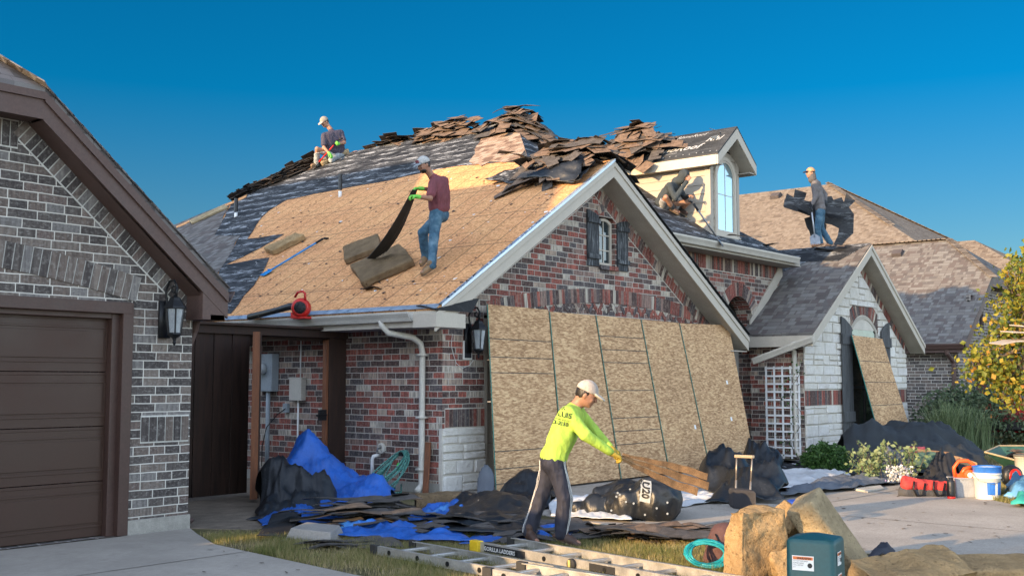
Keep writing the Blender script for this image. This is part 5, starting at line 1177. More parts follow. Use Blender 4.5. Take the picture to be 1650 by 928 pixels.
# trellis leaning against the bay's side wall
t0, t1 = atx(1236, 590, BX - .06), atx(1288, 590, BX - .06); b0_, b1_ = atx(1236, 738, BX - .10), atx(1289, 740, BX - .10)
tr = thing('trellis', 'white wooden lattice trellis with a thin vine beside the stone wall', 'trellis', (BX - .1, (b0_.y + b1_.y) / 2, 0))
ya, yb2 = b0_.y, b1_.y; zt = t0.z; TX = BX - .07; nC, nR = 4, 11
m = MB()
for i in range(nC + 1): y = ya + (yb2 - ya) * i / nC; m.box(TX - .012, TX, y - .02, y + .02, .0, zt)
m.build('upright', WHITEP, tr, bevel=.002); m = MB()
for j in range(nR + 1): z = .06 + (zt - .1) * j / nR; m.box(TX - .026, TX - .013, yb2 - .02, ya + .02, z - .017, z + .017)
m.build('crossbar', WHITEP, tr, bevel=.002)
def leaves(name, mat, pts, size=.05, parent=None, seed=0, aspect=.6, droop=0., flat=0.):
    rnd = random.Random(seed); m = MB()
    for p in pts:
        p = Vector(p); d = Vector((rnd.gauss(0, 1), rnd.gauss(0, 1), rnd.gauss(0, 1) * (1 - flat) - droop)).normalized(); s_ = d.cross(Vector((rnd.gauss(0, 1), rnd.gauss(0, 1), rnd.gauss(0, 1)))).normalized(); L = size * rnd.uniform(.6, 1.3); W = L * aspect / 2; n_ = d.cross(s_)
        m.face([p, p + d * L * .5 + s_ * W + n_ * L * .08, p + d * L, p + d * L * .5 - s_ * W + n_ * L * .08], 0, rnd.random())
    return m.build(name, mat, parent, uvs=False)
rnd = random.Random(8); vp_ = []
vs_pts = [(TX - .03, yb2 + .05 + .25 * math.sin(k * .7) * .5, .05 + k * .11) for k in range(17)]
for (x, y, z) in vs_pts:
    for _ in range(5 if z < 1.2 else 9): vp_.append((x + rnd.gauss(-.02, .03), y + rnd.gauss(.1, .10), z + rnd.gauss(0, .06)))
m = MB(); m.tube(vs_pts, .005, 5); vs_o = m.build('vine_stem', BARK, tr); leaves('vine_leaves', L_BOX, vp_, .06, tr, 3)
# ================================================================== people: one continuous surface from blended rounded limbs
def sdf_mesh(prims, vox=.012, fold=None, cuts=(), subs=()):
    """prims: ('c', a, b, ra, rb, k) capsules or ('e', centre, (rx, ry, rz), 3x3 axes, k) ellipsoids, smoothly joined"""
    P_ = []
    for p in prims:
        if p[0] == 'c': a, b, ra, rb = np.array(p[1], float), np.array(p[2], float), p[3], p[4]; r = max(ra, rb); lo, hi = np.minimum(a, b) - r, np.maximum(a, b) + r
        else: a = np.array(p[1], float); r = max(p[2]); lo, hi = a - r, a + r
        P_.append((lo, hi))
    lo = np.min([q[0] for q in P_], 0) - 4 * vox; hi = np.max([q[1] for q in P_], 0) + 4 * vox
    n = np.ceil((hi - lo) / vox).astype(int) + 1; D = np.full(n, .25, np.float32)
    ax = [lo[i] + vox * np.arange(n[i]) for i in range(3)]
    def ev(p, X, Y, Z):
        if p[0] == 'c':
            a, b = np.array(p[1], float), np.array(p[2], float); ab = b - a; L2 = ab @ ab + 1e-9
            t = np.clip(((X - a[0]) * ab[0] + (Y - a[1]) * ab[1] + (Z - a[2]) * ab[2]) / L2, 0, 1)
            return np.sqrt((X - a[0] - t * ab[0]) ** 2 + (Y - a[1] - t * ab[1]) ** 2 + (Z - a[2] - t * ab[2]) ** 2) - (p[3] + (p[4] - p[3]) * t)
        c = np.array(p[1], float); M_ = np.array(p[3], float); q = [(X - c[0]) * M_[i][0] + (Y - c[1]) * M_[i][1] + (Z - c[2]) * M_[i][2] for i in range(3)]
        k = np.sqrt((q[0] / p[2][0]) ** 2 + (q[1] / p[2][1]) ** 2 + (q[2] / p[2][2]) ** 2); return (k - 1) * min(p[2]) * .5 + (k - 1) * (sum(p[2]) / 3) * .5
    for p, (a, b) in zip(prims, P_):
        k = p[-1]; i0 = np.maximum(((a - .07 - lo) / vox).astype(int), 0); i1 = np.minimum(((b + .07 - lo) / vox).astype(int) + 2, n)
        sl_ = tuple(slice(i0[i], i1[i]) for i in range(3)); X, Y, Z = np.meshgrid(*[ax[i][sl_[i]] for i in range(3)], indexing='ij', sparse=True)
        d2 = ev(p, X, Y, Z).astype(np.float32); d1 = D[sl_]
        h = np.clip(.5 + .5 * (d1 - d2) / k, 0, 1); D[sl_] = d1 * (1 - h) + d2 * h - k * h * (1 - h)
    X, Y, Z = np.meshgrid(*ax, indexing='ij', sparse=True)
    for (pt, nn) in cuts: D = np.maximum(D, (X - pt[0]) * nn[0] + (Y - pt[1]) * nn[1] + (Z - pt[2]) * nn[2])
    for p in subs: D = np.maximum(D, -ev(p, X, Y, Z))
    S = D < 0; c = np.zeros(tuple(np.array(S.shape) - 1), int)
    for dx in (0, 1):
        for dy in (0, 1):
            for dz in (0, 1): c += S[dx:S.shape[0] - 1 + dx, dy:S.shape[1] - 1 + dy, dz:S.shape[2] - 1 + dz]
    act = (c > 0) & (c < 8); idx = -np.ones(act.shape, int); cells = np.argwhere(act); idx[act] = np.arange(len(cells))
    acc = np.zeros((len(cells), 3)); cnt = np.zeros(len(cells))
    cor = [(dx, dy, dz) for dx in (0, 1) for dy in (0, 1) for dz in (0, 1)]
    V8 = {q: D[cells[:, 0] + q[0], cells[:, 1] + q[1], cells[:, 2] + q[2]] for q in cor}
    for q in cor:
        for a in range(3):
            if q[a]: continue
            q2 = list(q); q2[a] = 1; q2 = tuple(q2); d1, d2 = V8[q], V8[q2]; mk = (d1 < 0) != (d2 < 0); t = np.where(mk, d1 / np.where(mk, d1 - d2, 1), 0)
            pt = np.zeros((len(cells), 3)) + np.array(q); pt[:, a] += t; acc += pt * mk[:, None]; cnt += mk
    V = lo + (cells + acc / cnt[:, None]) * vox; F = []
    for a in range(3):
        b, c_ = (a + 1) % 3, (a + 2) % 3
        sa = [slice(None)] * 3; sb = [slice(None)] * 3; sa[a] = slice(0, -1); sb[a] = slice(1, None)
        A_, B_ = S[tuple(sa)], S[tuple(sb)]; E = np.argwhere(A_ != B_); E = E[(E[:, b] > 0) & (E[:, c_] > 0) & (E[:, b] < S.shape[b] - 1) & (E[:, c_] < S.shape[c_] - 1)]
        if not len(E): continue
        ins = S[E[:, 0], E[:, 1], E[:, 2]]; q = []
        for (db, dc) in ((-1, -1), (0, -1), (0, 0), (-1, 0)):
            e = E.copy(); e[:, b] += db; e[:, c_] += dc; q.append(idx[e[:, 0], e[:, 1], e[:, 2]])
        q = np.stack(q, 1); q[~ins] = q[~ins][:, ::-1]; F.append(q)
    F = np.concatenate(F); F = F[(F >= 0).all(1)]
    return V, F
def sdf_obj(name, mat, parent, prims, vox=.012, fold=0., ffreq=7., cuts=(), subs=(), stretch=(1, 1, .5), axis=None):
    V, F = sdf_mesh(prims, vox, None, cuts, subs)
    me = bpy.data.meshes.new(name); me.from_pydata(V.tolist(), [], F.tolist()); me.update()
    if fold:
        co = [v.co.copy() for v in me.vertices]; no = [v.normal.copy() for v in me.vertices]
        for v, c, nn in zip(me.vertices, co, no):
            q = Vector((c.x * stretch[0], c.y * stretch[1], c.z * stretch[2])) * ffreq + Vector((len(V) % 17, 0, 0)); h = 1 - abs(noise.noise(q)) * 3.2 + .5 * (1 - abs(noise.noise(q * 2.3)) * 3.)
            d = nn * fold * (h * .6); v.co = c + (d - axis * d.dot(axis) if axis else d)
    me.polygons.foreach_set('use_smooth', [True] * len(me.polygons)); me.materials.append(mat)
    at = me.attributes.new('rnd', 'FLOAT', 'FACE'); o = bpy.data.objects.new(name, me); COL.objects.link(o)
    off = world_loc(parent); me.transform(Matrix.Translation(-off)); o.parent = parent
    md = o.modifiers.new('sm', 'SMOOTH'); md.factor = .5; md.iterations = 1 if fold == 0 else 1
    return o
def V3(v): return np.array(v, float)
def hand_prims(wr, d, curl, side, s=1., g=0.):
    """wr wrist, d hand direction, curl: palm side direction the fingers close towards, side: thumb side"""
    d = d.normalized(); curl = (curl - d * curl.dot(d)).normalized(); sd_ = d.cross(curl).normalized(); sd_ = sd_ if sd_.dot(side) > 0 else -sd_
    pr_ = []; pc = wr + d * .05 * s
    for k in (-.026, -.009, .009, .026): pr_.append(('c', wr + sd_ * k * .6 * s + d * .01, wr + d * .088 * s + sd_ * k * s, (.015 + g) * s, (.0125 + g) * s, .010))
    for k, L in ((.029, .070), (.0095, .080), (-.0095, .075), (-.028, .058)):
        b = wr + d * .088 * s + sd_ * k * s; m1 = b + (d * .75 + curl * .66) * L * .45 * s; m2 = m1 + (d * -.15 + curl * .98) * L * .33 * s; m3 = m2 + (d * -.75 + curl * .6) * L * .26 * s
        pr_ += [('c', b, m1, (.0092 + g) * s, (.0088 + g) * s, .004), ('c', m1, m2, (.0088 + g) * s, (.0082 + g) * s, .003), ('c', m2, m3, (.008 + g) * s, (.0072 + g) * s, .003)]
    b = wr + d * .03 * s + sd_ * .026 * s; m1 = b + (sd_ * .6 + d * .6 + curl * .5).normalized() * .036 * s; m2 = m1 + (d * .6 + curl * .8 - sd_ * .1).normalized() * .030 * s
    pr_ += [('c', b, m1, (.013 + g) * s, (.0105 + g) * s, .008), ('c', m1, m2, (.0105 + g) * s, (.0085 + g) * s, .004)]
    return pr_
SKIN = surf('skin', (.36, .19, .12), .12, 9, .5, .1, 60, fine=.05); SKIN2 = surf('tan_skin', (.30, .15, .095), .12, 9, .5, .1, 60, fine=.05)
HAIR = surf('black_hair', (.015, .012, .010), .3, 30, .5, .5, 80, stretch=(1, 1, .3))
EYEW = surf('eye', (.05, .035, .03), .1, 9, .3)
SHOE = surf('dark_brown_shoe', (.055, .03, .022), .3, 12, .6, .3); BOOT = surf('tan_boot', (.20, .13, .07), .3, 12, .7, .3); SOLE = surf('pale_sole', (.12, .09, .06), .2, 9, .7)
def denim():
    t = MT('denim', .9, 0, .2); o = t.n('TexCoord').outputs['Object']; c = t.ramp(t.noise(o, 5., 5, .65), [(.34, (.025, .06, .10)), (.5, (.055, .12, .18)), (.66, (.13, .22, .29))])
    return t.fin(c, t.bump(t.noise(t.coord('Object', (1, 1, .4)), 18., 5, .7), .6, .02))
DENIM = denim()
def cloth(name, c, r=.85, var=.2): return surf(name, c, var, 7, r, .45, 22, dist=.02, stretch=(1, 1, .5), fine=.15)
GLOVE = surf('green_glove', (.16, .52, .07), .2, 20, .7, .3); GLOVEY = surf('yellow_glove', (.30, .22, .03), .3, 20, .7, .3); GLOVEB = surf('dark_glove', (.03, .035, .04), .2, 20, .7, .3)
def person(label, base, J, face, look_up=(0, 0, 1), shirt=None, sleeve='short', pants=None, plen='long', shoe=SHOE, hat=None, hatmat=None, gloves=None, gcurl=None, skin=SKIN, shirtname='shirt', s=1., vox=.010, hood=False, beard=False, hathoriz=0., belly=0., pantsname='trousers', socks=None):
    """J: joints (world Vectors): head, neck, shL, shR, elL, elR, wrL, wrR, pel, hipL, hipR, knL, knR, anL, anR, toL, toR; face: direction the face looks"""
    t = thing('person', label, 'person', base)
    f = Vector(face).normalized(); u = Vector(look_up); u = (u - f * u.dot(f)).normalized(); r = f.cross(u)
    A = [tuple(r), tuple(f), tuple(u)]; h = J['head']; neck = J['neck']
    pel = J['pel']; ch = (J['shL'] + J['shR']) / 2; hw = (J['shL'] - J['shR']) / 2; spine = (ch - pel); sp = spine.normalized()
    hipw = (J['hipL'] - J['hipR']) / 2
    B = [('e', h, (.074 * s, .092 * s, .108 * s), A, .02), ('e', h + f * .03 * s - u * .055 * s, (.052 * s, .058 * s, .055 * s), A, .025), ('c', h - u * .05 * s - f * .015 * s, neck, .052 * s, .055 * s, .03)]
    B += [('c', h + f * .088 * s + u * .012 * s, h + f * .108 * s - u * .022 * s, .009 * s, .0145 * s, .008), ('e', h + f * .085 * s - u * .048 * s, (.026 * s, .014 * s, .008 * s), A, .006), ('e', h + f * .084 * s - u * .060 * s, (.022 * s, .013 * s, .008 * s), A, .006), ('e', h + f * .072 * s - u * .088 * s, (.022 * s, .018 * s, .018 * s), A, .014), ('c', h + f * .082 * s + u * .022 * s + r * .032 * s, h + f * .082 * s + u * .022 * s - r * .032 * s, .011 * s, .011 * s, .012)]
    for q in (-1, 1): B += [('e', h + r * (.074 * s * q) - u * .01 * s - f * .006 * s, (.012 * s, .02 * s, .032 * s), A, .006), ('e', h + r * (.034 * s * q) + f * .068 * s - u * .028 * s, (.022 * s, .02 * s, .02 * s), A, .012)]
    B += [('c', J['shL'] * .8 + J['shR'] * .2, J['shR'] * .8 + J['shL'] * .2, .07 * s, .07 * s, .04), ('c', ch - sp * .03, pel + sp * .1, .085 * s, .085 * s, .05), ('c', J['hipL'] , J['hipR'], .085 * s, .085 * s, .04)]
    dirs = {}
    for k in 'LR':
        sh, el, wr = J['sh' + k], J['el' + k], J['wr' + k]; B += [('c', sh, el, .048 * s, .038 * s, .02), ('c', el, wr, .039 * s, .025 * s, .01)]
        hd = (wr - el).normalized() * .75 + Vector(J.get('hd' + k, (0, 0, 0))); hd.normalize(); cu = Vector(J.get('cu' + k, (0, 0, -1))); th_ = Vector(J.get('th' + k, (0, 0, 1)))
        dirs[k] = (wr, hd, cu, th_); B += hand_prims(wr, hd, cu, th_, s)
        B += [('c', J['hip' + k], J['kn' + k], .075 * s, .050 * s, .03), ('c', J['kn' + k], J['an' + k] * .5 + J['kn' + k] * .5, .050 * s, .050 * s, .01), ('c', J['an' + k] * .5 + J['kn' + k] * .5, J['an' + k], .050 * s, .035 * s, .01), ('c', J['an' + k] - Vector((0, 0, .02)), J['to' + k], .035 * s, .028 * s, .01)]
    body = sdf_obj('body', skin, t, B, .0085 * max(s, .95))
    m = MB()
    for q in (-1, 1): m.lathe(h + r * (.030 * s * q) + f * .079 * s + u * .001 * s, f, [(.011 * s, 0), (.009 * s, .005), (.002, .008)], 8)
    m.build('eyes', EYEW, t, True)
    # hair
    if not hood: sdf_obj('hair', HAIR, t, [('e', h - f * .012 * s + u * .012 * s, (.081 * s, .093 * s, .107 * s), A, .01)], .009, .004, 22., cuts=[(tuple(h + f * .022 * s), tuple(f)), (tuple(h - u * .055 * s), tuple(-u))])
    if beard: sdf_obj('beard', HAIR, t, [('e', h + f * .035 * s - u * .067 * s, (.058 * s, .06 * s, .052 * s), A, .01)], .008, .002, 30., cuts=[(tuple(h - u * .052 * s), tuple(u))])
    # shirt
    sm = []
    n = 5
    for i in range(n):
        a = i / (n - 1); c = ch.lerp(pel, a); wv = (hw * (.60 - .05 * a)).lerp(hipw * .9, a); rr = (.098 + .022 * math.sin(math.pi * a) * (1 + belly)) * s
        sm.append(('c', c + wv - sp * .03 * (1 - a), c - wv - sp * .03 * (1 - a), rr, rr, .05))
    sm.append(('c', pel + hipw * .85, pel - hipw * .85, .112 * s, .112 * s, .03)); sm.append(('c', J['shL'] * .93 + ch * .07, J['shR'] * .93 + ch * .07, .070 * s, .070 * s, .04)); sm.append(('c', ch + sp * .02, neck - (neck - ch) * .25, .075 * s, .062 * s, .03))
    for k in 'LR':
        sh, el, wr = J['sh' + k], J['el' + k], J['wr' + k]
        if sleeve == 'short': sm.append(('c', sh, sh.lerp(el, .72), .068 * s, .064 * s, .02))
        else: sm += [('c', sh, el, .070 * s, .056 * s, .02), ('c', el, el.lerp(wr, .93), .056 * s, .039 * s, .015)]
    cuts = []
    if sleeve == 'short': pass
    so_ = sdf_obj(shirtname, shirt, t, sm, vox, .010 * s, 9., cuts=[(tuple(pel - sp * .06 * s), tuple(-sp))], axis=sp)
    if hood:
        sdf_obj('hood', shirt, t, [('e', h - f * .008 * s + u * .012 * s, (.100 * s, .115 * s, .128 * s), A, .02), ('c', h - u * .09 * s - f * .02 * s, neck - sp * .03, .085 * s, .095 * s, .04)], .011, .007, 12., subs=[('e', h + f * .105 * s - u * .012 * s, (.068 * s, .09 * s, .092 * s), A, .01)])
    # trousers
    pm = [('c', J['hipL'] + sp * .06, J['hipR'] + sp * .06, .084 * s, .084 * s, .02), ('c', J['hipL'] - sp * .03, J['hipR'] - sp * .03, .098 * s, .098 * s, .03)]
    for k in 'LR':
        hp, kn, an = J['hip' + k], J['kn' + k], J['an' + k]
        if plen == 'long': pm += [('c', hp, kn, .096 * s, .068 * s, .025), ('c', kn, an, .068 * s, .060 * s, .015)]
        else: pm += [('c', hp, hp.lerp(kn, .86), .098 * s, .082 * s, .025)]
    po_ = sdf_obj(pantsname, pants, t, pm, vox, .012 * s, 9., cuts=[(tuple(J['hipL'] * .5 + J['hipR'] * .5 + sp * .12 * s), tuple(sp))], axis=sp)
    for k in 'LR':
        an, to = J['an' + k], J['to' + k]; fd = (to - an); fd.z *= 1; fl = fd.normalized(); up_ = Vector(J.get('fup', (0, 0, 1))); up_ = (up_ - fl * up_.dot(fl)).normalized()
        heel = an - fl * .035 * s - up_ * .045 * s
        S_ = [('c', an + up_ * .05 * s, an - up_ * .02, .047 * s, .045 * s, .02), ('c', heel, to - up_ * .012, .040 * s, .036 * s, .02), ('c', an, to * .7 + an * .3, .042 * s, .038 * s, .02)]
        sh_o = sdf_obj('shoe', shoe, t, S_, .010, .0, cuts=[(tuple(to - up_ * .045 * s), tuple(-up_))])
        sdf_obj('sole', SOLE, sh_o, [('c', heel - up_ * .012, to - up_ * .035 * s, .040 * s, .038 * s, .01)], .010, 0, cuts=[(tuple(to - up_ * .032 * s), tuple(up_)), (tuple(to - up_ * .052 * s), tuple(-up_))])
        if socks: sdf_obj('sock', socks, t, [('c', an, an.lerp(J['kn' + k], .28), .046 * s, .052 * s, .01)], .01)
    if gloves:
        for k in 'LR':
            wr, hd, cu, th_ = dirs[k]; sdf_obj('glove', gloves, t, hand_prims(wr, hd, cu, th_, s, .0035) + [('c', wr - hd * .03, wr + hd * .02, .034 * s, .032 * s, .01)], .0085, 0)
    if hat:
        hm, bm = hat; cu_ = u * 1.0; c0 = h + u * .035 * s - f * .008 * s
        ho = sdf_obj('cap', hm, t, [('e', c0, (.088 * s, .105 * s, .100 * s), A, .01)], .009, 0, cuts=[(tuple(c0 + u * -.012 * s), tuple(-u))])
        sdf_obj('cap_brim', bm, ho, [('e', c0 + f * .115 * s - u * .004 * s, (.074 * s, .078 * s, .018 * s), [tuple(r), tuple((f - u * .18).normalized()), tuple((u + f * .18).normalized())], .01)], .008, 0, cuts=[(tuple(c0 + f * .06), tuple(-f))])
    return t, so_, body
def joints(D, px, **extra):
    """px: name -> (x, y, depth offset away from the viewer)"""
    J = {k: atd(v[0], v[1], D + v[2]) for k, v in px.items()}; J.update(extra); return J
TOE = Vector

# -- worker in the lime shirt, bending to the right
D1 = 10.4
J = joints(D1, dict(head=(945, 635, -.02), neck=(926, 655, .0), shR=(916, 667, -.17), shL=(930, 664, .17), elR=(943, 700, -.22), elL=(955, 692, .20), wrR=(985, 729, -.10), wrL=(984, 722, .12),
    pel=(892, 736, 0), hipR=(893, 741, -.09), hipL=(890, 741, .09), knR=(910, 800, -.10), knL=(874, 793, .10), anR=(904, 855, -.08), anL=(852, 845, .10), toR=(925, 868, -.12), toL=(842, 866, .02)))
J['anR'].z = .115; J['anL'].z = .115; J['toR'] = J['anR'] + RT * .15 - FH * .06 - ZZ * .07; J['toL'] = J['anL'] - FH * .13 + RT * .07 - ZZ * .07
LIME = cloth('lime_shirt', (.33, .49, .07), .85, .1); NAVY = cloth('navy_track_cloth', (.018, .020, .034), .75)
J['cuR'] = -ZZ + FH * .3; J['thR'] = ZZ * 1 + RT * .2 ; J['thL'] = ZZ; J['cuL'] = -ZZ - FH * .3
for k in ('hdR', 'hdL'): J[k] = RT * .5 - ZZ * .1
green, gshirt, _ = person('worker in lime long sleeved shirt and striped dark track pants bending over lawn', Vector((J['pel'].x, J['pel'].y, 0)), J, RT * 1 - FH * .1 - ZZ * .50, shirt=LIME, sleeve='long', pants=NAVY, hat=(cloth('cream_cap', (.38, .33, .29)), cloth('tan_brim', (.42, .38, .33))), gloves=GLOVEY, skin=SKIN2, shirtname='lime_shirt', s=1.0)
# lettering on the back of the shirt, laid on the cloth
bpy.context.view_layer.update()
def bvh_of(o):
    dg = bpy.context.evaluated_depsgraph_get(); e = o.evaluated_get(dg); me = e.to_mesh(); off = world_loc(o); b = BVHTree.FromPolygons([v.co + off for v in me.vertices], [tuple(p.vertices) for p in me.polygons]); e.to_mesh_clear(); return b
def decal(txts, o, parent, mat, out, name='printed_lettering'):
    bv = bvh_of(o); m = MB()
    for (s_, size, O, X, Y, kw) in txts:
        tm = text_mb(s_, size, O, X, Y, res=3, **kw); pts = []; ok_ = []
        for p in tm.v:                                       # a smooth patch fitted to the cloth carries the print
            hit = bv.ray_cast(p + out * .4, -out, 1.0)
            ok_.append(hit[0] is not None)
            if hit[0] is not None: q = p - O; pts.append((q.dot(X), q.dot(Y), (hit[0] - p).dot(out)))
        if len(pts) < 12: continue
        a_ = np.array(pts); med = np.median(a_[:, 2]); a_ = a_[np.abs(a_[:, 2] - med) < .12]; f_ = lambda x, y: np.stack([np.ones_like(x), x, y, x * x], 1)
        co = np.linalg.lstsq(f_(a_[:, 0], a_[:, 1]), a_[:, 2], rcond=None)[0]; res = (a_[:, 2] - f_(a_[:, 0], a_[:, 1]) @ co).max()
        q = np.array([((p - O).dot(X), (p - O).dot(Y)) for p in tm.v]); h = f_(q[:, 0], q[:, 1]) @ co + min(res, .035) + .004
        m.mesh([p + out * float(k) for p, k in zip(tm.v, h)], [f for f in tm.f if sum(ok_[i] for i in f) * 2 >= len(f)])
    return m.build(name, mat, parent) if m.f else None
INK = surf('dark_print', (.02, .03, .02), .1, 9, .7)
bp = atd(880, 687, D1 - .15); ud = (J['neck'] - J['pel']).normalized(); xd = (RT - ud * RT.dot(ud)).normalized()
def bpx(x, y): return atd(x, y, D1 - .15)
xt = (RT * .966 - ud * .20).normalized(); yt = (ud - xt * ud.dot(xt)).normalized()
decal([('SAN LUIS', .066, bpx(872, 664), xt, yt, dict(bold=.001)), ('ROOFING CO. LLC', .022, bpx(886, 673), xt, yt, {}), ('223-2158', .047, bpx(883, 680), xt, yt, dict(bold=.001)), ('SLR', .062, bpx(893, 657), xt, yt, {})], gshirt, green, INK, -FH)
# white stripes down the track trousers
bpy.context.view_layer.update(); trs = [c for c in green.children if c.name.startswith('trousers')][0]; bv = bvh_of(trs); m = MB()
for (hp, kn, an, sx) in ((J['hipR'], J['knR'], J['anR'], RT * .8 - FH * .5), (J['hipL'], J['knL'], J['anL'], -RT * 1 - FH * .35)):
    sx = sx.normalized(); cr = sx.cross(ZZ).normalized()
    for off in (-.014, 0, .014):
        pts = []
        for i in range(22):
            a = i / 21 * 2; c = hp.lerp(kn, a) if a < 1 else kn.lerp(an, a - 1); q = c + sx * .35 + cr * off; hit = bv.ray_cast(q, -sx, .5)
            if hit[0] is not None: pts.append(hit[0] + sx * .003)
        for a, b in zip(pts[:-1], pts[1:]): m.face([a - cr * .0035, b - cr * .0035, b + cr * .0035, a + cr * .0035])
m.build('side_stripe', PLWHITE, green)
# shingle strips he is pulling, a layered torn sheet
g0 = atd(1000, 735, D1 - .05); g1 = atd(1140, 782, D1 + .35)
d_ = (g1 - g0); Lh = d_.length; d_.normalize(); s_ = (FH * .25 + ZZ * .8 + RT * .35); s_ = (s_ - d_ * s_.dot(d_)).normalized(); n_ = d_.cross(s_); n_ = n_ if n_.z > 0 else -n_
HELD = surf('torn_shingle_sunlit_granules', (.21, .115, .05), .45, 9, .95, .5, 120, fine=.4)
for k, (o0, o1, ln, lb) in enumerate(((-.15, -.06, .90, 'lowest strip'), (-.05, .04, 1.0, 'middle strip'), (.05, .13, .96, 'upper strip'))):
    m = MB(); rnd = random.Random(k)
    def fn(u, v): return g0 + d_ * (u * Lh * ln) + s_ * ((o0 + (o1 - o0) * v) * (.30 + .9 * min(1, u * 1.5)) * .68 + .003 * math.sin(u * 23 + k)) + n_ * (.014 * k - .015 * math.sin(u * 3.1) + .004 * math.sin(u * 14 + k)) 
    m.grid(fn, 22, 3); o = m.build('torn_shingle', HELD, solid=.008, smooth=False); tag(o, 'long torn shingle held by the lime shirt worker, %s of three' % lb.split()[0], 'shingle', 'shingles pulled by the lime shirt worker')

# -- maroon shirt worker on the decking
fR, fL_ = roofL(693, 443), roofL(686, 428); D2 = (fR.dot(FH) + fL_.dot(FH)) / 2
J = joints(D2, dict(head=(683, 266, -.1), neck=(695, 283, -.03), shR=(698, 296, -.18), shL=(715, 292, .14), elR=(693, 320, -.32), elL=(697, 306, .02), wrR=(672, 317, -.42), wrL=(678, 304, -.15),
    pel=(708, 335, .05), hipR=(703, 345, -.05), hipL=(712, 345, .15), knR=(699, 382, -.12), knL=(681, 375, .08)))
J['anR'] = fR + ZZ * .13 + RT * .02; J['anL'] = fL_ + ZZ * .13; sl2 = Vector((-.1, -1, 0)).normalized()
J['toR'] = J['anR'] - RT * .13 - FH * .06 - ZZ * .10; J['toL'] = J['anL'] - RT * .06 - FH * .12 - ZZ * .10; J['fup'] = NL
J['cuR'] = -ZZ; J['cuL'] = -ZZ; J['hdR'] = -RT * .5; J['hdL'] = -RT * .5
MAR = cloth('maroon_tshirt', (.155, .045, .055), .85, .12)
mar, msh, _ = person('worker in maroon t-shirt and jeans standing on bare decking', (fR + fL_) / 2, J, -RT * .85 - FH * .6 - ZZ * .45, shirt=MAR, sleeve='short', pants=DENIM, shoe=BOOT, hat=(cloth('white_cap', (.36, .36, .35)), cloth('grey_cap_brim', (.20, .23, .26))), gloves=GLOVE, skin=SKIN2, shirtname='tshirt', beard=True, s=.98, pantsname='jeans')
h_ = J['head']; f_ = (-RT * .85 - FH * .6 - ZZ * .45).normalized(); u_ = (ZZ - f_ * ZZ.dot(f_)).normalized(); r_ = f_.cross(u_)
m = MB(); c = h_ + u_ * .075 + f_ * .092; m.obox(c, r_ * .038, u_ * .02, f_ * .006); pt = m.build('cap_patch', surf('maroon_patch', (.15, .03, .04)), mar)
# shingle stack he drags: fanned long strips hanging from his hands to the pad
ta = atd(668, 306, D2 - .42); tb = roofL(604, 432) + NL * .16
for k in range(5):
    m = MB(); off = k * .035
    dd = (tb - ta); cr = Vector((dd.y, -dd.x, 0)).normalized()
    def fn(u, v): 
        p = ta.lerp(tb, u * (1 - .03 * k)); w_ = .05 + .08 * math.sin(min(1, u * 1.5) * 1.5) 
        return p + cr * ((v - .5) * w_ * .8 + off * .35 * u) + Vector((0, 0, -.10 * math.sin(u * math.pi))) + RT * (.03 * (v - .5) + .012 * k * u) + FH * (.012 * k)
    m.grid(fn, 14, 3); o = m.build('torn_shingle', SHG_TOP2 if k % 2 else SHG_UND, solid=.007); tag(o, 'long torn shingle hanging from the green gloves of the maroon worker', 'shingle', 'shingles hanging from the maroon worker')

# -- worker kneeling on the ridge
fR = clampL(roofL(508, 272), .0); D3 = fR.dot(FH)
J = joints(D3, dict(head=(523, 197, -.05), neck=(533, 209, 0), shR=(522, 219, -.14), shL=(549, 214, .12), elR=(522, 238, -.2), elL=(555, 230, .05), wrR=(531, 248, -.38), wrL=(545, 232, -.25),
    pel=(541, 245, .1), hipR=(532, 249, .02), hipL=(549, 249, .18), knR=(511, 240, -.25), knL=(534, 258, -.15), anR=(512, 263, -.15), anL=(556, 247, .1)))
J['anR'] = fR + ZZ * .10 + RT * .03; J['anL'] = clampL(roofL(552, 250), 0) + ZZ * .07
J['toR'] = J['anR'] - FH * .12 - RT * .09 - ZZ * .04; J['toL'] = J['anL'] + RT * .08 + FH * .08 - ZZ * .02; J['cuR'] = -ZZ; J['cuL'] = -FH; J['hdR'] = RT * .3 - ZZ * .3
person('worker in dark polo kneeling on the ridge with a red handled tool', fR, J, -RT * .55 - FH * .55 - ZZ * .55, shirt=cloth('dark_polo', (.055, .05, .075)), sleeve='short', pants=cloth('pale_jeans', (.30, .33, .34)), shoe=BOOT, hat=(cloth('beige_cap', (.30, .26, .21)), cloth('beige_cap_brim', (.40, .34, .28))), gloves=GLOVE, skin=SKIN, shirtname='polo_shirt', s=1.0, pantsname='jeans', vox=.013)

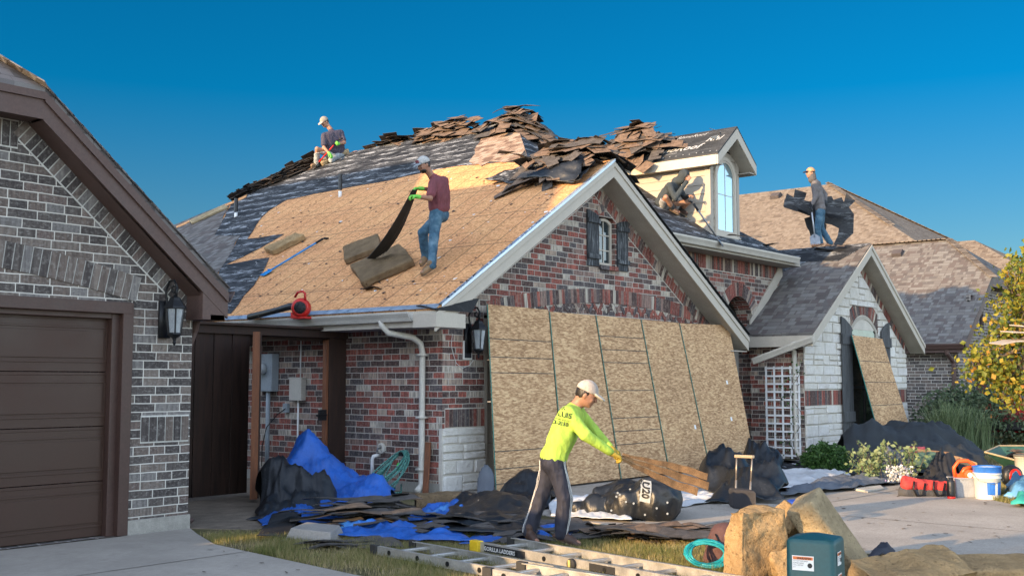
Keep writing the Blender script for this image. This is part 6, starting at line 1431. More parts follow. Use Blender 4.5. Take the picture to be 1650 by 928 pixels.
# -- hooded worker squatting by the dormer
q = roofF(1085, 345); q2 = roofF(1096, 350); D4 = q.dot(FH)
J = joints(D4, dict(head=(1102, 284, -.1), neck=(1091, 291, 0), shR=(1079, 300, -.15), shL=(1092, 300, .14), elR=(1088, 320, -.28), elL=(1103, 318, .1), wrR=(1103, 303, -.35), wrL=(1110, 316, -.12),
    pel=(1066, 327, .15), hipR=(1068, 330, .08), hipL=(1072, 330, .24), knR=(1073, 318, -.25), knL=(1109, 326, .10), anR=(1086, 341, -.10), anL=(1092, 343, .12)))
J['anR'] = q + ZZ * .09; J['anL'] = roofF(1097, 346) + ZZ * .09; J['wrR'] = J['head'] + Vector(RT) * .05 - ZZ * .11 - FH * .11
J['toR'] = J['anR'] + RT * .10 - FH * .07 - ZZ * .07; J['toL'] = J['anL'] + RT * .10 - FH * .07 - ZZ * .07; J['cuL'] = -ZZ; J['cuR'] = FH; J['hdR'] = ZZ * .4 + RT * .2; J['hdL'] = RT * .5
GH = cloth('grey_hoodie', (.034, .044, .050))
person('worker in grey hoodie and shorts squatting beside the dormer wall', q, J, RT * .75 - FH * .45 - ZZ * .5, shirt=GH, sleeve='long', pants=cloth('plaid_shorts', (.30, .32, .33)), plen='short', shoe=SHOE, gloves=None, skin=SKIN, shirtname='hoodie', hood=True, s=.96, pantsname='shorts', socks=GLOVEB, vox=.013)

# -- worker walking on the ridge of the stone bay
q = atx(1328, 402, BXC); D5 = q.dot(FH)
J = joints(D5, dict(head=(1306, 279, 0), neck=(1309, 288, 0), shR=(1313, 296, -.18), shL=(1316, 296, .18), elR=(1315, 317, -.22), elL=(1329, 314, .22), wrR=(1308, 330, -.25), wrL=(1330, 324, .05),
    pel=(1322, 336, 0), hipR=(1322, 340, -.09), hipL=(1322, 340, .09), knR=(1317, 368, -.12), knL=(1323, 368, .10), anR=(1322, 394, -.1), anL=(1338, 392, .08)))
J['anR'].z = max(J['anR'].z, BZA + .08); J['toR'] = J['anR'] - RT * .17 - ZZ * .055; J['toL'] = J['anL'] - RT * .13 - ZZ * .09; J['cuR'] = -ZZ; J['cuL'] = -ZZ; J['thR'] = -RT; J['hdR'] = -ZZ * .3
person('worker in grey sweatshirt and jeans walking on the small gable ridge', q, J, -RT * 1 - FH * .15 - ZZ * .05, shirt=cloth('grey_sweatshirt', (.13, .12, .12)), sleeve='long', pants=DENIM, shoe=surf('orange_boot', (.36, .17, .08), .3, 12, .7, .3), hat=(cloth('orange_tan_cap', (.42, .24, .13)), cloth('dark_cap_brim', (.03, .04, .07))), gloves=GLOVEB, skin=SKIN, shirtname='sweatshirt', hood=False, s=.98, pantsname='jeans', vox=.013)
t = None
hd2 = sdf_obj('cap_scarf', cloth('dark_grey_scarf', (.085, .08, .08)), [o for o in bpy.data.objects if o.name.startswith('person')][-1], [('c', J['head'] - ZZ * .03 + RT * .03, J['neck'] - ZZ * .02, .078, .09, .02)], .013, .006, 12.)
# the shovel he carries and the torn shingle sheets under his arm
fork('shingle_remover', 'silver shovel held upright by the worker on the small ridge', atd(1314, 393, D5 - .45), atd(1307, 331, D5 - .28), -FH, surf('silver_shovel', (.40, .42, .45), .1, 9, .35, .1, metal=.4), w_=.22, blade=.22)
def flatsheet(px, d, label, k, group='black shingle sheets under the arm of the walking worker', mat=None, dd=0.):
    c = sum(x for x, y in px) / len(px); P_ = [atd(x, y, d + (x - c) * dd + .02 * math.sin(i)) for i, (x, y) in enumerate(px)]; m = MB(); m.prism(P_, FH * .012); o = m.build('shingle_sheet', mat or FELT_PLAIN); return tag(o, label, 'shingle', group)
DKSH = felt_mat('printed_shingle_backs', .35, (.02, .022, .026), .6)
flatsheet([(1281, 305), (1300, 311), (1296, 323), (1372, 340), (1370, 350), (1326, 343), (1318, 353), (1262, 332), (1268, 312), (1279, 318)], D5 + .1, 'upper long black shingle sheet with a pale stripe under the walking worker arm', 0, mat=DKSH)
flatsheet([(1264, 322), (1330, 343), (1326, 353), (1309, 346), (1303, 346), (1301, 343), (1287, 337), (1284, 341), (1263, 334)], D5 + .0, 'small front tabbed black shingle sheet in front of the walking worker', 1, mat=DKSH)
flatsheet([(1326, 318), (1340, 316), (1343, 322), (1356, 318), (1360, 326), (1364, 311), (1378, 324), (1368, 334), (1376, 345), (1375, 376), (1364, 386), (1354, 399), (1341, 399), (1350, 380), (1352, 368), (1340, 362), (1328, 360), (1325, 340)], D5 + .45, 'large ragged black shingle sheet behind the walking worker', 2, mat=DKSH)
flatsheet([(1296, 352), (1308, 348), (1332, 362), (1330, 378), (1306, 380), (1304, 372), (1300, 366)], D5 + .35, 'low black shingle sheet hanging behind the walking worker legs', 3, mat=FELT_PLAIN)
def in_poly(x, y, P_):
    c = False; j = len(P_) - 1
    for i in range(len(P_)):
        if (P_[i][1] > y) != (P_[j][1] > y) and x < (P_[j][0] - P_[i][0]) * (y - P_[i][1]) / (P_[j][1] - P_[i][1]) + P_[i][0]: c = not c
        j = i
    return c
# ================================================================== things on the ground
def G(x, y, z=0.): return atz(x, y, z)
gb = lambda x, y: 0.
def tarp(name, mat, px, label, cat, amp=.07, freq=2.2, seed=0, nu=36, nv=20, lift=None, group=None, parent=None):
    return crumple(name, mat, [G(*q) for q in px], nu, nv, amp, freq, seed, lift, gb, label, cat, group, parent)
# blue tarp hung over the gate post and spread on the ground
tp = atd(497, 700, 14.6); tl = G(418, 836); 
def peak(c, h, r, k=1.): return lambda x, y: h * math.exp(-(((x - c.x) ** 2 + (y - c.y) ** 2) / r ** 2) ** k)
pkA = peak(tp, tp.z * 1.0, .50, .58); pkB = peak(G(600, 812), .30, .30)
def tarpmound(name, mat, px, h, label, cat, amp=.08, freq=2.2, seed=0, nu=60, nv=44, group=None):
    cs = [G(*q) for q in px]
    A, B, C_, D = cs; m = MB(); s0 = Vector((seed * 3.3, seed * 7.1, seed))
    def fn(u, v):
        p = A.lerp(B, u).lerp(D.lerp(C_, u), v); q = p * freq + s0
        p.x += noise.noise(q * .7) * amp * 2; p.y += noise.noise(q * .7 + Vector((5, 5, 5))) * amp * 2
        z = h(p.x, p.y); q = Vector((p.x, p.y, z)) * freq + s0
        r_ = (1 - abs(noise.noise(q)) * 2.4) + .5 * (1 - abs(noise.noise(q * 2.2)) * 2.2) + .25 * (1 - abs(noise.noise(q * 4.6)) * 2.)
        e = min(1, min(u, 1 - u, v, 1 - v) * 8); dv = noise.voronoi(q * .9)[0]; r_ += 1.1 * min(.9, dv[1] - dv[0]) - .25; q3 = Vector((p.x * 1.0, p.y * 1.0, z * .35)) * freq * 1.9 + s0 * 2; r_ += (.5 * (1 - abs(noise.noise(q3)) * 3.) + .2 * (1 - abs(noise.noise(q3 * 2.1)) * 3.)) * min(1, .35 + z * 2.5)
        return Vector((p.x, p.y, max(.006 + .01 * e, z + amp * r_ * (.25 + .75 * e))))
    m.grid(fn, nu, nv); o = m.build(name, mat, smooth=True, solid=.004); return tag(o, label, cat, group)
tarpmound('tarp', BLUE, [(414, 848), (640, 834), (628, 782), (470, 775)], lambda x, y: max(pkA(x, y), pkB(x, y)), 'large blue tarp hanging in a peak by the gate post and spreading over the ground', 'tarp', .065, 2.9, 1, 110, 76)
tarpmound('black_sheet', BLACKSH, [(408, 838), (545, 832), (552, 790), (425, 795)], lambda x, y: max(peak(G(438, 816), .50, .30, 1.1)(x, y), peak(G(478, 818), .36, .34, 1.1)(x, y), peak(G(518, 818), .34, .22, 1.1)(x, y)), 'crumpled black plastic sheet bulging over the blue tarp beside the gate', 'plastic sheet', .095, 2.6, 2)
tarpmound('tarp', BLUE, [(525, 868), (760, 880), (740, 862), (540, 848)], lambda x, y: .03, 'narrow crumpled blue tarp lying along the edge of the lawn', 'tarp', .05, 3.2, 3)
tarpmound('tarp', BLUE, [(655, 850), (760, 846), (772, 824), (690, 828)], lambda x, y: .06, 'small blue tarp fold between the foam block and the black felt', 'tarp', .06, 3., 4)
tarpmound('tarp', BLUE, [(740, 880), (930, 868), (935, 850), (780, 858)], lambda x, y: .02, 'blue tarp scrap under the black sheets behind the lime shirt worker', 'tarp', .03, 3., 5)
tarpmound('roofing_felt', BLACKSH, [(690, 866), (860, 872), (855, 812), (740, 812)], lambda x, y: .06 + peak(G(790, 830), .16, .4)(x, y), 'flat crumpled black felt between the blue tarp and the worker', 'felt', .06, 1.9, 6)
tarpmound('roofing_felt', BLACKSH, [(790, 822), (870, 830), (905, 795), (830, 795)], lambda x, y: peak(G(845, 812), .34, .35)(x, y), 'raised black felt fold in front of the first leaning board', 'felt', .07, 2., 7)
tarpmound('plastic_sheet', WHITESH, [(880, 836), (1010, 842), (985, 806), (900, 802)], lambda x, y: .03, 'white plastic sheet between the worker and the black printed roll', 'plastic sheet', .05, 2.6, 8)
tarpmound('plastic_sheet', WHITESH, [(1050, 826), (1170, 808), (1150, 790), (1040, 800)], lambda x, y: .02, 'white plastic sheet just right of the black printed roll', 'plastic sheet', .03, 2.6, 9)
tarpmound('plastic_sheet', WHITESH, [(1200, 800), (1385, 782), (1345, 752), (1215, 752)], lambda x, y: .05, 'wide white and beige sheet lying before the trellis', 'plastic sheet', .05, 1.8, 10)
tarpmound('grey_sheet', GREYSH, [(1240, 806), (1445, 782), (1460, 765), (1330, 778)], lambda x, y: .04, 'grey ground sheet running along the flower bed edge', 'plastic sheet', .06, 2.4, 11)
tarpmound('grey_sheet', GREYSH, [(1405, 782), (1478, 778), (1468, 752), (1420, 757)], lambda x, y: peak(G(1440, 772), .35, .5)(x, y), 'bunched grey sheet beside the sage plant', 'plastic sheet', .08, 2.6, 12)
tarpmound('grey_sheet', GREYSH, [(768, 806), (795, 812), (797, 795), (775, 792)], lambda x, y: peak(G(784, 803), .42, .16)(x, y), 'small grey cloth peak between the stone corner and the first board', 'cloth', .02, 3., 13, 20, 20)
tarpmound('roofing_felt', BLACKSH, [(1140, 812), (1262, 812), (1250, 768), (1130, 765)], lambda x, y: peak(G(1160, 792), .42, .5)(x, y) + peak(G(1225, 803), .30, .45)(x, y), 'heap of shiny black felt behind the upright luggage handle', 'felt', .12, 1.8, 14)
tarpmound('roofing_felt', BLACKSH, [(1205, 775), (1262, 778), (1262, 745), (1200, 745)], lambda x, y: peak(G(1225, 762), .40, .5)(x, y), 'black felt heap between the last leaning board and the trellis', 'felt', .1, 2., 15)
tarpmound('roofing_felt', FELT_PLAIN, [(1240, 768), (1310, 762), (1290, 752), (1245, 754)], lambda x, y: .10, 'flat black felt strip lying on the white sheet by the trellis', 'felt', .03, 2.2, 16)
# bulging printed black roll bundle
bc = G(1010, 838); 
def bundle(name, label, cat, prims, mat, fold, cat2=None):
    t = thing(name, label, cat, Vector((bc.x, bc.y, 0))); return t
D6 = G(1040, 838).dot(FH) + .1
t = thing('felt_bundle', 'bulging black felt bundle with large pale U20 lettering', 'felt', G(1010, 838))
def pd_(x, y, d=0.): return atd(x, y, D6 + d)
bo = sdf_obj('felt', BLACKSH, t, [('c', pd_(1058, 805, -.05), pd_(1052, 812, .5), .25, .25, .08), ('c', pd_(1012, 812, .0), pd_(1008, 815, .5), .20, .22, .08), ('c', pd_(960, 818, .15), pd_(1000, 822, .2), .14, .17, .1), ('c', pd_(930, 822, .3), pd_(965, 826, .3), .09, .12, .1), ('c', pd_(965, 796, .45), pd_(1010, 790, .5), .10, .10, .08), ('c', pd_(1000, 800, .5), pd_(1070, 795, .5), .14, .14, .05)], .022, .045, 4.2, cuts=[((0, 0, .01), (0, 0, -1))], stretch=(1, 1, .6))
bpy.context.view_layer.update()
PR = surf('pale_grey_print', (.30, .33, .35), .15, 9, .7)
bvx = bvh_of(bo); m = MB(); rt_x = (UPV * -1); ux = RT
O_ = pd_(1040, 778, -.4)
lx, ly = (-ZZ * .98 - RT * .14 - FH * .0).normalized(), (RT * .98 - ZZ * .14).normalized()
def fnb(p):
    hit = bvx.ray_cast(p - FH * 1.0, FH, 3.); return (hit[0] - FH * .012) if hit[0] is not None else None
bg_ = MB(); 
for i in range(8):
    for j in range(6):
        q = [O_ + lx * (.225 * (i + a) / 8 - .015) + ly * (.105 * (j + b) / 6 - .018) for a, b in ((0, 0), (1, 0), (1, 1), (0, 1))]; q = [fnb(x) for x in q]
        if all(x is not None for x in q): bg_.face(q)
if bg_.f: bg_.build('label_panel', PR, t)
tm = text_mb('U20', .098, O_, lx, ly, res=3, bold=.004)
vs = [fnb(p) for p in tm.v]
for f in tm.f:
    if all(vs[i] is not None for i in f): m.face([vs[i] - FH * .006 for i in f])
if m.f: m.build('printed_lettering', surf('black_print', (.01, .012, .015), .1, 9, .6), t)
m = MB(); tm = text_mb('SYNTHETIC ROOF', .05, pd_(905, 812, -.4), RT, ZZ, res=2)
rnd = random.Random(2)
for i in range(16):
    p = fnb(pd_(rnd.uniform(930, 1085), rnd.uniform(785, 832), -.4))
    if p is not None: m.lathe(p, -FH, [(.012, 0), (.012, .002)], 8)
if m.f: m.build('nail_cap_marks', PR, t)
# telescoping luggage handle
a, b = G(1185, 818), G(1207, 822)
t = thing('luggage_handle', 'telescoping metal luggage handle standing upright behind the foam blocks', 'handle', (a + b) / 2)
HM = surf('brushed_bronze_tube', (.30, .25, .20), .1, 9, .35, .1, metal=.7); ha_, hb_ = atd(1187, 736, a.dot(FH)), atd(1212, 737, b.dot(FH))
m = MB(); m.tube([a, a.lerp(ha_, .55)], .013, 8); m.tube([b, b.lerp(hb_, .55)], .013, 8); m.build('lower_tube', HM, t, True); m = MB(); m.tube([a.lerp(ha_, .5), ha_], .010, 8); m.tube([b.lerp(hb_, .5), hb_], .010, 8); m.build('upper_tube', HM, t, True)
m = MB(); x_ = (hb_ - ha_); m.obox((ha_ + hb_) / 2 + ZZ * .01, x_ / 2 * 1.15, x_.cross(ZZ).normalized() * .022, ZZ * .018); m.build('grip', surf('tan_grip', (.33, .26, .18), .1), t, bevel=.008)
m = MB(); m.obox((a + b) / 2 + ZZ * .12 + FH * .0, x_ * .75, FH * .14, ZZ * .12); m.build('suitcase', surf('black_suitcase', (.03, .03, .035), .2), t, bevel=.03)

# strips, flat pieces on the ground
def flat_strips(n, px, label, group, seed, z=.02, sc=1., zr=.10, yaw=0., sp=.35):
    cs = [G(*q) for q in px]
    def fn(rnd, i, n_):
        u, v = rnd.random(), rnd.random(); p = cs[0].lerp(cs[1], u).lerp(cs[3].lerp(cs[2], u), v); return p + ZZ * (z + zr * i / n_ + .17 * sc * .12), yaw + rnd.gauss(0, sp), rnd.gauss(0, .03), rnd.gauss(0, .03)
    strips(n, fn, label, group, seed, sc, 'shingle', STRIPS if seed == 24 else STRIPS[0::3])
ay = math.atan2(-.55, .8) 
flat_strips(30, [(505, 858), (640, 856), (665, 824), (560, 826)], 'torn shingle in the low dark pile between blue tarp and lawn', 'shingles in the pile beside the blue tarp', 21, .02, 1., .20, -.75, .22)
flat_strips(16, [(690, 866), (840, 868), (830, 840), (720, 845)], 'torn shingle lying flat on the black felt left of the lime shirt worker', 'shingles on the felt beside the worker', 22, .05, 1., .08, -.6, .3)
flat_strips(10, [(815, 880), (900, 878), (905, 852), (830, 850)], 'large dark shingle piece under the feet of the lime shirt worker', 'shingles under the worker', 23, .02, 1., .05, -.7, .15)
flat_strips(20, [(975, 878), (1130, 880), (1120, 862), (990, 860)], 'brown torn shingle in the low pile on the lawn before the brown bag', 'shingles in the lawn pile', 24, .01, 1., .10, -.8, .25)
flat_strips(6, [(510, 886), (600, 882), (590, 875), (520, 877)], 'dark shingle strip on the grass behind the near ladder', 'shingles on the near grass', 25, .01, .9, .02, -.72, .1)
flat_strips(5, [(1250, 768), (1300, 760), (1290, 755), (1250, 758)], 'black shingle on the white sheet near the trellis', 'shingles on the white sheet', 26, .12, .8, .03, -.5, .2)
# small debris bits
m = MB(); rnd = random.Random(31)
for i in range(420):
    x, y = (rnd.uniform(320, 1150), rnd.uniform(850, 925)) if i < 220 else (rnd.uniform(900, 1640), rnd.uniform(760, 925))
    p = G(x, y); s_ = rnd.uniform(.006, .024)
    if in_poly(p.x, p.y, nbdrive) and i % 5: continue
    s_ = s_; a = rnd.uniform(0, 3); d = Vector((math.cos(a), math.sin(a), 0)) * s_; e = Vector((-d.y, d.x, rnd.uniform(-.3, .3) * s_)) * rnd.uniform(.4, 1); m.face([p - d - e + ZZ * .008, p + d - e + ZZ * .008, p + d + e + ZZ * .012, p - d + e + ZZ * .01])
tag(m.build('debris', surf('debris_mix', (.14, .11, .085), .7, 3)), kind='stuff')
# foam block by the stone base
a = G(695, 828); b = G(785, 826); foam('foam_block', 'pitted brown foam block on the ground against the white stone base', 'foam block', (.72, .40, .22), frame((a + b) / 2 + Vector((.02, .22, .11)), b - a, ZZ), 7, FOAMD, 'foam blocks on the ground', .05)
# grey metal roof vent lying on grass
a, b = G(458, 871), G(533, 874); c = (a + b) / 2; t = thing('roof_vent', 'grey trapezoid metal roof vent lying on the grass in front of the tarp', 'vent', c, math.atan2((b - a).y, (b - a).x))
GV = surf('grey_vent_paint', (.26, .245, .225), .1, 8, .6, .15); L = (b - a).length
m = MB(); m.hexa([(-L / 2, 0, .0), (L / 2, 0, 0), (L / 2, .36, 0), (-L / 2, .36, 0), (-L / 2 + .05, .03, .12), (L / 2 - .02, .03, .09), (L / 2 - .06, .34, .12), (-L / 2 + .07, .34, .14)]); m.build('cover', GV, t, local=True, bevel=.008)
m = MB(); m.box(-L / 2 - .03, L / 2 + .03, -.02, .40, -.0, .008); m.build('flange', GV, t, local=True)
crumple('felt_scrap', FELT_PLAIN, [G(414, 872), G(470, 868), G(480, 846), G(440, 850)], 14, 8, .04, 2., 21, lambda u, v: ZZ * (.12 * v), gb, 'black felt scrap leaning up behind the grey metal vent', 'felt')

# foreground foam blocks
def block(label, ctr, size, xdir, n, seed, mat=FOAM, wear=.05, div=(22, 18, 8), chunk=0.): return foam('foam_block', label, 'foam block', size, frame(ctr, xdir, n), seed, mat, 'foam blocks on the ground', wear, div, chunk)
R_, F_ = RT, FH
block('tall broken tan foam block standing on edge left of the green utility box', atd(1216, 882, 8.5), (.44, .60, .20), (R_ * .85 + F_ * .52), (R_ * .5 - F_ * .85 - ZZ * .05), 11, FOAM, .028, (44, 56, 18), .13)
block('tan foam block tilted upward between the broken block and the clean one', atd(1262, 848, 9.0), (.33, .25, .22), (R_ * .85 + ZZ * .62 + F_ * .1), (-R_ * .45 + ZZ * .45 - F_ * .75), 12, FOAM, .022, (24, 20, 12))
block('clean long foam slab leaning steeply down to the right behind the green box', atd(1342, 874, 8.75), (.80, .24, .31), (R_ * .56 - ZZ * .83), (R_ * .15 + ZZ * .10 + F_ * .26), 13, FOAMC, .010, (20, 14, 10))
block('big rough dark foam lump lying in the foreground right of the green box', atd(1472, 934, 8.0), (.78, .50, .26), (R_ + F_ * .2), ZZ * 1. - F_ * .25 - R_ * .05, 14, FOAM, .045, (44, 34, 12), .1)
block('lower flat foam block at the right end of the foreground foam', atd(1610, 932, 8.3), (.62, .50, .26), (R_ + F_ * .05 - ZZ * .04), ZZ - F_ * .1, 15, FOAM, .015)
block('small foam block hidden low behind the green utility box', atd(1300, 915, 8.3), (.5, .35, .2), (R_ * .9 + ZZ * .2 + F_ * .2), (-F_ + ZZ * .3), 16, FOAM, .05)
# green utility pedestal
DB = 5.6; c = atd(1314, 880, DB); c.z = 0
PED = surf('green_pedestal', (.010, .062, .068), .15, 3, .42, .08, 70, fine=.08)
pw = 45 / F_PX * DB * 2 / math.sqrt(2) * 1.18; t = thing('utility_box', 'dark green utility pedestal with white warning stickers in the foreground', 'utility box', c, math.atan2(R_.y, R_.x) - .50)
htop = atd(1314, 872, DB).z; hpk = atd(1314, 858, DB).z; hh = .118; m = MB()
def ring(h, k, r): 
    pts = []; q = hh * k
    for cx_, cy_, a0 in ((q - r, q - r, 0), (-(q - r), q - r, 1), (-(q - r), -(q - r), 2), (q - r, -(q - r), 3)):
        for i in range(5): a = math.pi / 2 * (a0 + i / 4); pts.append(Vector((cx_ + r * math.cos(a), cy_ + r * math.sin(a), h)))
    return pts
prof = [(0, 1.06, .03), (htop - .0, 1.0, .028), (htop + .012, .985, .03), (htop + .022, .93, .035), (hpk - .006, .45, .03), (hpk, .22, .02)]
vs = [p for (h, k, r) in prof for p in ring(h, k, r)]; n = 20; fs = [(i * n + j, i * n + (j + 1) % n, (i + 1) * n + (j + 1) % n, (i + 1) * n + j) for i in range(len(prof) - 1) for j in range(n)] + [tuple((len(prof) - 1) * n + j for j in range(n))]
m.mesh(vs, fs); m.build('shell', PED, t, True, True, bevel=0)
t.children[0].data.polygons.foreach_set('use_smooth', [True] * len(t.children[0].data.polygons)); md = t.children[0].modifiers.new('es', 'EDGE_SPLIT'); md.split_angle = math.radians(35)
STK = surf('sticker_white', (.66, .66, .64), .04, 9, .45, .02); STO = surf('sticker_orange', (.62, .16, .04), .05, 9, .45, .02); STB = surf('sticker_black', (.015, .015, .015), .05, 9, .5, .02); YLW = surf('faded_yellow', (.45, .36, .12), .3, 30, .6)
def sticker(side, u0, u1, z0, z1):
    """side 0: face towards -Y local; side 1: +X local"""
    def q(u, z, o): return Vector((u, -hh * 1.005 - .004 - o, z)) if side == 0 else Vector((hh * 1.005 + .004 + o, u, z))
    X = Vector((1, 0, 0)) if side == 0 else Vector((0, 1, 0))
    s = MB(); s.face([q(u0, z0, 0), q(u1, z0, 0), q(u1, z1, 0), q(u0, z1, 0)]); s.build('warning_sticker', STK, t, local=True); so2 = t.children[-1]
    w_ = u1 - u0; h_ = z1 - z0; b = MB(); b.face([q(u0 + w_ * .04, z1 - h_ * .27, .001), q(u1 - w_ * .04, z1 - h_ * .27, .001), q(u1 - w_ * .04, z1 - h_ * .06, .001), q(u0 + w_ * .04, z1 - h_ * .06, .001)]); b.build('sticker_band', STO, so2, local=True)
    b = MB(); text_mb('WARNING', h_ * .20, q(u0 + w_ * .22, z1 - h_ * .24, .002), X, ZZ, mb=b, bold=.0004, wide=w_ / h_ * .68)
    for i, s_ in enumerate(('DO NOT DIG NEAR', 'BURIED CABLE', 'CALL BEFORE', '811')): text_mb(s_, h_ * .11, q(u0 + w_ * .06, z1 - h_ * (.40 + .14 * i), .002), X, ZZ, mb=b)
    b.lathe(q(u1 - w_ * .18, z0 + h_ * .36, .001), (0, -1, 0) if side == 0 else (1, 0, 0), [(h_ * .17, 0), (h_ * .17, .001)], 14); b.build('sticker_lettering', STB, so2, local=True)
sticker(0, -.085, .02, htop - .125, htop - .055); sticker(1, -.075, .005, htop - .10, htop - .035); sticker(1, -.075, .005, htop - .24, htop - .14)
m = MB(); text_mb('ELECTRIC', .020, (-.015, -.03, hpk - .004), (1, 0, -.25), (0, 1, .0), mb=m); [m.face([Vector(p) for p in q]) for q in ()]; m.build('faded_marking', YLW, t, local=True)
# brown bag with printed mark
a = G(1160, 912); t = thing('duffel_bag', 'dark reddish brown bag with red and blue triangle mark beside the broken foam', 'bag', a); DBG = a.dot(FH)
BRB = surf('brown_canvas', (.085, .042, .040), .15, 8, .8, .5, 40); bg2 = sdf_obj('bag_body', BRB, t, [('c', atd(1166, 862, DBG + .12), atd(1168, 905, DBG + .1), .10, .14, .08), ('c', atd(1156, 880, DBG + .1), atd(1160, 908, DBG + .1), .09, .13, .08), ('c', atd(1180, 870, DBG + .15), atd(1185, 905, DBG + .15), .10, .12, .08)], .014, .016, 7., cuts=[((0, 0, .005), (0, 0, -1))])
bpy.context.view_layer.update(); bvb = bvh_of(bg2)
def onbag(x, y):
    p = atd(x, y, DBG - .5); d = (p - CAM).normalized(); hit = bvb.ray_cast(p, d, 2.); return (hit[0] - d * .008) if hit[0] is not None else atd(x, y, DBG - .05)
RB, BB_ = surf('mark_red', (.5, .03, .05), .1), surf('mark_blue', (.03, .09, .35), .1)
m = MB(); m.face([onbag(1166, 861), onbag(1173, 861), onbag(1173, 870)]); m.face([onbag(1168, 867), onbag(1173, 872), onbag(1172, 876)]); m.build('blue_mark', BB_, t); m = MB(); m.face([onbag(1174, 861), onbag(1180, 861), onbag(1175, 874)]); m.build('red_mark', RB, t)
m = MB(); m.tube([onbag(1153, 860), onbag(1160, 874), onbag(1166, 884), onbag(1168, 896)], .007, 5); m.build('strap', IRON, t)
m = MB(); c = G(1140, 918); t = thing('air_hose', 'coiled turquoise air hose lying on grass before the brown bag', 'hose', c); rnd = random.Random(4)
TQ = surf('turquoise_hose', (.012, .25, .28), .15, 20, .4)
pts = []
for i in range(150):
    a = i / 150 * 2 * math.pi * 8; r = .16 + .022 * math.sin(i * .23) ; tx = .5 + .12 * math.sin(i * .1); pts.append(c + R_ * (math.cos(a) * r) + (F_ * .55 + ZZ * .5).normalized() * (math.sin(a) * r * .75) + F_ * (.05 * math.sin(i * .5)) + ZZ * .13)
m.tube(pts, .0085, 6); m.build('coil', TQ, t, True)
crumple('cloth_heap', surf('dark_clothes', (.03, .033, .045), .5, 9), [G(1398, 905), G(1440, 902), G(1436, 888), G(1404, 890)], 16, 10, .06, 4., 31, lambda u, v: ZZ * (.05 * math.sin(u * 3.1) * math.sin(v * 3.1)), gb, 'small heap of dark clothes on the driveway behind the foam', 'clothes')
o = foam('cap', 'blue cap lying behind the tilted foam block', 'cap', (.16, .14, .09), frame(atd(1287, 815, 9.6), R_, ZZ), 33, surf('royal_blue_cloth', (.015, .06, .35), .1), None, .01, (10, 8, 5))

# ladders
ALU = surf('aluminium', (.50, .49, .47), .12, 8, .38, .12, metal=.65); LBL = surf('ladder_label_black', (.02, .02, .022), .1)
def ladder(name, label, A, B, side, rungs, width=.40, rail=.075, depth=.03, flare=0.):
    A, B = Vector(A), Vector(B); d = (B - A).normalized(); s_ = (Vector(side) - d * Vector(side).dot(d)).normalized(); n_ = d.cross(s_).normalized(); n_ = n_ if n_.z > 0 else -n_; L = (B - A).length
    t = thing(name, label, 'ladder', A)
    for k in (0, 1):
        w0, w1 = width * (1 + flare), width; off0 = s_ * ((k) * w0); off1 = s_ * (k * w1); m = MB(); o = s_ * (depth / 2)
        a, b = A + off0, B + off1
        m.obox((a + b) / 2, (b - a) / 2, s_ * .004, n_ * (rail / 2)); 
        for q in (-1, 1): m.obox((a + b) / 2 + n_ * (q * (rail / 2 - .003)) + s_ * (.014 if k == 0 else -.014), (b - a) / 2, s_ * .014, n_ * .0035)
        ro = m.build('rail', ALU, t); m2 = MB()
        for i in range(rungs):
            f = (i + .5) / rungs; q = a.lerp(b, f); m2.lathe(q - s_ * (.004 if k == 0 else -.004), -s_ if k == 0 else s_, [(.021, 0), (.021, .006)], 12)
        m2.build('rivets', IRON, ro)
        m3 = MB(); m3.obox(a - d * .02, d * .045, s_ * .022, n_ * (rail / 2 + .008)); m3.build('rubber_foot', surf('dark_rubber', (.03, .03, .03), .2), ro, bevel=.006)
    for i in range(rungs):
        f = (i + .5) / rungs; a, b = A.lerp(B, f), (A + s_ * width * (1 + flare)).lerp(B + s_ * width, f); m = MB(); m.obox((a + b) / 2, (b - a) / 2, d * .021, n_ * .014); m.build('rung', ALU, t, bevel=.006)
    return t, d, s_, n_
A = G(606, 886, .05); B = G(985, 958, .05); l1 = ladder('ladder', 'aluminium extension ladder lying on grass nearest the camera', A + ZZ * .0, B, -(A - B).cross(ZZ) if False else (Vector((B.y - A.y, A.x - B.x, 0)) * -1), 7, .42)
A = G(790, 924, .12); B = G(1100, 975, .12); ladder('ladder', 'second ladder section overlapping the nearest ladder with green end caps', A, B, Vector((B.y - A.y, A.x - B.x, 0)) * -1, 6, .36)
A2 = G(770, 880, .07); B2 = G(1180, 955, .07); t2, d2, s2, n2 = ladder('ladder', 'folding aluminium ladder with black labels and yellow end behind the others', A2, B2, Vector((B2.y - A2.y, A2.x - B2.x, 0)) * -1, 8, .40, .085)
m = MB(); m.obox(A2 - d2 * .02, d2 * .06, s2 * .035, n2 * .052); m.build('yellow_end_cap', surf('yellow_plastic', (.62, .42, .02), .1, 9, .4), t2, bevel=.008)
fr_n = -s2 if (-s2).dot(FH) < 0 else s2
m = MB(); p = A2 + d2 * .10 + fr_n * .008; 
m.obox(p + d2 * .27, d2 * .27, fr_n * .001, n2 * .030); m.build('label_panel', LBL, t2); m = MB(); m.obox(A2 + d2 * 1.55 + fr_n * .008, d2 * .14, fr_n * .001, n2 * .032); m.build('label_panel', LBL, t2)
m = MB(); text_mb('GORILLA LADDERS', .048, A2 + d2 * .10 + fr_n * .012 - n2 * .017, d2, n2, mb=m, bold=.001); m.build('label_lettering', STK, t2)
m = MB(); m.lathe(A2 + d2 * 1.22 + fr_n * .01, fr_n, [(.045, 0), (.045, .02), (.03, .03)], 16); m.build('hinge_knob', LBL, t2); m = MB(); m.obox(A2 + d2 * 1.22 + fr_n * .042, d2 * .012, fr_n * .006, n2 * .035); m.build('knob_grip', YLW, t2)

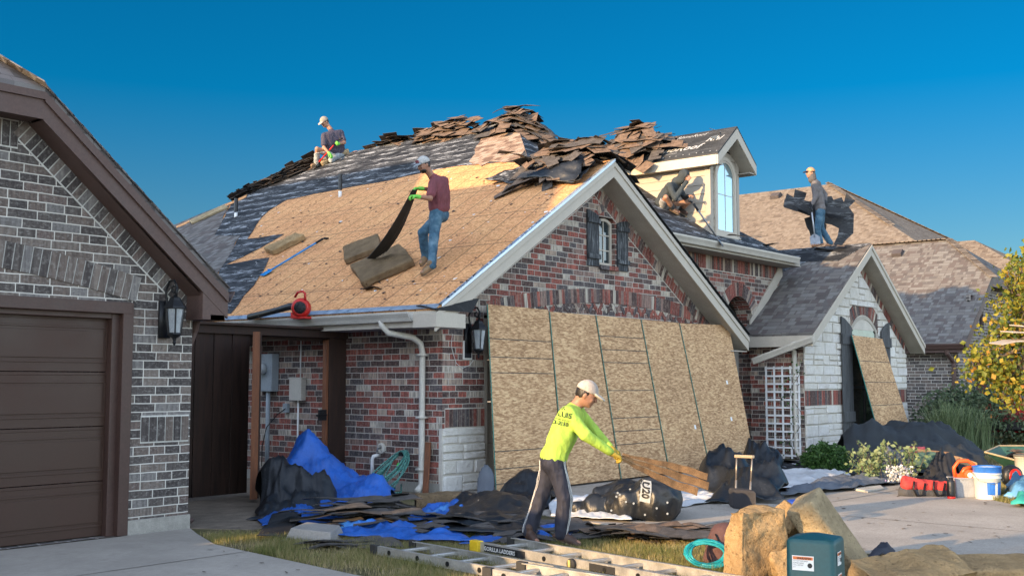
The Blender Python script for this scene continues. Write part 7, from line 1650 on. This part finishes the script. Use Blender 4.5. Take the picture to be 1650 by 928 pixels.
# ================================================================== planting and the tool pile by the flower bed
def bush(name, label, mat, c, r, n, size, seed, core=True, cat='bush', group=None, shell=.55):
    t = thing(name, label, cat, (c[0], c[1], 0), 0, group); rnd = random.Random(seed); pts = []
    c = Vector(c); r = Vector(r)
    for i in range(n):
        d = Vector((rnd.gauss(0, 1), rnd.gauss(0, 1), rnd.gauss(0, 1))).normalized(); k = (shell + (1 - shell) * rnd.random()) * (1 + .22 * noise.noise(d * 2.3 + Vector((seed, 0, 0))))
        p = Vector((c.x + d.x * r.x * k, c.y + d.y * r.y * k, c.z + d.z * r.z * k))
        if p.z > .01: pts.append(p)
    leaves('foliage', mat, pts, size, t, seed); m = MB()
    for i in range(9):
        d = Vector((rnd.gauss(0, 1), rnd.gauss(0, 1), 1.3)).normalized(); m.tube([(c.x, c.y, 0), (c.x + d.x * r.x * .3, c.y + d.y * r.y * .3, c.z * .7), (c.x + d.x * r.x * .8, c.y + d.y * r.y * .8, c.z + d.z * r.z * .5)], [.012, .008, .003], 5)
    m.build('stems', BARK, t); return t
q = G(1347, 768); dq = q.dot(FH) / F_PX; bush('boxwood', 'dense round green boxwood in front of the stone wall', L_BOX, (q.x + .3, q.y + .3, 24 * dq), (39 * dq, 39 * dq, 28 * dq), 5200, .055, 1)
q = G(1420, 775)
t = thing('sage_plant', 'loose pale green sage plant between the boxwood and the tool pile', 'plant', q); rnd = random.Random(6); pts = []; m = MB()
for i in range(34):
    x = rnd.uniform(1385, 1470); b = G(x, rnd.uniform(768, 782)); h = rnd.uniform(.25, .62); tip = b + Vector((rnd.gauss(0, .12), rnd.gauss(0, .12), h)); m.tube([b, b.lerp(tip, .5) + Vector((rnd.gauss(0, .03), rnd.gauss(0, .03), 0)), tip], [.006, .004, .002], 4)
    for k in range(26): f = rnd.uniform(.25, 1.); pts.append(b.lerp(tip, f) + Vector((rnd.gauss(0, .035), rnd.gauss(0, .035), 0)))
m.build('stems', BARK, t); leaves('foliage', L_SAGE, pts, .075, t, 7)
rnd = random.Random(9); pts = [G(rnd.uniform(1436, 1466), 788) + Vector((rnd.gauss(0, .05), rnd.gauss(0, .05), rnd.uniform(.12, .32))) for _ in range(260)]
o = leaves('flowers', leafy('white_petals', [(0, (.6, .6, .55)), (.8, (.75, .74, .7)), (1, (.35, .25, .5))]), pts, .035, None, 9, .9); tag(o, 'cluster of small white flowers at the edge of the bed', 'flowers')
def grassclump(px, label, seed, n=160, h=.8, mat=None, col=None):
    q = G(*px); rnd = random.Random(seed); m = MB()
    for i in range(n):
        a = rnd.uniform(0, 6.28); l = h * rnd.uniform(.6, 1.1); b = q + Vector((rnd.gauss(0, .10), rnd.gauss(0, .10), 0)); o_ = Vector((math.cos(a), math.sin(a), 0)); sp = rnd.uniform(.15, .75) * l; wd = o_.cross(ZZ) * .009
        p = [b, b + o_ * sp * .25 + ZZ * l * .55, b + o_ * sp * .65 + ZZ * l * .85, b + o_ * sp * 1.15 + ZZ * l * .80]; r_ = rnd.random()
        for k in range(3): w0, w1 = wd * (1 - k * .3), wd * (1 - (k + 1) * .32); m.face([p[k] - w0, p[k] + w0, p[k + 1] + w1, p[k + 1] - w1], 0, r_)
    o = m.build('ornamental_grass', mat or L_SAGE, uvs=False); return tag(o, label, 'ornamental grass', 'arching grass clumps by the bed')
for i, (x, y, n, h) in enumerate(((1528, 728, 260, 1.2), (1552, 727, 200, 1.1), (1508, 728, 150, 1.0), (1580, 726, 150, 1.0))): grassclump((x, y), ['tall arching grass clump right of the black net pile', 'arching grass clump behind the wheelbarrow tray', 'small arching grass clump touching the black net pile', 'arching grass clump under the yellow leaved tree'][i], 40 + i, n, h)
for i, (x, y, rx, rz, n) in enumerate(((1530, 720, .9, .72, 2200), (1585, 719, 1.15, .85, 3600), (1640, 716, 1.1, .85, 3000))):
    q = G(x, y); bush('shrub', ['airy green shrub against the dark brick wall beyond the net pile', 'wide feathery shrub before the red car', 'feathery shrub at the right edge under the tree'][i], L_SHRUB, (q.x, q.y, rz * .95), (rx, rx, rz), n, .10, 60 + i, group='feathery shrubs by the third house', shell=.25)
# draped net pile
def netp(x, y): return 0
tarpmound('net_cover', BLACKCL, [(1342, 766), (1585, 768), (1590, 728), (1380, 722)], lambda x, y: peak(G(1425, 750), .50, 1.0, .9)(x, y) + peak(G(1492, 745), .58, .95)(x, y) + peak(G(1375, 752), .30, .6)(x, y), 'large pile under a black net cloth in front of the stone gable', 'cover', .10, 1.3, 17, 100, 70)
# tool pile
def GP(x, y, z=0.): return G(x, y, z)
cb = surf('cardboard', (.36, .22, .11), .15, 6, .85, .1)
a, b, c_, d_ = atd(1484, 738, 17.6), atd(1530, 752, 17.2), atd(1575, 757, 17.0), atd(1500, 733, 17.9); m = MB(); m.grid(lambda u, v: Vector(a).lerp(Vector(b).lerp(c_, 1), u).lerp(Vector(d_).lerp(c_ + ZZ * .1, u), v) + ZZ * (.05 * math.sin(u * 3)), 10, 3); tag(m.build('cardboard_sheet', cb, solid=.012), 'curved pale cardboard sheet lying on top of the tool pile', 'cardboard')
m = MB(); p = GP(1490, 775); m.prism([p + R_ * -.1 + ZZ * .28, p + R_ * .45 + ZZ * .25, p + R_ * .5 + F_ * .3 + ZZ * .40, p + F_ * .3 + ZZ * .45], ZZ * .02); tag(m.build('cardboard_sheet', surf('brown_cardboard', (.26, .15, .075), .2)), 'brown cardboard piece under the curved pale one', 'cardboard')
t = thing('tool_bag', 'red and black tool bag sagging on the grass edge of the driveway', 'tool bag', GP(1492, 800)); DT = GP(1492, 800).dot(FH) + .12
REDC = surf('red_canvas', (.42, .04, .035), .2, 8, .8, .4, 40); sdf_obj('bag_base', surf('grey_black_canvas', (.055, .055, .058), .3, 8, .85, .4), t, [('c', atd(1460, 793, DT), atd(1530, 793, DT), .10, .10, .05)], .016, .012, 7., cuts=[((0, 0, .005), (0, 0, -1))]); sdf_obj('bag_top', REDC, t, [('c', atd(1462, 781, DT - .02), atd(1525, 785, DT - .02), .085, .075, .05), ('c', atd(1458, 773, DT), atd(1470, 778, DT), .05, .06, .03)], .016, .02, 7.)
m = MB()
for x in (1473, 1505): m.tube([atd(x, 775, DT - .12), atd(x - 1, 788, DT - .14), atd(x + 5, 799, DT - .13), atd(x + 14, 797, DT - .13), atd(x + 18, 778, DT - .12)], .014, 6)
m.build('handle', IRON, t, True)
o = foam('shoe_bundle', 'green and maroon pair of worn shoes on the red tool bag', 'shoes', (.42, .25, .2), frame(GP(1492, 775, .0) + ZZ * .32, R_, ZZ), 51, surf('green_canvas', (.05, .10, .085), .4, 5), None, .05, (12, 10, 6)); o = foam('sun_hat', 'maroon cap on top of the green shoes', 'cap', (.22, .2, .15), frame(GP(1478, 770, .0) + ZZ * .42, R_, ZZ), 52, surf('maroon_cloth', (.15, .035, .06), .3), None, .03, (10, 10, 5))
tarpmound('cord_heap', surf('black_cords', (.02, .022, .028), .4), [(1500, 790), (1545, 790), (1540, 765), (1500, 765)], lambda x, y: peak(GP(1522, 778), .38, .3)(x, y), 'tangled heap of black cords between the tool bag and the plastic tub', 'cords', .08, 5., 18, 30, 24)
p = GP(1533, 803); t = thing('bottle', 'small black bottle with a red base standing at the driveway edge', 'bottle', p); m = MB(); m.lathe((0, 0, .03), (0, 0, 1), [(.05, 0), (.052, .02), (.052, .17), (.045, .20), (.03, .21), (.03, .24), (.0, .24)], 18); m.build('body', BLACKSH, t, True, True); m = MB(); m.lathe((0, 0, 0), (0, 0, 1), [(.05, 0), (.052, .03)], 18); m.build('base', REDM, t, True, True)
# clear tub with an orange saw
p = GP(1556, 800); t = thing('plastic_tub', 'clear grey plastic tub between the black bottle and white bucket', 'tub', p, math.atan2(R_.y, R_.x)); TUB = surf('translucent_plastic', (.30, .32, .35), .1, 5, .25, .05)
m = MB(); m.hexa([(-.15, -.11, 0), (.15, -.11, 0), (.15, .11, 0), (-.15, .11, 0), (-.18, -.14, .24), (.18, -.14, .24), (.18, .14, .24), (-.18, .14, .24)]); m.build('tub', TUB, t, local=True, bevel=.012); m = MB(); m.box(-.19, .19, -.15, .15, .235, .255); m.build('rim', TUB, t, local=True, bevel=.006)
t2_ = thing('circular_saw', 'bright orange handled power tool standing in the plastic tub', 'power tool', p + ZZ * .26, math.atan2(R_.y, R_.x)); ORG = surf('orange_plastic', (.75, .10, .02), .1, 9, .35)
m = MB(); m.tube([(-.13, 0, 0), (-.14, 0, .12), (-.08, 0, .20), (.04, 0, .21), (.12, 0, .16), (.13, 0, .05)], .024, 8); m.tube([(-.05, 0, .02), (.0, 0, .1), (.08, 0, .12)], .03, 8); m.build('handle', ORG, t2_, True, True); m = MB(); m.lathe((0.02, -.06, .03), (0, -1, 0), [(.06, 0), (.07, .02), (.07, .05), (.03, .06)], 16); m.box(-.12, .12, -.05, .05, -.02, .04); m.build('motor', ORG, t2_, local=True); m = MB(); m.lathe((.02, -.12, .03), (0, -1, 0), [(.035, 0), (.03, .01)], 12); m.build('cap', PLWHITE, t2_, local=True)
# bucket
p = GP(1592, 803); t = thing('bucket', 'tall white plastic bucket with a blue rim and blue label', 'bucket', p, math.atan2(R_.y, R_.x)); s1 = 1.12
WB = surf('bucket_white', (.62, .60, .56), .08, 5, .45, .08, fine=.1); BLP = surf('bucket_blue', (.03, .14, .48), .15, 9, .4)
m = MB(); m.lathe((0, 0, 0), (0, 0, 1), [(.13 * s1, 0), (.135 * s1, .02), (.145 * s1, .26), (.155 * s1, .265), (.155 * s1, .28), (.148 * s1, .285), (.15 * s1, .31), (.158 * s1, .315), (.158 * s1, .33), (.15 * s1, .335), (.152 * s1, .40), (.142 * s1, .40), (.125 * s1, .05), (0, .05)], 30, cap=False); m.build('shell', WB, t, True, True)
m = MB(); m.lathe((0, 0, .335), (0, 0, 1), [(.153 * s1, 0), (.156 * s1, .065), (.162 * s1, .07), (.162 * s1, .082), (.150 * s1, .082), (.148 * s1, .0)], 30, cap=False); m.build('rim_band', BLP, t, True, True)
m = MB(); R0 = .142 * s1
for i in range(6):
    a0, a1 = math.radians(-115 + i * 12), math.radians(-103 + i * 12); m.face([(R0 * math.cos(a0), R0 * math.sin(a0), .06), (R0 * math.cos(a1), R0 * math.sin(a1), .06), ((R0 + .008) * math.cos(a1), (R0 + .008) * math.sin(a1), .22), ((R0 + .008) * math.cos(a0), (R0 + .008) * math.sin(a0), .22)], 0 if i != 3 else 1)
m.build('label', [BLP, WB], t, local=True); m = MB(); m.tube([(-.165 * s1, 0, .33), (-.14 * s1, -.11, .24), (0, -.185, .20), (.14 * s1, -.11, .24), (.165 * s1, 0, .33)], .004, 6); m.build('wire_handle', TOOLST, t, True, True)
p = GP(1654, 778); t = thing('bucket', 'second pale bucket cut by the right edge of the view', 'bucket', p, 0); m = MB(); m.lathe((0, 0, 0), (0, 0, 1), [(.14, 0), (.155, .38), (.165, .38), (.165, .40), (.14, .40), (.13, .05)], 26, cap=False); m.build('shell', WB, t, True, True); m = MB(); m.lathe((0, 0, .39), (0, 0, 1), [(.168, 0), (.168, .03), (.0, .035)], 26); m.build('lid', surf('grey_lid', (.12, .12, .11), .1), t, True, True)
p = GP(1624, 785); t = thing('speaker_bag', 'black round bag with a red ring between the two buckets', 'bag', p); m = MB(); m.lathe(p - F_ * .05 + ZZ * .17, -F_ * 1 + R_ * .3, [(.15, 0), (.16, .05), (.14, .12), (.05, .13)], 20); m.build('bag_body', BLACKSH, t, True); m = MB(); m.lathe(p - F_ * .13 + ZZ * .17 + R_ * .03, -F_ + R_ * .3, [(.10, 0), (.115, .03), (.10, .05), (.085, .05)], 20); m.build('red_ring', REDM, t, True)
crumple('plastic_bag', sheet_mat('light_blue_plastic', (.12, .30, .50), .25, .5, 20.), [GP(1622, 806), GP(1660, 808), GP(1660, 790), GP(1625, 788)], 18, 14, .10, 4., 41, lambda u, v: ZZ * (.20 * math.sin(u * 3.1) * math.sin(v * 3.1)), gb, 'crumpled light blue plastic bag beside the white bucket', 'plastic bag')
crumple('cloth_bag', surf('teal_cloth', (.03, .30, .25), .2), [GP(1634, 818), GP(1665, 820), GP(1665, 808), GP(1638, 806)], 12, 10, .05, 4., 42, lambda u, v: ZZ * (.12 * math.sin(u * 3.1) * math.sin(v * 3.1)), gb, 'teal cloth lump at the right edge of the driveway', 'cloth')
m = MB(); pp_ = [G(1376, 790), G(1398, 794), G(1425, 789), G(1418, 783), G(1390, 783)]; m.prism([Vector((q.x, q.y, 0)) for q in pp_], ZZ * .03); tag(m.build('flagstone', surf('pale_flagstone', (.42, .40, .35), .15), bevel=.01), 'single pale flagstone at the edge of the flower bed', 'stone')
# wheelbarrow with debris
p = G(1640, 765); t = thing('wheelbarrow', 'green wheelbarrow holding pale debris at the right edge', 'wheelbarrow', p); DW = p.dot(FH)
TRY = surf('green_tray', (.03, .09, .07), .3, 9, .5); rim = [atd(x, y, DW + d) for x, y, d in ((1587, 728, -.1), (1640, 742, -.45), (1720, 742, -.45), (1745, 728, .0), (1690, 718, .45), (1610, 718, .35))]
cc = sum(rim, Vector()) / 6; bot = [cc + (q - cc) * .55 - ZZ * .26 for q in rim]; m = MB(); n = 6; m.mesh(rim + bot, [(i, (i + 1) % n, (i + 1) % n + n, i + n) for i in range(n)] + [tuple(range(n, 2 * n))]); m.build('tray', TRY, t, solid=.01)
m = MB(); m.tube(rim + [rim[0]], .015, 6); m.build('tray_rim', surf('rim_beige', (.35, .28, .18), .2), t); m = MB(); m.lathe(Vector((cc.x, cc.y, .18)) - F_ * .05 - R_ * .3, F_, [(.18, 0), (.18, .1)], 20); m.build('wheel', IRON, t); m = MB()
for k in (0, 1): m.tube([bot[k * 3] , Vector((bot[k * 3].x, bot[k * 3].y, .02)), Vector((bot[k * 3].x + .3, bot[k * 3].y, .02))], .014, 6)
m.build('stand', IRON, t)
rnd = random.Random(12)
def wf(rnd, i, n): return cc + R_ * rnd.uniform(-.35, .35) + F_ * rnd.uniform(-.25, .25) + ZZ * (-.10 + .14 * i / n), rnd.uniform(0, 3), rnd.gauss(0, .12), rnd.gauss(0, .12)
strips(12, wf, None, None, 71, .55)
tag(REST.build('torn_shingles', [SHG_TOP, SHG_UND], uvs=False), kind='stuff')
# dump trailer just past the right edge with shingle tabs hanging over
DTT = 13.5; t = thing('dump_trailer', 'dump trailer full of torn shingles standing at the right edge', 'trailer', atd(1760, 700, DTT)); p = Vector(t.location); p.z = 0
BT = surf('trailer_paint', (.05, .05, .055), .2)
m = MB(); e0 = atd(1800, 565, DTT); ax_ = R_; m.hexa([e0 * 1, e0 + ax_ * 2.2, e0 + ax_ * 2.2 + F_ * 1.6, e0 + F_ * 1.6] if False else [Vector((q.x, q.y, .6)) for q in (e0, e0 + ax_ * 2.2, e0 + ax_ * 2.2 + F_ * 1.6, e0 + F_ * 1.6)] + [Vector((q.x, q.y, e0.z)) for q in (e0, e0 + ax_ * 2.2, e0 + ax_ * 2.2 + F_ * 1.6, e0 + F_ * 1.6)]); m.build('box', BT, t)
m = MB(); c = e0 + ax_ * 1.1 + F_ * .2; m.lathe(Vector((c.x, c.y, .35)), -F_, [(.34, 0), (.34, .2), (.2, .22)], 24); m.build('wheel', IRON, t)
PALE = surf('pale_shingle_back', (.42, .36, .30), .2)
for k, (x0, y0, x1, y1, lb) in enumerate(((1604, 556, 1790, 545, 'lowest'), (1622, 540, 1790, 541, 'middle'), (1637, 530, 1790, 535, 'topmost'))):
    a, b = atd(x0, y0, DTT - .1), atd(x1, y1, DTT + .1); m = MB(); m.grid(lambda u, v: a.lerp(b, u) + F_ * ((v - .5) * .35) + ZZ * (.03 * math.sin(u * 9 + k) + .03 * v), 8, 3); tag(m.build('torn_shingle', PALE, solid=.012), '%s of the pale shingle strips jutting in from the trailer at the right edge' % lb, 'shingle', 'pale shingles jutting from the trailer')
# red car half hidden behind shrubs, and an unseen van added to shade the near drive
def car(name, label, loc, rz, paint, L=4.6, W=1.85, H=1.65):
    t = thing(name, label, 'car', loc, rz); m = MB(); pf = [(-L / 2, .42), (-L / 2, .85), (-L / 2 + .12, 1.02), (-L / 2 + .35, 1.08), (-L / 2 + .75, H - .05), (-L / 2 + 1.1, H), (.45, H - .02), (1.15, 1.12), (L / 2 - .35, .98), (L / 2 - .05, .80), (L / 2, .45), (L / 2 - .1, .32), (-L / 2 + .1, .32)]
    wcs = (-L / 2 + .85, L / 2 - .85); m.prism([(x, -W / 2, z) for x, z in pf], (0, W, 0)); m.build('body', paint, t, local=True, bevel=.06)
    m = MB()
    for s_ in (-1, 1): m.prism([(x, s_ * (W / 2 + .002), z) for x, z in ((-L / 2 + .85, 1.1), (-L / 2 + 1.1, H - .12), (.35, H - .13), (.95, 1.12))], (0, s_ * .004, 0))
    m.prism([(-L / 2 + .38, -W / 2 + .12, 1.12), (-L / 2 + .38, W / 2 - .12, 1.12), (-L / 2 + .70, W / 2 - .2, H - .14), (-L / 2 + .70, -W / 2 + .2, H - .14)], (-.03, 0, .0)); m.build('window', GLASS, t, local=True)
    for wx in wcs:
        for s_ in (-1, 1):
            m = MB(); m.lathe((wx, s_ * (W / 2 - .2), .34), (0, s_, 0), [(.34, 0), (.34, .2), (.30, .22), (.22, .22)], 24); wo = m.build('wheel', IRON, t, local=True); m = MB(); m.lathe((wx, s_ * (W / 2 + .005), .34), (0, s_, 0), [(.21, 0), (.19, .02), (.05, .03)], 16); m.build('rim', ALU, wo, local=True)
    for s_ in (-1, 1):
        m = MB(); m.box(-L / 2 - .01, -L / 2 + .05, s_ * (W / 2 - .22) - .14, s_ * (W / 2 - .22) + .14, .78, .98); m.build('taillight', REDM, t, local=True, bevel=.02)
    m = MB(); m.box(-L / 2 - .04, -L / 2 + .08, -W / 2 + .06, W / 2 - .06, .38, .58); m.build('bumper', IRON, t, local=True, bevel=.03); return t
q = atd(1645, 640, 27.5); car('parked_car', 'dark red parked car half hidden behind the feathery shrubs', (q.x + .5, q.y + .3, 0), math.radians(20), surf('dark_red_paint', (.14, .008, .012), .05, 2, .25, .0))
car('parked_car', 'unseen grey van added left of the view to shade the drive', (0.2, 7.9, 0), math.radians(-94), surf('grey_car_paint', (.2, .2, .21), .05, 2, .3, .0), 4.4, 1.9, 1.8)

# ================================================================== tree entering from the right
def tree(name, label, base, trunk_h, lobes, mat, n, size, seed, group=None, branches=()):
    t = thing(name, label, 'tree', base, 0, group); base = Vector(base); rnd = random.Random(seed); m = MB(); top = base + ZZ * trunk_h
    m.tube([base, base + ZZ * trunk_h * .5 + Vector((.05, .03, 0)), top], [.13, .10, .07], 10); ends = []
    for (c, r) in lobes:
        c = Vector(c); mid = top.lerp(c, .5) + Vector((rnd.gauss(0, .1), rnd.gauss(0, .1), .1)); m.tube([top - ZZ * .3, mid, c], [.05, .03, .012], 6)
        for k in range(6):
            e = c + Vector((rnd.gauss(0, 1), rnd.gauss(0, 1), rnd.gauss(0, 1))).normalized() * r * rnd.uniform(.7, 1.25); m.tube([c.lerp(mid, rnd.uniform(0, .4)), (c + e) / 2 + Vector((0, 0, .05)), e], [.012, .008, .003], 5); ends.append(e)
    m.build('trunk', BARK, t, True); pts = []
    tot = sum(r ** 2 for c, r in lobes)
    for (c, r) in lobes:
        c = Vector(c)
        cl = [c + Vector((rnd.gauss(0, 1), rnd.gauss(0, 1), rnd.gauss(0, 1))).normalized() * r * rnd.uniform(.35, 1.) for _ in range(int(9 + r * 22))]
        for i in range(int(n * r ** 2 / tot)): q = rnd.choice(cl); pts.append(q + Vector((rnd.gauss(0, .11), rnd.gauss(0, .11), rnd.gauss(0, .09))))
    leaves('crown', mat, pts, size, t, seed, .75, .3); return t
DTR = 15.; lob = [(atd(x, y, DTR + d), r) for x, y, d, r in ((1612, 540, .1, .22), (1575, 600, .1, .15), (1640, 640, 0, .2), (1568, 592, .1, .13), (1645, 435, 0, .26), (1660, 490, .2, .45), (1625, 470, .0, .22), (1640, 590, -.2, .42), (1602, 590, 0, .30), (1585, 575, .1, .16), (1625, 550, .1, .24), (1690, 440, .3, .4), (1690, 560, 0, .7), (1625, 620, .1, .22), (1720, 480, .3, .8))]
tb_ = atd(1720, 700, DTR); tree('tree', 'tree with sunlit yellow green leaves reaching in from the right edge', (tb_.x, tb_.y, 0), 2.2, lob, L_YEL, 6800, .075, 5)
# thin twigs reaching above the crown
# unseen tree added at left, its crown placed to shade the near driveway
tree('tree', 'unseen tree added on the left to shade the near driveway', (-10.5, 4.2, 0), 3.2, [((-10, 5.7, 4.6), 1.25), ((-10.2, 4.3, 4.7), 1.5), ((-10.4, 2.6, 4.7), 1.6), ((-10, 5.0, 5.8), 1.3), ((-9.6, 5.2, 3.7), 1.1), ((-10.4, 3.2, 6.0), 1.4)], L_SHRUB, 13000, .26, 6)
# ================================================================== lawn blades
def lawn(n, px, seed, hmin, hmax, wd):
    rng = np.random.default_rng(seed); cs = [np.array(G(*q)) for q in px]
    u, v = rng.random(n), rng.random(n); P0 = (cs[0][None] * (1 - u)[:, None] + cs[1][None] * u[:, None]) * (1 - v)[:, None] + (cs[3][None] * (1 - u)[:, None] + cs[2][None] * u[:, None]) * v[:, None]
    # patchy
    pat = np.array([noise.noise((p[0] * 1.7, p[1] * 1.7, seed)) for p in P0]); keep = rng.random(n) < np.clip(.75 + pat * 1.4, .12, 1)
    keep &= np.array([not in_poly(p[0], p[1], drive) and not in_poly(p[0], p[1], nbdrive) for p in P0]); P0 = P0[keep]; pat = pat[keep]; n = len(P0)
    a = rng.uniform(0, 6.28, n); h = rng.uniform(hmin, hmax, n) * (1 + pat * .6); b = rng.uniform(0, 6.28, n); lean = rng.uniform(.1, .9, n) * h
    W = np.stack([np.cos(a), np.sin(a), np.zeros(n)], 1) * (wd * rng.uniform(.6, 1.3, n))[:, None]; T = P0 + np.stack([np.cos(b) * lean, np.sin(b) * lean, h], 1); P0[:, 2] = -.015
    V = np.stack([P0 - W, P0 + W, T], 1).reshape(-1, 3); me = bpy.data.meshes.new('grass'); me.vertices.add(3 * n); me.vertices.foreach_set('co', V.ravel()); me.loops.add(3 * n); me.loops.foreach_set('vertex_index', np.arange(3 * n)); me.polygons.add(n); me.polygons.foreach_set('loop_start', np.arange(n) * 3); me.polygons.foreach_set('loop_total', np.full(n, 3)); me.update(calc_edges=True)
    at = me.attributes.new('rnd', 'FLOAT', 'FACE'); at.data.foreach_set('value', np.clip(rng.random(n) * .7 + .25 - pat * .5, 0, 1)); me.materials.append(L_GRASS); o = bpy.data.objects.new('grass', me); COL.objects.link(o); tag(o, kind='stuff')
lawn(150000, [(270, 860), (1180, 852), (1400, 1010), (420, 1010)], 1, .025, .065, .0028)
lawn(40000, [(1390, 800), (1665, 835), (1680, 775), (1440, 772)], 2, .03, .07, .004)
lawn(16000, [(1560, 776), (1680, 780), (1700, 700), (1560, 705)], 3, .04, .09, .006)
